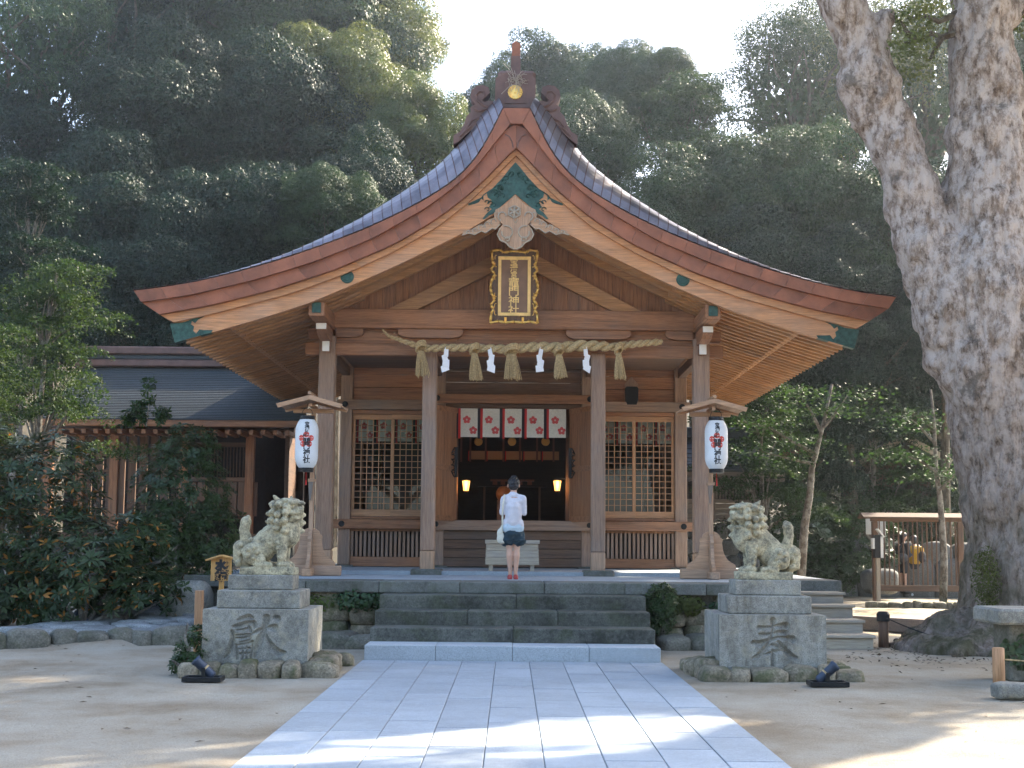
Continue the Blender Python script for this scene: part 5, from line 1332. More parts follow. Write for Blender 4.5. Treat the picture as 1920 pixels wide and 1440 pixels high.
# two visitors beyond the barred fence
YPP = 40.0
def visitor(name_label, px, py, rz, top, legs, hairlong, bag_label, turn, Z0):
    p = at(px, py, YPP); k = .97
    v = thing('person', name_label, 'person', tuple(p), rz)
    def add(nm, pr_, vx, mt, par, sm_=2):
        me = blob(nm, pr_, vx, sm_); me.transform(Matrix.Translation(p) @ Matrix.Rotation(rz, 4, 'Z')); return link(nm, me, mt, par, True)
    b = []
    for sx in (-1, 1):
        b += [('c', (sx * .08, 0, .85), (sx * .08, -.01, .48), .085, .055), ('c', (sx * .08, -.01, .48), (sx * .085, 0, .08), .056, .038), ('s', (sx * .09, .06, .04), (.045, .12, .04)),
              ('c', (sx * .19, 0, 1.32), (sx * .22, .02, 1.05), .05, .042), ('c', (sx * .22, .02, 1.05), (sx * .14, .2, 1.08), .04, .03), ('s', (sx * .12, .24, 1.09), (.03, .05, .03))]
        for q in range(4): b.append(('c', (sx * .12 - .02 + .013 * q, .26, 1.09), (sx * .11 - .02 + .013 * q, .31, 1.07), .009, .007))
    b += [('s', (0, 0, .92), (.16, .11, .13)), ('c', (0, 0, .95), (0, 0, 1.28), .13, .14), ('s', (0, 0, 1.33), (.2, .1, .08)), ('c', (0, 0, 1.38), (0, .03, 1.5), .055, .05), ('s', (0, .05, 1.57), (.08, .095, .115)), ('s', (0, .145, 1.56), (.013, .02, .018))]
    add('body', b, .02, M_SKIN, v)
    add('hair', [('s', (0, .03, 1.62), (.098, .11, .09)), ('s', (0, -.02, 1.56), (.09, .07, .11))] + ([('s', (0, -.04, 1.45), (.09, .06, .16))] if hairlong else []), .015, M_HAIR, v)
    tp = [('c', (0, 0, .92), (0, 0, 1.25), .155, .155), ('s', (0, 0, 1.32), (.22, .115, .1))]
    for sx in (-1, 1): tp += [('c', (sx * .19, 0, 1.33), (sx * .235, .02, 1.05), .075, .06), ('c', (sx * .235, .02, 1.05), (sx * .16, .17, 1.08), .06, .045)]
    add('top', tp, .02, top, v)
    lg = [('c', (0, 0, .95), (0, 0, .86), .15, .15)]
    for sx in (-1, 1): lg += [('c', (sx * .08, 0, .88), (sx * .085, -.01, .48 if legs else .60), .1, .075)] + ([('c', (sx * .085, -.01, .48), (sx * .088, 0, .12), .075, .058)] if legs else [])
    add('trousers' if legs else 'shorts', lg, .02, cloth('dark_denim', (.02, .022, .03)), v)
    for sx in (-1, 1): add('shoe', [('s', (sx * .09, .06, .045), (.055, .13, .05)), ('s', (sx * .088, -.02, .06), (.05, .06, .06))], .015, plain('trainer_white', (.6, .65, .72), .6) if legs else M_BLACK, v)
    return v, p
v1, p1 = visitor('visitor in a mustard sweater and dark trousers standing behind the barred fence', 1716, 1119, 0, cloth('mustard_sweater', (.52, .30, .02)), True, False, '', 0, 0)
bt = thing('backpack', 'small dark backpack worn by the visitor in the mustard sweater', 'bag', tuple(p1 + Vector((.16, -.15, 1.1))))
me = blob('pack', [('s', (.17, -.17, 1.1), (.11, .09, .17)), ('s', (.17, -.2, 1.03), (.09, .08, .08))], .015, 3); me.transform(Matrix.Translation(p1)); link('pack_body', me, cloth('dark_nylon', (.03, .03, .035)), bt, True)
MB().tube([p1 + Vector(q) for q in ((.14, -.13, 1.24), (.13, -.13, 1.38), (.13, .0, 1.43), (.14, .12, 1.33))], .016, 6).build('strap', M_BLACK, bt)
hm_ = MB(); 
v2, p2 = visitor('visitor in dark clothes and shorts turned sideways behind the barred fence', 1694, 1113, R(-65), cloth('black_jacket', (.02, .025, .035)), False, True, '', 0, 0)
bt = thing('shoulder_bag', 'dark grey shoulder bag carried by the visitor in dark clothes', 'bag', tuple(p2 + Vector((-.1, -.28, .9))))
me = blob('bag', [('s', (-.1, -.3, 1.0), (.17, .08, .13))], .015, 3); me.transform(Matrix.Translation(p2)); link('bag_body', me, cloth('grey_canvas', (.05, .055, .065)), bt, True)
MB().tube([p2 + Vector(q) for q in ((-.2, -.28, 1.08), (-.08, -.2, 1.38), (0, -.1, 1.43), (.0, -.28, 1.1))], .014, 6).build('strap', M_BLACK, bt)

# ------------------------------------------------------------------ barred fence with a small roof, notices
YF = 36
fx0, fx1 = at(1640, 1000, YF).x, at(1800, 1000, YF).x; gz = at(1645, 1132, YF).z
ftop, fbot = at(1700, 978, YF).z, at(1700, 1104, YF).z
t = thing('barred_fence', 'weathered wooden fence of thin upright bars under a narrow plank roof', 'fence', ((fx0 + fx1) / 2, YF, gz))
for x in (fx0, fx1): cbox((x - .07, YF - .07, gz - .3), (x + .07, YF + .07, ftop), .01).build('post', W['darkz'], t)
cbox((fx0 - .07, YF - .05, fbot - .06), (fx1 + .1, YF + .05, fbot + .09), .01).build('bottom_rail', W['darkx'], t)
cbox((fx0 - .1, YF - .06, ftop + .001), (fx1 + .1, YF + .06, ftop + .12), .01).build('top_rail', W['darkx'], t)
br = cbox((-.015, YF - .02, fbot + .091), (.015, YF + .02, ftop), .003).mesh('bar')
for i in range(1, 18):
    o = link('bar', br, W['darkz'], t); o.location.x = fx0 + (fx1 - fx0) * i / 18
for sg in (-1, 1):
    MB().prism([(0, .2), (sg * .32, .09), (sg * .32, .05), (0, .15)], 0, fx1 - fx0 + .6, m=Matrix.Translation((fx0 - .35, YF, ftop + .02)) @ Matrix.Rotation(R(-90), 4, 'Z') @ Matrix.Rotation(R(180), 4, 'Z') if False else Matrix(((0, 1, 0, fx0 - .35), (1, 0, 0, YF), (0, 0, 1, ftop + .02), (0, 0, 0, 1)))).build('roof_plank', W['darkx'], t)
# notices
def board(label, px0, py0, px1, py1, Y, mat, cat='notice board', post=None, roof=False, lines=0):
    a, b = at(px0, py1, Y), at(px1, py0, Y); t = thing('notice_board', label, cat, ((a.x + b.x) / 2, Y, a.z))
    p_ = cbox((a.x, Y, a.z), (b.x, Y + .04, b.z), .004).build('panel', mat, t); mb = MB(); rq = random.Random(int(px0))
    for i in range(lines):
        x = b.x - (b.x - a.x) * (i + .6) / (lines + .4); z = b.z - .03
        while z > a.z + .06:
            h = rq.uniform(.02, .03); mb._box((x - .012, Y - .003, z - h), (x + .012, Y - .0005, z), 0, None); z -= h + rq.uniform(.008, .02)
    if lines: mb.build('written_lines', M_INK, p_)
    if post: cbox(((a.x + b.x) / 2 - .05, Y + .05, at(1645, 1134, Y).z - .3), ((a.x + b.x) / 2 + .05, Y + .13, a.z + .3), .006).build('post', W['greyz'], t)
    if roof:
        for sg in (-1, 1): MB().prism([((a.x + b.x) / 2, b.z + .12), ((a.x + b.x) / 2 + sg * ((b.x - a.x) / 2 + .12), b.z + .0), ((a.x + b.x) / 2 + sg * ((b.x - a.x) / 2 + .12), b.z - .03), ((a.x + b.x) / 2, b.z + .08)], Y - .12, Y + .16).build('roof_board', W['greyx'], t)
    return t
board('white notice sheet board showing above and below the roof of the barred fence', 1624, 962, 1660, 1002, 36.9, plain('notice_white', (.62, .66, .68), .6), lines=0, post=True, roof=False)
t = thing('information_post', 'slim grey post with a dark box and white edge beside the barred fence', 'post', tuple(at(1645, 1132, 35.4)))
p = at(1645, 1000, 35.4); zb_ = at(1645, 1132, 35.4).z
cbox((p.x - .045, 35.36, zb_ - .2), (p.x + .045, 35.45, at(1645, 1040, 35.4).z), .006).build('shaft', W['palez'], t)
q0, q1 = at(1639, 1046, 35.4), at(1649, 1003, 35.4); cbox((q0.x, 35.3, q0.z), (q1.x, 35.5, q1.z), .006).build('dark_box', M_BLACK, t)
q0, q1 = at(1649.6, 1046, 35.4), at(1654, 1006, 35.4); cbox((q0.x, 35.3, q0.z), (q1.x, 35.48, q1.z), .004).build('white_edge', M_WHITE, t)
q0, q1 = at(1634.5, 1029, 35.4), at(1638, 1009, 35.4); cbox((q0.x, 35.3, q0.z), (q1.x, 35.48, q1.z), .004).build('white_edge', M_WHITE, t)
p, q = at(1644, 992, 35.4), at(1656, 1007, 35.4); MB().beam((p.x, 35.4, p.z), (q.x, 35.4, q.z), .22, .04, .004).build('slanted_cap', M_WHITE, t)
# stone steps climbing behind the fence
t = thing('garden_steps', 'stone garden steps with sunlit edges climbing behind the barred fence', 'steps', tuple(at(1780, 1100, 43)))
for k in range(5):
    a = at(1768 - 0 * k, 1103 - 14.5 * k, 43 + .5 * k); b = at(1830, 1103 - 14.5 * k, 43 + .5 * k)
    cbox((a.x, 43 + .5 * k, a.z - .35), (b.x + 1.5, 43.6 + .5 * k, a.z), .015).build('step_block', M_WALLST, t)

# ------------------------------------------------------------------ side hall
YH = 33
hz = at(400, 787, YH - 1.1).z
sh_ = thing('side_hall', 'low side hall with a grey shingled roof and latticed windows behind the bushes', 'hall', (-8, YH, 0))
hx0, hx1 = at(-60, 900, YH).x, at(548, 900, YH).x
wz0, wz1 = at(430, 978, YH).z, at(430, 815, YH).z
xs = [at(x, 900, YH).x for x in (150, 215, 345, 470)]
for i, x in enumerate([at(x, 900, YH).x for x in (90, 150, 214, 344, 468)]): cbox((x - .1, YH - .08, 0), (x + .1, YH + .1, wz1), .01).build('post', W['beamz'], sh_)
def seg(nm, x0, x1, y0, y1, mt, d0=-.02, d1=.06, c=.006):
    a, b = at(x0, y1, YH), at(x1, y0, YH); return cbox((a.x, YH + d0, at((x0 + x1) / 2, y1, YH).z), (b.x, YH + d1, at((x0 + x1) / 2, y0, YH).z), c).build(nm, mt, sh_)
seg('rail', 60, 552, 805, 814, W['beamx'], -.1, .1); seg('rail', 345, 472, 895, 903, W['darkx'], -.06); seg('rail', 60, 472, 969, 977, W['darkx'], -.06); seg('rail', 345, 472, 830, 838, W['darkx'], -.06)
x = 350
while x < 466: seg('wall_board', x, x + 18.5, 904, 968, W['darkz']); x += 19
for x in range(353, 466, 6): seg('lattice_bar', x, x + 3, 839, 894, W['darkz'], -.05, -.01, .002)
seg('window_backing', 350, 466, 838, 895, M_INT, .05, .08)
x = 155
while x < 340: seg('wall_board', x, x + 20, 818, 968, W['darkz']); x += 20.6
for y in (850, 880, 925): seg('rail', 150, 212, y, y + 5, W['darkx'], -.04)
seg('inner_dark', 472, 552, 815, 1000, M_INT, 1.6, 1.7)  # near-black sheet standing in for the shade of the open passage
seg('upper_wall', 60, 552, 770, 804, W['darkx'], .0, .08)
seg('rear_wall', 40, 560, 770, 1010, M_INT, 3.0, 3.1)
seg('veranda', 60, 552, 1000, 1012, W['darkx'], -.9, .0); seg('foundation', 60, 552, 1013, 1060, M_WALLST, -.2, .1)
# roof with shingle courses, ridge and white rafter ends
ez = at(350, 786, YH - 1.1).z; rz_ = at(350, 690, YH + 2.2).z
rx0, rx1 = at(70, 790, YH - 1.1).x, at(566, 790, YH - 1.1).x
M_SH = stone('weathered_shingle', (.065, .075, .082), dirt=(.06, .06, .06), amt=.55, speck=60, var=.12, rough=.6)
nc = 30
for k in range(nc):
    t0, t1 = k / nc, (k + 1) / nc; f = lambda t: ez + (rz_ - ez) * (t * .86 + .14 * t * t)
    y0, y1 = YH - 1.1 + 3.3 * t0, YH - 1.1 + 3.3 * (t1 + .01); dx = -.6 * t0 * 0
    MB().loft([[(x, y0, f(t0) - .015), (x, y0, f(t0) + .028), (x, y1, f(t1) + .006)] for x in (rx0, rx1 - .9 * t0 * 0)], close=False, cap=False).build('shingle_course', M_SH, sh_)
cbox((rx0, YH - 1.08, ez - .16), (rx1, YH - .95, ez - .01), .01).build('eave_board', W['beamx'], sh_)
for k, (h0, h1, w_) in enumerate(((0, .18, .5), (.181, .30, .4), (.301, .5, .55))): cbox((rx0 - .2, YH + 2.2 - w_ / 2, rz_ + h0), (rx1 + .1, YH + 2.2 + w_ / 2, rz_ + h1), .03).build('ridge_tile', (M_ORN if k != 1 else M_SH), sh_)
re = cbox((-.05, YH - .99, ez - .32), (.05, YH - .97, ez - .22), .004).mesh('end'); rbm = cbox((-.05, YH - .969, ez - .32), (.05, YH + .2, ez - .22), .004).mesh('raf')
x = rx0 + .2
while x < rx1:
    o = link('rafter', rbm, W['beamy'], sh_); o.location.x = x; e = link('rafter_end', re, M_WHITE, o); e.location.x = 0; x += .27
cbox((rx1 - .6, YH + .4, .3), (rx1 - .5, YH + 3, 4.2), .01).build('end_wall', W['darky'], sh_)
# ------------------------------------------------------------------ small gallery on the other side
YQ = 38
gq = thing('side_gallery', 'low roofed timber gallery with a slatted window on a stone base beside the hall', 'gallery', tuple(at(1380, 1060, YQ)))
def sg2(nm, x0, x1, y0, y1, mt, d0=-.02, d1=.06, c=.006):
    a, b = at(x0, (y0 + y1) / 2, YQ), at(x1, (y0 + y1) / 2, YQ); m = (x0 + x1) / 2
    return cbox((a.x, YQ + d0, at(m, y1, YQ).z), (b.x, YQ + d1, at(m, y0, YQ).z), c).build(nm, mt, gq)
for x in (1335, 1397, 1410): sg2('post', x, x + 6, 892, 976, W['greyz'], -.05, .1)
sg2('rail', 1270, 1418, 889, 897, W['greyx'], -.08, .08); sg2('rail', 1270, 1418, 936, 943, W['greyx'], -.08, .08); sg2('sill', 1262, 1420, 974, 979, W['greyx'], -.1, .1)
for y in range(944, 972, 10): sg2('wall_board', 1280, 1410, y, y + 9.6, W['greyx'])
for x in range(1342, 1396, 6): sg2('slat', x, x + 3.4, 902, 935, W['greyz'], -.05, 0, .002)
sg2('window_backing', 1270, 1410, 897, 936, M_INT, .04, .07)
rq = random.Random(31)
for j in range(3):
    x = 1268
    while x < 1415:
        w_ = rq.uniform(22, 40); sd += 1; p = at(x + w_ / 2, 996 + j * 30, YQ)
        o = link('wall_stone', rock_mesh('ws', (w_ / 140, .18, .22), sd, 2, .12), M_WALLST, gq, True); o.location = (p.x, YQ - .02, p.z); o.rotation_euler = (0, rq.uniform(-.25, .25), 0); x += w_ * .94
e0, e1 = at(1262, 880, YQ - .9), at(1472, 887, YQ - .9)
for k in range(8):
    t0, t1 = k / 8, (k + 1) / 8; f = lambda t: (e0.z + e1.z) / 2 + 1.0 * t * t * .4 + .55 * t
    MB().loft([[(x, YQ - .9 + 1.5 * t0, f(t0) - .02), (x, YQ - .9 + 1.5 * t0, f(t0) + .03), (x, YQ - .9 + 1.5 * t1, f(t1))] for x in (e0.x, e1.x)], close=False, cap=False).build('shingle_course', M_SH, gq)
cbox((e0.x, YQ - .88, e0.z - .16), (e1.x, YQ - .8, e0.z - .01), .01).build('eave_board', W['greyx'], gq)
cbox((e0.x, YQ + .4, f(1)), (e1.x - .3, YQ + .8, f(1) + .3), .03).build('ridge_tile', M_SH, gq)
x = e0.x + .1; re = cbox((-.035, YQ - .82, e0.z - .28), (.035, YQ - .8, e0.z - .20), .003).mesh('end'); rbm = cbox((-.035, YQ - .799, e0.z - .28), (.035, YQ + .1, e0.z - .20), .003).mesh('raf')
while x < e1.x:
    o = link('rafter', rbm, W['greyy'], gq); o.location.x = x; link('rafter_end', re, M_WHITE, o); x += .2
# distant small shrine roof among the trees
YT = 47
t = thing('garden_pavilion', 'small roofed pavilion half hidden among the maples far behind the side stairs', 'pavilion', tuple(at(1640, 900, YT)))
a, b, c = at(1590, 868, YT), at(1672, 822, YT), at(1692, 860, YT)
MB().beam((a.x, YT, a.z), (b.x, YT, b.z), 3.0, .14, .01).build('roof_slope', M_SH, t); MB().beam((b.x, YT, b.z), (b.x * 2 - a.x, YT, a.z), 3.0, .14, .01).build('roof_slope', M_SH, t)
MB().beam((a.x, YT - 1.6, a.z - .05), (b.x, YT - 1.6, b.z - .05), .1, .2, .01).build('gable_board', W['palex'], t); MB().beam((b.x, YT - 1.6, b.z - .05), (b.x * 2 - a.x, YT - 1.6, a.z - .05), .1, .2, .01).build('gable_board', W['palex'], t)
cbox((a.x + .5, YT - 1, a.z - 2.4), (b.x * 2 - a.x - .5, YT + 1, a.z + .1), .01).build('wall', W['darkx'], t)
# dry-stone retaining wall at the back, and a low kerb with moss
kerb('retaining_wall', 'dark dry stone retaining wall below the woods behind the gallery', 'wall', [(6.2, 41.2), (10.2, 40.5), (13.4, 40)], M_WALLST, .9, .75, zb=.15, dep=.4)
kerb('retaining_wall', 'upper course of dark dry stones resting on the retaining wall behind the gallery', 'wall', [(6.6, 41.5), (10.6, 40.8), (13.6, 40.3)], M_WALLST, .8, .6, zb=.75, dep=.4)
kerb('stone_kerb', 'short kerb of dark stones edging the moss in front of the barred fence', 'kerb', [(8.3, 33.6), (10.6, 33.3), (12.4, 33.0)], M_KERB, .28, .13, dep=.14)
lg = thing('timber_edge', 'long weathered timber edging lying from the wooden stairs towards the big tree', 'edging', (6.3, 24.6, .1))
MB().beam((5.4, 25.8, .12), (7.2, 23.7, .12), .28, .24, .02).build('timber', W['greyx'], lg)
# ------------------------------------------------------------------ posts, chain, stone bench
def post(px, pyb, pyt, label, mat, iron, w_=.075):
    ray = at(px, pyb, 10) - CAMLOC; p = CAMLOC + ray * ((0 - 1.5) / ray.z); zt = at(px, pyt, p.y).z
    t = thing('short_post', label, 'post', tuple(p), group='short barrier posts')
    MB().lathe([(w_, -.1), (w_ * .97, zt - .01), (w_ * .8, zt)], 14, Matrix.Translation((p.x, p.y, 0))).build('shaft', mat, t, True)
    if iron: MB().lathe([(w_ * 1.25, zt - .12), (w_ * 1.3, zt - .02), (w_ * .9, zt + .02), (.01, zt + .02)], 12, Matrix.Translation((p.x, p.y, 0))).build('iron_cap', M_BLACK, t)
    return p, zt
pa_, za = post(1657, 1214, 1149, 'dark round post with an iron cap between the side stairs and the big tree roots', W['darkz'], True)
pb_, zb__ = post(1873.5, 1288, 1214, 'reddish sawn-off round post beside the flat stone near the stone bench', W['sashz'], False, .065)
def sag(name, label, a, b, s_, mat, r_=.009):
    a, b = Vector(a), Vector(b); pts = [a.lerp(b, q) - Vector((0, 0, s_ * 4 * q * (1 - q))) for q in np.linspace(0, 1, 18)]
    for p_ in pts: p_.z = max(p_.z, .012)
    tag(MB().tube(pts, r_, 5).build(name, mat), label, 'rope')
sag('barrier_chain', 'dark chain drooping from the iron-capped post across the tree roots', (pa_.x, pa_.y - .07, za - .06), (8.6, 18.2, .2), .34, M_BLACK)
sag('barrier_rope', 'thin pale rope running from the sawn-off post past the stone bench', (pb_.x, pb_.y, zb__ - .12), (7.4, 13.6, .38), .04, M_STRAW, .008)
YB_ = 15.6
a, b = at(1874, 1172, YB_), at(1990, 1143, YB_)
t = thing('stone_bench', 'thick stone slab bench grown over with ivy beneath, beside the big tree', 'bench', (a.x + .5, YB_, 0))
cbox((a.x, YB_, a.z - .0), (a.x + 1.6, YB_ + .9, b.z), .025).build('slab', M_PED, t); cbox((a.x + .18, YB_ + .2, 0), (a.x + 1.5, YB_ + .75, a.z - .001), .02).build('support', M_KERB, t)
BENCH = (a.x, YB_, a.z)
# ------------------------------------------------------------------ foliage
def leaf_mesh(name, C, Nn, size, aspect=.5, seed=0, droop=0):
    g = np.random.default_rng(seed); n = len(C)
    Nn = Nn / np.maximum(1e-6, np.linalg.norm(Nn, axis=1))[:, None]
    t = g.normal(size=(n, 3)); t[:, 2] -= droop; t -= Nn * (t * Nn).sum(1)[:, None]; t /= np.maximum(1e-6, np.linalg.norm(t, axis=1))[:, None]
    b = np.cross(Nn, t); L = (size * .5)[:, None]; Wd = L * aspect
    fold = Nn * L * .18
    V = np.stack([C - t * L, C + b * Wd + fold - t * L * .1, C + t * L, C - b * Wd + fold - t * L * .1], 1).reshape(-1, 3)
    me = bpy.data.meshes.new(name); me.vertices.add(4 * n); me.vertices.foreach_set('co', V.ravel())
    me.loops.add(4 * n); me.loops.foreach_set('vertex_index', np.arange(4 * n, dtype=np.int32))
    me.polygons.add(n); me.polygons.foreach_set('loop_start', np.arange(0, 4 * n, 4, dtype=np.int32)); me.polygons.foreach_set('loop_total', np.full(n, 4, np.int32))
    me.update(calc_edges=True); return me
def shell(g, n, c, r, up=.35, thick=.14):
    """n points near the surface of an ellipsoid, fewer underneath; positions and outward normals"""
    d = g.normal(size=(int(n * 1.9), 3)); d /= np.linalg.norm(d, axis=1)[:, None]
    d = d[(d[:, 2] > -up) | (g.random(len(d)) < .12)][:n]
    k = 1 - thick * g.random(len(d)) ** 1.4
    p = np.asarray(c) + d * np.asarray(r) * k[:, None]
    nn = d / np.asarray(r) * np.mean(r) + g.normal(size=d.shape) * .38 + np.array([0, 0, .25]); return p, nn
BARK = {}
def bark_mat(name, c, pale=None, f=.5, mossy=0, scale=3, stretch=.35):
    m, ns, ls, b = new_mat(name); v = coords(ns, ls)
    n1 = N(ns, 'ShaderNodeTexNoise', i_Scale=scale * 4.0, i_Detail=6.0, i_Roughness=.7, i_Distortion=.4); ls.new(coords(ns, ls, (1, 1, stretch)), n1.inputs[0])
    col = ramp(ns, ls, n1.outputs[0], [(.35, tuple(q * .35 for q in c)), (.5, c), (.68, tuple(min(1, q * 1.5) for q in c))])
    if pale:
        n2 = N(ns, 'ShaderNodeTexNoise', i_Scale=scale, i_Detail=9.0, i_Roughness=.72); ls.new(v, n2.inputs[0])
        col = mixc(ns, ls, col, (*pale, 1), ramp(ns, ls, n2.outputs[0], [(.46, (0, 0, 0)), (.56, (f,) * 3)]))
        n5 = N(ns, 'ShaderNodeTexNoise', i_Scale=scale * .55, i_Detail=8.0, i_Roughness=.7); ls.new(coords(ns, ls, (1.2, 1.2, .8)), n5.inputs[0])
        col = mixc(ns, ls, col, tuple(q * .45 for q in c) + (1,), ramp(ns, ls, n5.outputs[0], [(.55, (0, 0, 0)), (.66, (.75,) * 3)]))
    if mossy:
        n3 = N(ns, 'ShaderNodeTexNoise', i_Scale=1.1, i_Detail=7.0, i_Roughness=.7); ls.new(v, n3.inputs[0])
        col = mixc(ns, ls, col, (.05, .065, .02, 1), ramp(ns, ls, n3.outputs[0], [(.52, (0, 0, 0)), (.66, (mossy,) * 3)]))
    ls.new(col, b.inputs['Base Color']); b.inputs['Roughness'].default_value = .9; b.inputs['Specular IOR Level'].default_value = .15
    bump(ns, ls, b, n1.outputs[0], .8, .03); return m
M_BARK = bark_mat('dark_bark', (.07, .055, .04), (.16, .15, .12), .5)
M_BARKP = bark_mat('pale_bark', (.13, .11, .09), (.30, .29, .26), .7, scale=6)
def camphor_mat():
    m, ns, ls, b = new_mat('camphor_bark'); v = coords(ns, ls, rnd=False)
    n1 = N(ns, 'ShaderNodeTexNoise', i_Scale=16.0, i_Detail=7.0, i_Roughness=.7, i_Distortion=.5); ls.new(coords(ns, ls, (1, 1, .28), rnd=False), n1.inputs[0])
    n2 = N(ns, 'ShaderNodeTexNoise', i_Scale=6.0, i_Detail=10.0, i_Roughness=.75); ls.new(coords(ns, ls, (1, 1, .6), rnd=False), n2.inputs[0])
    n3 = N(ns, 'ShaderNodeTexNoise', i_Scale=2.2, i_Detail=9.0, i_Roughness=.7); ls.new(v, n3.inputs[0])
    n4 = N(ns, 'ShaderNodeTexNoise', i_Scale=.5, i_Detail=5.0); ls.new(v, n4.inputs[0])
    col = ramp(ns, ls, n1.outputs[0], [(.36, (.07, .046, .034)), (.5, (.21, .155, .12)), (.66, (.30, .235, .19))])
    sx = ns.new('ShaderNodeSeparateXYZ'); ls.new(v, sx.inputs[0])
    ad = N(ns, 'ShaderNodeMath', operation='MULTIPLY_ADD'); ls.new(n4.outputs[0], ad.inputs[0]); ad.inputs[1].default_value = 5.0; ls.new(sx.outputs[2], ad.inputs[2])
    hgt = N(ns, 'ShaderNodeMapRange'); hgt.inputs[1].default_value = 3.0; hgt.inputs[2].default_value = 7.5; hgt.inputs[3].default_value = .22; hgt.inputs[4].default_value = .85; ls.new(ad.outputs[0], hgt.inputs[0])
    ml = N(ns, 'ShaderNodeMath', operation='MULTIPLY'); ls.new(ramp(ns, ls, n2.outputs[0], [(.42, (0, 0, 0)), (.56, (1, 1, 1))]), ml.inputs[0]); ls.new(hgt.outputs[0], ml.inputs[1])
    col = mixc(ns, ls, col, (.52, .45, .41, 1), ml.outputs[0])                                   # pale crustose lichen; its paling higher up paints in haze
    col = mixc(ns, ls, col, (.07, .06, .05, 1), ramp(ns, ls, n3.outputs[0], [(.57, (0, 0, 0)), (.66, (.7,) * 3)]))   # dark blotches
    lo = N(ns, 'ShaderNodeMapRange'); lo.inputs[1].default_value = 2.6; lo.inputs[2].default_value = 4.6; lo.inputs[3].default_value = .75; lo.inputs[4].default_value = 0; ls.new(ad.outputs[0], lo.inputs[0])
    ms = N(ns, 'ShaderNodeMath', operation='MULTIPLY'); ls.new(ramp(ns, ls, n3.outputs[0], [(.40, (0, 0, 0)), (.56, (1, 1, 1))]), ms.inputs[0]); ls.new(lo.outputs[0], ms.inputs[1])
    col = mixc(ns, ls, col, (.055, .058, .022, 1), ms.outputs[0])                                  # moss at the foot
    ls.new(col, b.inputs['Base Color']); b.inputs['Roughness'].default_value = .92; b.inputs['Specular IOR Level'].default_value = .12
    bump(ns, ls, b, n1.outputs[0], .9, .05); return m
M_CAMPH = camphor_mat()
LEAF = {
 'ever': leaf_mat('evergreen_leaf', (.026, .054, .026), (.044, .074, .026), .24, .5, spec=.15),
 'light': leaf_mat('camphor_leaf', (.07, .10, .028), (.14, .155, .042), .34, .42, spec=.35),
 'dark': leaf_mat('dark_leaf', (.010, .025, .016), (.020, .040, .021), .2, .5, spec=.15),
 'maple': leaf_mat('maple_leaf', (.022, .05, .017), (.040, .072, .022), .34, .6, spec=.15),
 'maple_red': leaf_mat('turning_maple_leaf', (.16, .06, .05), (.10, .10, .04), .42, .5),
 'rhodo': leaf_mat('rhododendron_leaf', (.032, .058, .022), (.05, .078, .028), .2, .34, odd=(.36, .16, .03), oddf=.07, spec=.25),
 'shrub': leaf_mat('box_leaf', (.03, .055, .018), (.05, .08, .024), .25, .4),
 'ivy': leaf_mat('ivy_leaf', (.025, .055, .02), (.05, .085, .028), .2, .4),
 'moss': leaf_mat('moss_tuft', (.05, .07, .012), (.09, .11, .02), .3, .8),
}
def limb_tubes(mb, g, base, targets, r0, sag_=.0, n=6):
    for t_ in targets:
        a = Vector(base); b = Vector(t_); m1 = a.lerp(b, .4) + Vector(g.normal(size=3) * .12 * (b - a).length) + Vector((0, 0, .12 * (b - a).length)); r_ = r0 * g.uniform(.35, .6)
        pts = [a, a.lerp(m1, .6), m1, m1.lerp(b, .5) + Vector(g.normal(size=3) * .05 * (b - a).length), b]
        mb.tube(pts, [r_, r_ * .9, r_ * .7, r_ * .45, r_ * .18], n)
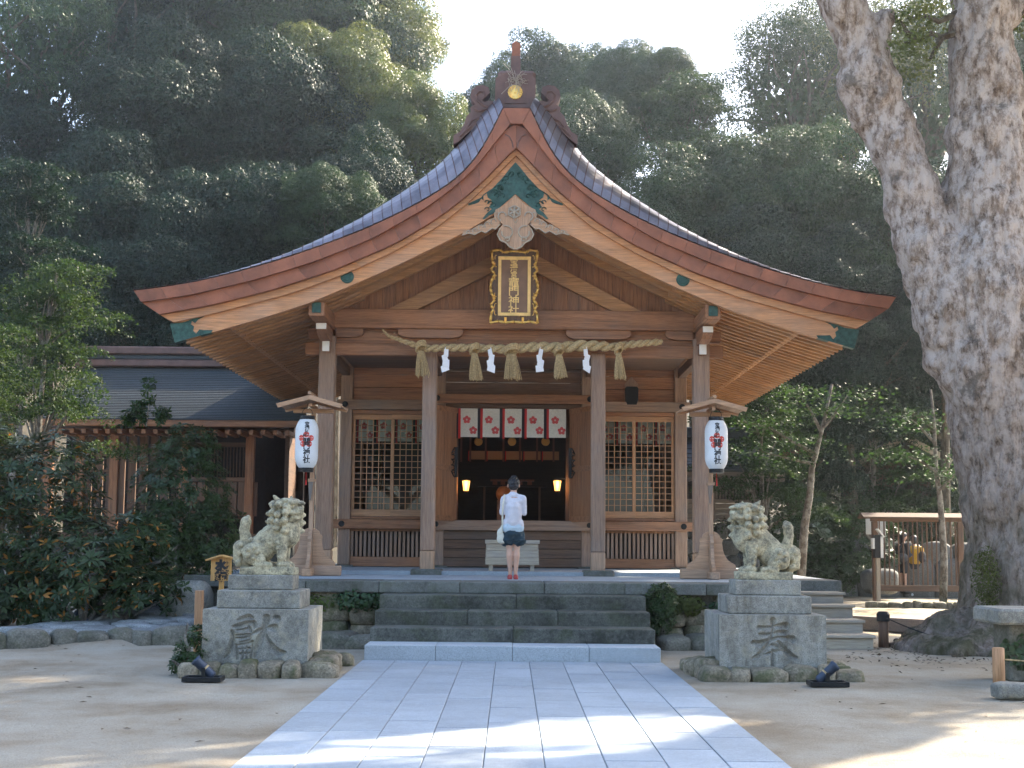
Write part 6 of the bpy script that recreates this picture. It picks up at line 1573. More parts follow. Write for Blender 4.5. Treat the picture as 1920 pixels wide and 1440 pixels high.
def puffy(seed, R_=4.0, zc_=6.2, H=3.8, ncl=40, nleaf=84000, ls_=.12, sparse=1.0):
    g = np.random.default_rng(seed); P, Q = [], []; tg = []
    for k in range(ncl):
        u = (k + .5) / ncl; th = k * 2.39996; cz = 1 - 1.55 * u; rr_ = math.sqrt(max(0, 1 - min(1, abs(cz)) ** 2))
        j = g.normal(size=3) * .18
        c = np.array([(rr_ * math.cos(th) + j[0]) * R_ * .74, (rr_ * math.sin(th) + j[1]) * R_ * .74, zc_ + (cz + j[2]) * H * .74])
        r_ = g.choice([.8, 1.15, 1.5, 1.8]) * R_ / 4 * (1.1 if cz > 0 else .85); tg.append(c)
        nl = int(nleaf / ncl * sparse * (r_ / (R_ / 4)) ** 2 * .8); nsub = 10
        p, q = shell(g, nl // 2, c, (r_, r_, r_ * .72), .0, .14); P.append(p); Q.append(q)
        for s_ in range(nsub):
            d = g.normal(size=3); d[2] = abs(d[2]) * .8 + .05; d /= np.linalg.norm(d); rs = r_ * g.uniform(.22, .42)
            p, q = shell(g, int(nl * .5 / nsub * (rs / r_ / .32) ** 2), c + d * np.array([r_, r_, r_ * .7]) * .84, (rs * 1.1, rs * 1.1, rs * .8), .0, .2); P.append(p); Q.append(q)
    P = np.concatenate(P); Q = np.concatenate(Q); S = ls_ * g.uniform(.6, 1.25, len(P))
    ni = int(2600 * sparse); d = g.normal(size=(ni, 3)); d /= np.linalg.norm(d, axis=1)[:, None]; pi_ = np.array([0, 0, zc_]) + d * np.array([R_, R_, H]) * .62 * g.random((ni, 1)) ** .4
    P = np.concatenate([P, pi_]); Q = np.concatenate([Q, g.normal(size=(ni, 3))]); S = np.concatenate([S, ls_ * 3.4 * g.uniform(.7, 1.2, ni)])
    mb = MB(); x = g.normal(size=2) * .3
    mb.tube([(0, 0, -.6), (0, 0, .4), (x[0] * .4, x[1] * .4, 2), (x[0], x[1], 4), (x[0] * 1.2, x[1] * 1.3, zc_ + H * .3)], [.42, .32, .26, .2, .07], 10)
    limb_tubes(mb, g, (x[0] * .7, x[1] * .7, 3.0), [tg[i] for i in g.choice(ncl, 9, False)], .26); limb_tubes(mb, g, (x[0], x[1], 4.2), [tg[i] for i in g.choice(ncl, 8, False)], .2)
    return leaf_mesh('crown', P, Q, S, .55, seed), mb.mesh('trunk')
def layered(seed, R_=3.0, nlay=16, nleaf=30000, ls_=.085, z0=1.7, z1=6.0, lean=0):
    """flat sprays in tiers, as a maple grows"""
    g = np.random.default_rng(seed); P, Q, S = [], [], []; tg = []
    for k in range(nlay):
        u = (k + .5) / nlay; a = k * 2.4 + g.normal() * .3; rad = R_ * (1 - .75 * u ** 1.6) * g.uniform(.35, 1.0)
        c = np.array([math.cos(a) * rad * .8 + lean * u, math.sin(a) * rad * .8, z0 + (z1 - z0) * u + g.normal() * .15]); tg.append(c); r_ = R_ * g.uniform(.34, .52)
        n = int(nleaf / nlay); ang = g.uniform(0, 6.283, n); rr_ = np.sqrt(g.random(n)) * r_ * (1 + .25 * np.sin(ang * 5 + k) + .12 * np.sin(ang * 11))
        z = c[2] - .16 * (rr_ / r_) ** 2 * r_ + g.normal(size=n) * .045 * R_ / 3 + .12 * np.sin(ang * 3 + rr_ * 3)
        P.append(np.stack([c[0] + np.cos(ang) * rr_, c[1] + np.sin(ang) * rr_, z], 1)); q = g.normal(size=(n, 3)) * .45; q[:, 2] += 1; Q.append(q); S.append(ls_ * g.uniform(.6, 1.3, n))
    mb = MB(); mb.tube([(0, 0, -.4), (.05, 0, .4), (.12 + lean * .2, .1, z0 * .8), (lean * .5, .0, (z0 + z1) / 2), (lean, 0, z1)], [.16, .12, .10, .07, .02], 8)
    limb_tubes(mb, g, (.12 + lean * .2, .1, z0 * .8), tg[:nlay // 2], .11); limb_tubes(mb, g, (lean * .5, 0, (z0 + z1) / 2), tg[nlay // 2:], .08)
    return leaf_mesh('crown', np.concatenate(P), np.concatenate(Q), np.concatenate(S), .75, seed), mb.mesh('trunk')
PROTO = {'p1': puffy(1), 'p2': puffy(2, ncl=48), 'p3': puffy(3, R_=4.4, H=3.2, ncl=34), 'd1': puffy(4, ncl=60, ls_=.115), 'thin': puffy(6, ncl=44, nleaf=34000, sparse=.62, H=4.2, ls_=.125), 'm1': layered(7), 'm2': layered(8, nlay=20, lean=.6), 'cloud': layered(9, R_=3.2, nlay=34, nleaf=44000, ls_=.10, z0=2.2, z1=8.5)}
def tree(proto, kind, px, py, Y, wpx, label, group, mat_bark=None, gz_=None, squash=1.0):
    """a tree whose top shows at (px, py) at depth Y, wpx photo pixels wide"""
    cr_, tr__ = PROTO[proto]; top = at(px, py, Y); z0 = hill_z(top.x, Y) if gz_ is None else gz_
    H0 = {'p': 9.9, 'd': 9.9, 't': 10.3, 'm': 6.3, 'c': 8.8}[proto[0]]; W0 = {'p': 8.4, 'd': 8.4, 't': 8.4, 'm': 6.4, 'c': 7}[proto[0]]
    sx = wpx / (F / Y) / W0; h = top.z - z0; sz = h / H0
    # where the crown would be stretched, lift it on a longer trunk instead
    szc = min(sz, sx * 1.35 * squash)
    t = thing('tree' if proto[0] in 'pdt' else 'maple_tree' if proto[0] == 'm' else 'garden_tree', label, 'tree', (top.x, Y, z0), rr.uniform(0, 6.28), group)
    me = CM.get((proto, kind))
    if me is None:
        me = CM[(proto, kind)] = cr_
        if not me.materials: me.materials.append(None)
    c = bpy.data.objects.new('crown', me); COL.objects.link(c); c.parent = t; c.material_slots[0].link = 'OBJECT'; c.material_slots[0].material = LEAF[kind]; c.scale = (sx, sx, szc); c.location.z = h - H0 * szc
    tm = TM.get((proto, mat_bark))
    if tm is None:
        tm = tr__.copy(); tm.materials.append(mat_bark or M_BARK); TM[(proto, mat_bark)] = tm
    k = bpy.data.objects.new('trunk', tm); COL.objects.link(k); k.parent = t; k.scale = (sx, sx, szc); k.location.z = c.location.z
    if c.location.z > .3:
        MB().tube([(0, 0, -.6), (.05, 0, c.location.z * .5), (0, 0, c.location.z + .2)], [.45 * sx, .36 * sx, .33 * sx], 8).build('lower_trunk', mat_bark or M_BARK)
        lt = COL.objects[-1] if False else None
        o = [q for q in bpy.context.scene.collection.objects if q.name.startswith('lower_trunk') and q.parent is None][0]; o.parent = t
    return t
CM, TM = {}, {}
GW = 'evergreens on the wooded slope'
SL = 'dark evergreen among many merging in the shaded wood behind the side hall'
SR = 'hazy evergreen among many merging between the hall roof and the big trunk'
for a in (
    ('thin', 'ever', 60, -70, 50, 330, 'sparse evergreen at the top corner with bright sky gaps between bare branches', GW),
    ('thin', 'dark', 200, -110, 56, 330, 'open-crowned tall evergreen against the sky next to the sparse corner tree', GW),
    ('p2', 'ever', 400, -150, 60, 430, "tall dark evergreen cut by the top of the frame, midway to the sky gap", GW), ('p1', 'ever', 560, -110, 57, 400, "tall dark evergreen cut by the frame top, next to the sunlit yellow-green crown", GW), ('p3', 'light', 640, -70, 60, 330, 'tall broad crown with a sunlit yellow-green edge above the roof slope', GW),
    ('p1', 'light', 715, 20, 66, 230, 'sunlit rounded crown behind, stepping down towards the gap of sky', GW), ('p2', 'light', 782, 165, 52, 200, 'puffy sunlit crown nearest the curled roof ornament, lit along its outer side', GW),
    ('p3', 'light', 640, 80, 54, 260, 'bulging half-lit crown above the middle of the roof slope', GW),
    ('d1', 'dark', 110, 190, 50, 380, "dark crown at the frame edge well above the blue-green tiered tree", GW), ('d1', 'dark', 310, 120, 50, 400, "dark rounded crown high in the shaded wood above the side hall", GW), ('p2', 'dark', 520, 110, 52, 360, "dark crown below the top row, between the side hall and the roof peak", GW), ('d1', 'dark', 690, 290, 46, 260, "dark crown touching the upper half of the shaded roof slope", GW),
    ('d1', 'dark', 200, 330, 45, 380, "dark crown directly above the far end of the side hall's ridge", GW), ('p2', 'dark', 420, 330, 45, 380, "dark crown above the eave tip, halfway up the shaded wood", GW), ('p1', 'dark', 570, 400, 44, 330, "dark crown bordering the lower half of the shaded roof slope", GW), ('d1', 'dark', 330, 440, 42, 330, "lowest dark crown just above the eave tip near the side hall", GW), ('d1', 'dark', 20, 420, 44, 330, "dark crown behind the blue-green tiered tree at the frame edge", GW),
    ('p3', 'ever', 622, 335, 42.5, 190, 'small rounded evergreen with a glinting sunlit top just above the roof slope', GW),
    ('p2', 'ever', 1025, 86, 64, 250, 'rounded distant crown rising right behind the ridge ornament', GW), ('p1', 'ever', 1150, 115, 60, 190, 'lower distant crown in the middle of the skyline beside the ridge ornament', GW), ('p1', 'ever', 1245, 112, 57, 190, 'rounded crown filling the dip in the skyline beside the tiered evergreen', GW), ('d1', 'ever', 935, 150, 60, 160, 'narrow distant crown partly hidden by the ridge ornament', GW),
    ('p1', 'ever', 1080, 200, 52, 260, "hazy crown just beside the ridge ornament, above the sunlit roof slope", GW),
    ('cloud', 'ever', 1300, 130, 50, 280, 'tiered evergreen with flat sprays spreading over the sunlit roof slope', GW), ('thin', 'ever', 1480, 18, 58, 300, 'tallest open evergreen on the skyline with bare twigs against the white sky', GW),
    ('thin', 'light', 1590, -20, 60, 320, 'tall pale feathery tree just behind the leaning limb of the big tree', GW), ('thin', 'ever', 1730, -30, 62, 330, 'airy tree in the gap between the two stems of the big tree', GW), ('p1', 'ever', 1930, 60, 55, 300, 'evergreen at the far corner beyond the big trunk', GW),
    ('d1', 'ever', 1250, 330, 47, 320, "hazy crown bordering the middle of the sunlit roof slope", GW), ('p2', 'ever', 1420, 260, 48, 360, "hazy crown halfway between the sunlit roof slope and the leaning limb", GW), ('d1', 'ever', 1580, 300, 46, 340, "hazy crown directly behind the leaning limb of the big tree", GW), ('p1', 'ever', 1690, 330, 46, 300, "hazy crown seen in the crotch of the big tree", GW), ('d1', 'dark', 1420, 450, 44, 340, "dark crown above the outer third of the sunlit roof slope", GW), ('d1', 'dark', 1590, 480, 43, 320, "dark crown between the eave tip and the big trunk, upper of two", GW), ('p2', 'dark', 1760, 500, 44, 300, "dark crown mostly hidden behind the big trunk, upper one", GW),
    ('d1', 'dark', 1500, 640, 42.5, 300, "dark crown just outside the eave tip, above the layered maple", GW), ('d1', 'dark', 1680, 680, 48, 300, "dark crown beside the big trunk, above the garden pavilion", GW), ('d1', 'dark', 1800, 760, 50, 260, "dark crown mostly hidden behind the big trunk, lower one", GW)):
    tree(*a)
GM = 'garden trees around the hall'
for a in (
    ('cloud', 'dark', 60, 285, 35, 330, 'blue-green tiered tree at the frame edge above the green maple', GM), ('m2', 'maple', 75, 465, 29, 380, 'bright green maple with spreading layers in front of the side hall roof', GM), ('m1', 'maple', -40, 560, 26, 300, 'low green maple spray entering at the frame edge above the rhododendrons', GM),
    ('m2', 'maple', 1440, 655, 37, 330, 'layered maple over the slanting eave with a thin bent pale trunk', GM), ('m1', 'maple_red', 1420, 690, 41, 190, 'maple with patches of reddish leaves just under the eave tip', GM), ('m2', 'maple', 1640, 690, 44, 350, 'layered green maple in front of the garden pavilion', GM), ('m1', 'maple', 1715, 850, 46, 280, 'low maple with horizontal sprays above the barred fence', GM)):
    tree(*a, mat_bark=M_BARKP, gz_=0)
def bare_trunk(label, pts, Y, r0, mat, branches=()):
    P_ = [at(x, y, Y) for x, y in pts]; P_[0].z = min(P_[0].z, -.05)
    t = thing('slender_tree', label, 'tree', tuple(P_[0]), group=GM)
    MB().tube(P_, list(np.linspace(r0, r0 * .3, len(P_))), 8).build('trunk', mat, t, True); mb = MB()
    for b in branches: mb.tube([at(x, y, Y - .05) for x, y in b], list(np.linspace(r0 * .45, r0 * .1, len(b))), 6)
    if branches: mb.build('branches', mat, t)
    g = np.random.default_rng(len(pts)); P, Q = [], []
    for b in branches:
        for (x, y) in b[1:]:
            c = at(x, y, Y); n = 260; p = np.array(c) + g.normal(size=(n, 3)) * np.array([.55, .5, .10]); P.append(p); q = g.normal(size=(n, 3)) * .4; q[:, 2] += 1; Q.append(q)
    P = np.concatenate(P); link('crown', leaf_mesh('crown', P, np.concatenate(Q), .09 * g.uniform(.6, 1.3, len(P)), .75, 3), LEAF['maple'], t)
bare_trunk('slender tree with a bent pale grey trunk behind the open-mouth lion', [(1498, 1085), (1508, 990), (1518, 930), (1522, 880), (1530, 850), (1545, 790), (1560, 720)], 34, .11, M_BARKP, [[(1530, 850), (1490, 830), (1440, 800), (1390, 790)], [(1527, 870), (1480, 860), (1420, 845)], [(1545, 800), (1570, 770), (1590, 740)], [(1540, 810), (1520, 770), (1500, 740)]])
bare_trunk('slender young tree standing in front of the barred fence', [(1768, 1128), (1770, 1050), (1766, 980), (1762, 930), (1755, 880), (1752, 800), (1745, 730)], 34.5, .10, M_BARKP, [[(1760, 920), (1790, 890), (1815, 885)], [(1757, 885), (1720, 862), (1690, 852)], [(1752, 830), (1725, 800), (1700, 780)]])

# ------------------------------------------------------------------ shrubs
def rosettes(seed, n, c, r, leaf=.13, per=9, asp=.30, up=.7, thick=.35):
    g = np.random.default_rng(seed); p, q = shell(g, n, c, r, .8, thick); C, Nn, S, T = [], [], [], []
    V = []
    for i in range(len(p)):
        ax = q[i] / np.linalg.norm(q[i]) + np.array([0, 0, up]); ax /= np.linalg.norm(ax)
        u = np.cross(ax, [0.3, .9, .2]); u /= np.linalg.norm(u); v = np.cross(ax, u); L0 = leaf * g.uniform(.7, 1.25)
        for k in range(per):
            a = 6.283 * k / per + g.normal() * .15; d = u * math.cos(a) + v * math.sin(a); tilt = g.uniform(-.15, .5); d2 = d + ax * tilt; d2 /= np.linalg.norm(d2)
            s_ = np.cross(d2, ax); s_ /= np.linalg.norm(s_); L = L0 * g.uniform(.8, 1.15); b0 = p[i] + d * .01
            V += [b0, b0 + d2 * L * .55 + s_ * L * asp * .5, b0 + d2 * L - ax * L * .12, b0 + d2 * L * .55 - s_ * L * asp * .5]
    V = np.array(V); m = len(V) // 4
    me = bpy.data.meshes.new('foliage'); me.vertices.add(4 * m); me.vertices.foreach_set('co', V.ravel()); me.loops.add(4 * m); me.loops.foreach_set('vertex_index', np.arange(4 * m, dtype=np.int32))
    me.polygons.add(m); me.polygons.foreach_set('loop_start', np.arange(0, 4 * m, 4, dtype=np.int32)); me.polygons.foreach_set('loop_total', np.full(m, 4, np.int32)); me.update(calc_edges=True); return me
def join_me(ms):
    bm = bmesh.new()
    for m in ms: bm.from_mesh(m)
    me = bpy.data.meshes.new('foliage'); bm.to_mesh(me); bm.free(); return me
def shrub(label, x, y, z0, blobs, mat, seed, leaf=.13, dens=55, stems=6, name='shrub', cat='shrub', asp=.3, per=9, group=None):
    t = thing(name, label, cat, (x, y, z0), group=group); ms = []
    for i, (c, r) in enumerate(blobs): ms.append(rosettes(seed * 31 + i, int(dens * (r[0] * r[1] + r[0] * r[2] + r[1] * r[2]) * 4.2 / 3 * 1.6), c, r, leaf, per, asp))
    o = link('foliage', join_me(ms), mat, t); o.matrix_parent_inverse = Matrix.Identity(4)
    g = np.random.default_rng(seed); mb = MB(); limb_tubes(mb, g, (0, 0, 0), [Vector(b[0]) + Vector(g.normal(size=3) * .2) for b in blobs for _ in range(max(1, stems // len(blobs)))], .09)
    o = mb.build('stem', M_BARKP, t); o.matrix_parent_inverse = Matrix.Identity(4); return t
GS = 'shrubs of the raised bed'
shrub('large rhododendron with yellowing leaves filling the frame edge below the maple', -7.9, 22.5, .1, [((-.9, .4, 2.4), (1.2, 1.1, 1.0)), ((.5, .3, 2.2), (.9, .9, .9)), ((-.6, 0, 1.2), (1.4, 1.0, 1.0)), ((.9, -.1, 1.1), (1.0, .9, .9)), ((0, -.5, .5), (1.3, .7, .6)), ((-1.4, .2, 3.1), (.8, .8, .7)), ((1.6, .4, .7), (.8, .8, .6))], LEAF['rhodo'], 1, .15, 42, 10, group=GS)
shrub('tall dark rounded shrub with a pale sprig rising from its top, before the side hall', -5.45, 23.6, .2, [((0, 0, 2.0), (.85, .8, 1.0)), ((.1, 0, 2.75), (.5, .5, .45)), ((-.3, -.2, 1.2), (.8, .7, .7)), ((.55, -.1, 1.35), (.55, .6, .6)), ((.2, -.2, .6), (.9, .6, .5))], LEAF['shrub'], 2, .095, 105, 9, group=GS, per=8, asp=.36)
shrub('low rhododendron with orange leaves in front of the tall dark shrub', -6.5, 21.9, .1, [((0, 0, .9), (.9, .7, .7)), ((.7, .2, 1.35), (.55, .5, .45)), ((-.5, .1, .5), (.8, .6, .5)), ((.9, .0, .55), (.7, .5, .45))], LEAF['rhodo'], 3, .15, 44, 8, group=GS)
shrub('dark low bush at the bottom corner of the raised bed', -9.3, 21.0, .1, [((0, 0, .6), (1.0, .7, .6)), ((-.9, .2, .9), (.9, .8, .7)), ((1.0, .1, .35), (.8, .5, .4))], LEAF['shrub'], 4, .11, 80, 6, group=GS)
p = at(278, 730, 23.6); sp = thing('sprig', 'pale leafy shoot with bright leaves rising above the tall dark shrub', 'shoot', (p.x, 23.6, p.z - .6)); mb = MB(); ms = []
for (x0, y0, x1, y1) in ((274, 800, 280, 716), (262, 800, 258, 758), (300, 795, 306, 770), (240, 800, 238, 778)):
    a, b = at(x0, y0, 23.6), at(x1, y1, 23.6); mb.tube([a, a.lerp(b, .5) + Vector((.02, 0, 0)), b], [.012, .009, .005], 5)
    for k in range(5): ms.append(rosettes(x0 + k, 7, tuple(a.lerp(b, .3 + .175 * k)), (.10, .10, .06), .10, 7, .35))
mb.build('stem', M_BARKP, sp); link('foliage', join_me(ms), LEAF['maple'], sp)
p = at(360, 1262, 15.9); shrub('small leafy bush between the stake and the spotlight at the closed-mouth lion', p.x, 15.9, 0, [((0, 0, .22), (.20, .18, .2)), ((.08, 0, .42), (.13, .12, .12)), ((-.1, 0, .12), (.14, .12, .12))], LEAF['shrub'], 5, .07, 420, 6, group=GS, per=7, asp=.4)
p = at(1240, 1190, 20.15); shrub('small upright clipped bush against the terrace beside the stairs', p.x, 20.1, .15, [((0, 0, .48), (.24, .2, .28)), ((-.02, 0, .22), (.2, .18, .2))], LEAF['shrub'], 6, .055, 700, 5, group=GS, per=7, asp=.42)
shrub('dark bush at the foot of the woods behind the open-mouth lion', 7.6, 39.5, 0, [((0, 0, 1.8), (1.5, 1, 1.4)), ((1.9, .4, 1.5), (1.4, 1, 1.3)), ((.8, 0, .8), (1.6, .9, .8))], LEAF['shrub'], 7, .16, 40, 6, group=GS)
shrub('dark bush beyond the barred fence beside the garden boulder', 9.0, 43.5, 0, [((0, 0, 1.9), (1.3, 1, 1.3)), ((-.5, -.3, .8), (1.4, .8, .7)), ((1.2, .4, 2.6), (1.1, 1, 1.0))], LEAF['ivy'], 8, .16, 40, 6, group=GS)
shrub('dark bush behind the fence bars next to the garden steps', 12.4, 45.5, .2, [((0, 0, 1.4), (1.6, 1, 1.3)), ((2, .3, 2.0), (1.6, 1, 1.5)), ((1.0, .3, 3.0), (1.2, 1, .9))], LEAF['ivy'], 9, .18, 36, 6, group=GS)
# ivy under the bench, moss on the trunk foot, terrace wall plants
def tuft(name, label, cat, x, y, z, r, n, mat, leaf, seed, par=None, kind=None):
    g = np.random.default_rng(seed); p, q = shell(g, n, (x, y, z), r, .9, .5); me = leaf_mesh(name, p, q, leaf * g.uniform(.6, 1.3, len(p)), .7, seed)
    o = link(name, me, mat, par); 
    if label: tag(o, label, cat)
    if kind: o['kind'] = kind
    return o
tuft('ivy', 'leafy ivy hanging under the stone bench slab', 'ivy', BENCH[0] + .75, BENCH[1] + .28, BENCH[2] * .5, (.65, .25, BENCH[2] * .5), 3000, LEAF['ivy'], .075, 3)
for i, (x, z, w_) in enumerate(((-3.0, .55, .5), (-2.2, .62, .4), (2.4, .6, .35), (3.2, .55, .45))):
    tuft('wall_fern', ['', '', '', ''][i] or None, None, XC + x, 20.43, z, (w_, .10, .17), 700, LEAF['ivy'] if i % 2 else LEAF['moss'], .055, 20 + i, ter, 'stuff')
tuft('moss_bed', None, None, 10.6, 34.2, -.02, (2.0, .55, .14), 9000, LEAF['moss'], .06, 40, None, 'stuff')

# ------------------------------------------------------------------ the big camphor tree
YCT = 21.0
ct = thing('camphor_tree', 'huge old camphor tree with mottled bark forking into two stems', 'tree', tuple(at(1888, 1210, YCT)))
def cp(x, y, r_, Y=YCT): p = at(x, y, Y); return p, r_
chains = [[cp(1930, 1260, 1.12), cp(1932, 1000, .90), cp(1912, 880, .90), cp(1896, 780, .92), cp(1870, 650, .98), cp(1852, 520, .94)], [cp(1862, 540, .84), cp(1850, 300, .645), cp(1845, 100, .49), cp(1842, -100, .45), cp(1825, -420, .40)],
          [cp(1835, 640, .86), cp(1768, 515, .60), cp(1717, 400, .44), cp(1692, 300, .405), cp(1650, 200, .40), cp(1622, 120, .385), cp(1588, 30, .385), cp(1555, -70, .33), cp(1490, -260, .28)], [cp(1632, 95, .25), cp(1655, 38, .19)], [cp(1632, 210, .3), cp(1602, 145, .28)],
          [cp(1845, 90, .25), cp(1905, 20, .2), cp(1960, -80, .17)]]
prims = []
for ch in chains:
    for (a, ra_), (b, rb_) in zip(ch[:-1], ch[1:]): prims.append(('c', tuple(a), tuple(b), ra_, rb_))
b0 = at(1915, 1150, YCT); b0.z = .45
for x, y, r_ in ((5.55, 20.6, .10), (6.0, 19.3, .12), (6.9, 18.8, .12), (8.0, 18.9, .12), (9.0, 19.6, .12), (5.9, 21.9, .12)):
    m1 = b0.lerp(Vector((x, y, .02)), .55); m1.z = .22; prims += [('c', tuple(b0), tuple(m1), .55, .30), ('c', tuple(m1), (x, y, .0), .30, r_)]
prims.append(('s', (b0.x - .3, b0.y - .3, -.05), (1.75, 1.6, .42)))
me = blob('trunk', prims, .045, 5, .10, 1.6, 4)
co = np.empty(len(me.vertices) * 3); no = np.empty_like(co); me.vertices.foreach_get('co', co); me.vertices.foreach_get('normal', no); co = co.reshape(-1, 3); no = no.reshape(-1, 3)
f1 = np.array([noise.fractal(Vector((p[0] * 9, p[1] * 9, p[2] * 1.6)), 1, 2, 3) for p in co.tolist()]); f2 = np.array([abs(noise.noise(Vector((p[0] * 5.5, p[1] * 5.5, p[2] * .7)))) for p in co.tolist()]); f3 = np.array([noise.fractal(Vector(p) * 1.1, 1, 2, 3) for p in co.tolist()]); co += no * (f1 * .028 - np.clip(.16 - f2, 0, 1) * .22 + f3 * .06)[:, None]
me.vertices.foreach_set('co', co.ravel()); me.update(); link('trunk', me, M_CAMPH, ct, True)
mb = MB(); tw = [[(1800, 60), (1765, 70), (1745, 62), (1720, 78), (1695, 80)], [(1795, 25), (1760, 40), (1735, 30), (1710, 34)], [(1765, 70), (1750, 100), (1742, 115)], [(1720, 78), (1700, 60), (1690, 40)], [(1900, 40), (1920, 20), (1940, 30)]]
for b in tw: MB().tube([at(x, y, YCT - .1) for x, y in b], list(np.linspace(.06, .015, len(b))), 6).build('branch', M_BARK, ct)
g = np.random.default_rng(77); P, Q = [], []
for b in tw:
    for x, y in b[2:]:
        p, q = shell(g, 260, tuple(at(x + g.normal() * 12, y + g.normal() * 14, YCT + g.normal() * .5)), (.38, .4, .22), .9, .6); P.append(p); Q.append(q)
P = np.concatenate(P); link('low_sprays', leaf_mesh('sprays', P, np.concatenate(Q), .075 * g.uniform(.6, 1.2, len(P)), .5, 5), LEAF['light'], ct)
# the crown overhead: unseen clumps placed along sun rays, gaps shaped for sun strips
LIT = [[(-2.3, 9.2), (-.55, 11.3), (1.9, 12.7), (2.1, 12.0), (-.1, 9.2), (-.6, 8.0), (-2.3, 8.0)], [(1.9, 9.6), (5.2, 13.9), (9, 13.9), (9, 5), (2, 5)], [(-3.8, 9.2), (-1.9, 10.1), (-2.1, 9.0), (-3.6, 8.3)]]
def inside(x, y, poly):
    c = False
    for i in range(len(poly)):
        (xa, ya), (xb, yb) = poly[i], poly[i - 1]
        if (ya > y) != (yb > y) and x < (xb - xa) * (y - ya) / (yb - ya) + xa: c = not c
    return c
def shadow(c): k = c[2] / SUNV.z; return c[0] - SUNV.x * k, c[1] - SUNV.y * k
def px_of(c):
    d = CAMROT.transposed() @ (Vector(c) - CAMLOC); return (960 + F * d.x / -d.z, 720 - F * d.y / -d.z) if d.z < -.1 else (0, -9999)
OWN = [(10.5, 21.0), (19.5, 30.0), (25.0, 23.0)]  # big camphor, then two unseen trees added to carry the shading clumps
parts_ = [[], [], []]; nodes_ = [[], [], []]; tries = n_ok = 0
while n_ok < 340 and tries < 30000:
    tries += 1
    tx_, ty_ = (g.uniform(-12, 9.5), g.uniform(9, 23)) if g.random() < .88 else (g.uniform(-8, 8), g.uniform(1, 9))
    h = g.uniform(10.8, 18); c = np.array([tx_ + SUNV.x * h / SUNV.z, ty_ + SUNV.y * h / SUNV.z, h]); cr_ = g.uniform(.6, 1.35)
    x, y = px_of(c); m_ = F / max(4, c[1]) * cr_ * 1.5
    if y + m_ > -10 and -m_ < x < 1920 + m_: continue
    if any(inside(tx_ + dx * cr_ * .8, ty_ + dy * cr_ * 1.2, pl) for dx, dy in ((0, 0), (1, 0), (-1, 0), (0, 1), (0, -1)) for pl in LIT): continue
    n_ok += 1
    k = int(np.argmin([(c[0] - a) ** 2 + (c[1] - b) ** 2 for a, b in OWN])); p, q = shell(g, 560, c, (cr_ * 1.1, cr_ * 1.1, cr_ * .75), .3, .35)
    parts_[k].append((p, q)); nodes_[k].append(c)
tries = n_ok = 0
while n_ok < 260 and tries < 20000:
    tries += 1; tx_, ty_ = (g.uniform(-1.0, 3.2), g.uniform(7.2, 12)) if g.random() < .6 else (g.uniform(-9, 7), g.uniform(9.5, 15))
    h = g.uniform(10.8, 15); c = np.array([tx_ + SUNV.x * h / SUNV.z, ty_ + SUNV.y * h / SUNV.z, h]); cr_ = g.uniform(.3, .55)
    x, y = px_of(c); m_ = F / max(4, c[1]) * cr_ * 1.5
    if y + m_ > -10 and -m_ < x < 1920 + m_: continue
    if any(inside(tx_ + dx * cr_ * .7, ty_ + dy * cr_ * .9, pl) for dx, dy in ((0, 0), (1, 0), (-1, 0), (0, 1), (0, -1)) for pl in LIT): continue
    n_ok += 1; k = int(np.argmin([(c[0] - a) ** 2 + (c[1] - b) ** 2 for a, b in OWN])); parts_[k].append(shell(g, 130, c, (cr_ * 1.1, cr_ * 1.1, cr_ * .8), .4, .4)); nodes_[k].append(c)
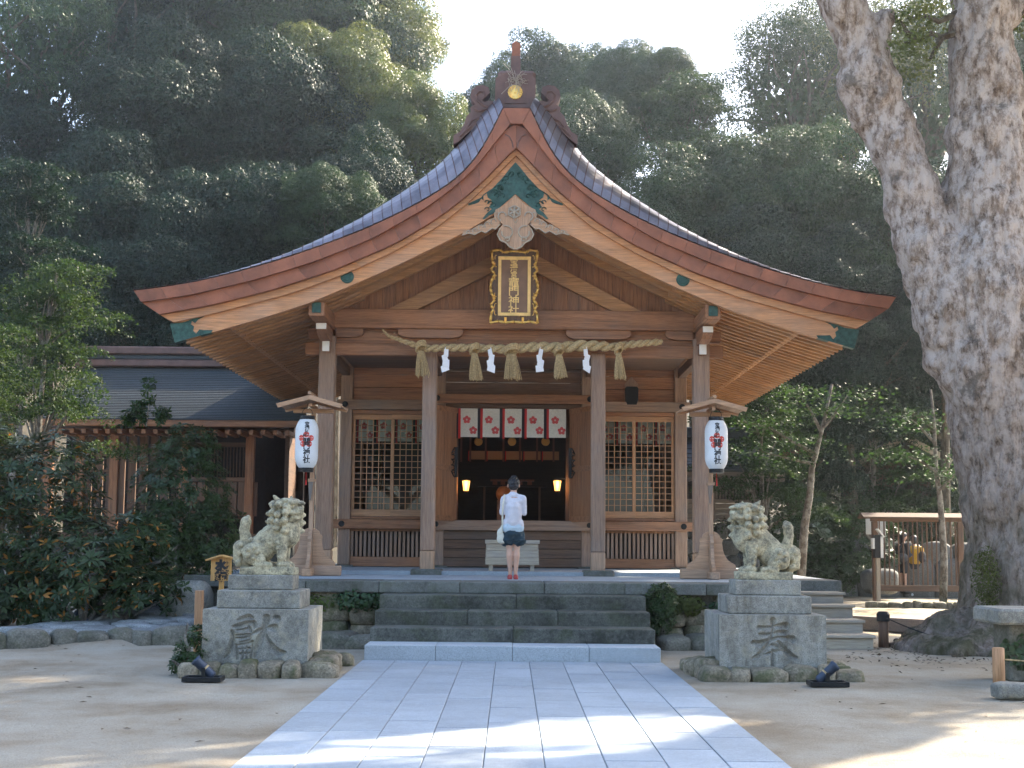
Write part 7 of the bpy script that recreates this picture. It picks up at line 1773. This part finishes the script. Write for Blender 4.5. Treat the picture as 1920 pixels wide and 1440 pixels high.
for k in range(3):
    P = np.concatenate([a for a, b in parts_[k]]); Q = np.concatenate([b for a, b in parts_[k]])
    if k: par = thing('tree', ['', 'unseen camphor tree added next to the big one to shade the sand', 'unseen outermost camphor tree added so its crown shades the path'][k], 'tree', (*OWN[k], 0), 0, 'unseen camphor trees added for shade')
    else: par = ct
    link('crown', leaf_mesh('crown', P, Q, .22 * g.uniform(.6, 1.2, len(P)), .55, 6 + k), LEAF['light'], par)
    mb = MB()
    if k == 0: limb_tubes(mb, g, at(1825, -420, YCT), nodes_[k][::3], .3); mb.build('upper_limbs', M_CAMPH, par)
    else:
        x, y = OWN[k]; mb.tube([(x, y, -.5), (x, y, 3), (x + .3, y, 7), (x, y - .3, 10)], [.9, .7, .55, .4], 12); limb_tubes(mb, g, (x, y - .3, 10), nodes_[k][::3], .3); mb.build('trunk', M_CAMPH, par)
tuft('trunk_moss', None, None, b0.x - .75, b0.y - .75, 1.0, (.22, .2, .5), 1500, LEAF['moss'], .035, 41, ct, 'stuff')
# leaf litter round the roots
g = np.random.default_rng(5); n = 900; P = np.stack([g.normal(7.0, 1.6, n), g.normal(18.9, 1.2, n), np.full(n, .03)], 1); Q = g.normal(size=(n, 3)) * .25; Q[:, 2] += 1
o = link('leaf_litter', leaf_mesh('litter', P, Q, .06 * g.uniform(.6, 1.3, n), .5, 9), plain('dead_leaf', (.07, .045, .022), .8)); o['kind'] = 'stuff'

# trees beyond the plaza, behind the viewer: the windows mirror them
for i, (x, y, w_, h) in enumerate(((-11, -20, 11, 13), (-1.5, -27, 12, 15), (9, -22, 11, 14), (-6, -24, 9, 11), (4, -25, 9, 12), (18, -30, 12, 15), (-22, -26, 12, 15))):
    t = thing('tree', 'evergreen across the plaza, mirrored in the panes of the lattice windows', 'tree', (x, y, 0), i * 1.3, 'evergreens across the plaza')
    for nm, me in (('crown', CM[('p2', 'ever')]), ('trunk', TM[('p2', None)])):
        c = bpy.data.objects.new(nm, me); COL.objects.link(c)
        if nm == 'crown': c.material_slots[0].link = 'OBJECT'; c.material_slots[0].material = LEAF['ever']
        c.parent = t; c.scale = (w_ / 8.4, w_ / 8.4, h / 9.9)
# ------------------------------------------------------------------ air
mh, ns_, ls_, b_ = new_mat('haze_air'); ns_.remove(b_); pv = ns_.new('ShaderNodeVolumePrincipled'); pv.inputs['Density'].default_value = HAZE_D; pv.inputs['Anisotropy'].default_value = .78; pv.inputs['Color'].default_value = (.82, .92, 1.0, 1)
ls_.new(pv.outputs[0], ns_['Material Output'].inputs['Volume'])
if HAZE_D > 0:
    hz_ = cbox((-320, -320, -1.5), (320, 210, 40), 0).build('haze', mh); hz_['kind'] = 'stuff'
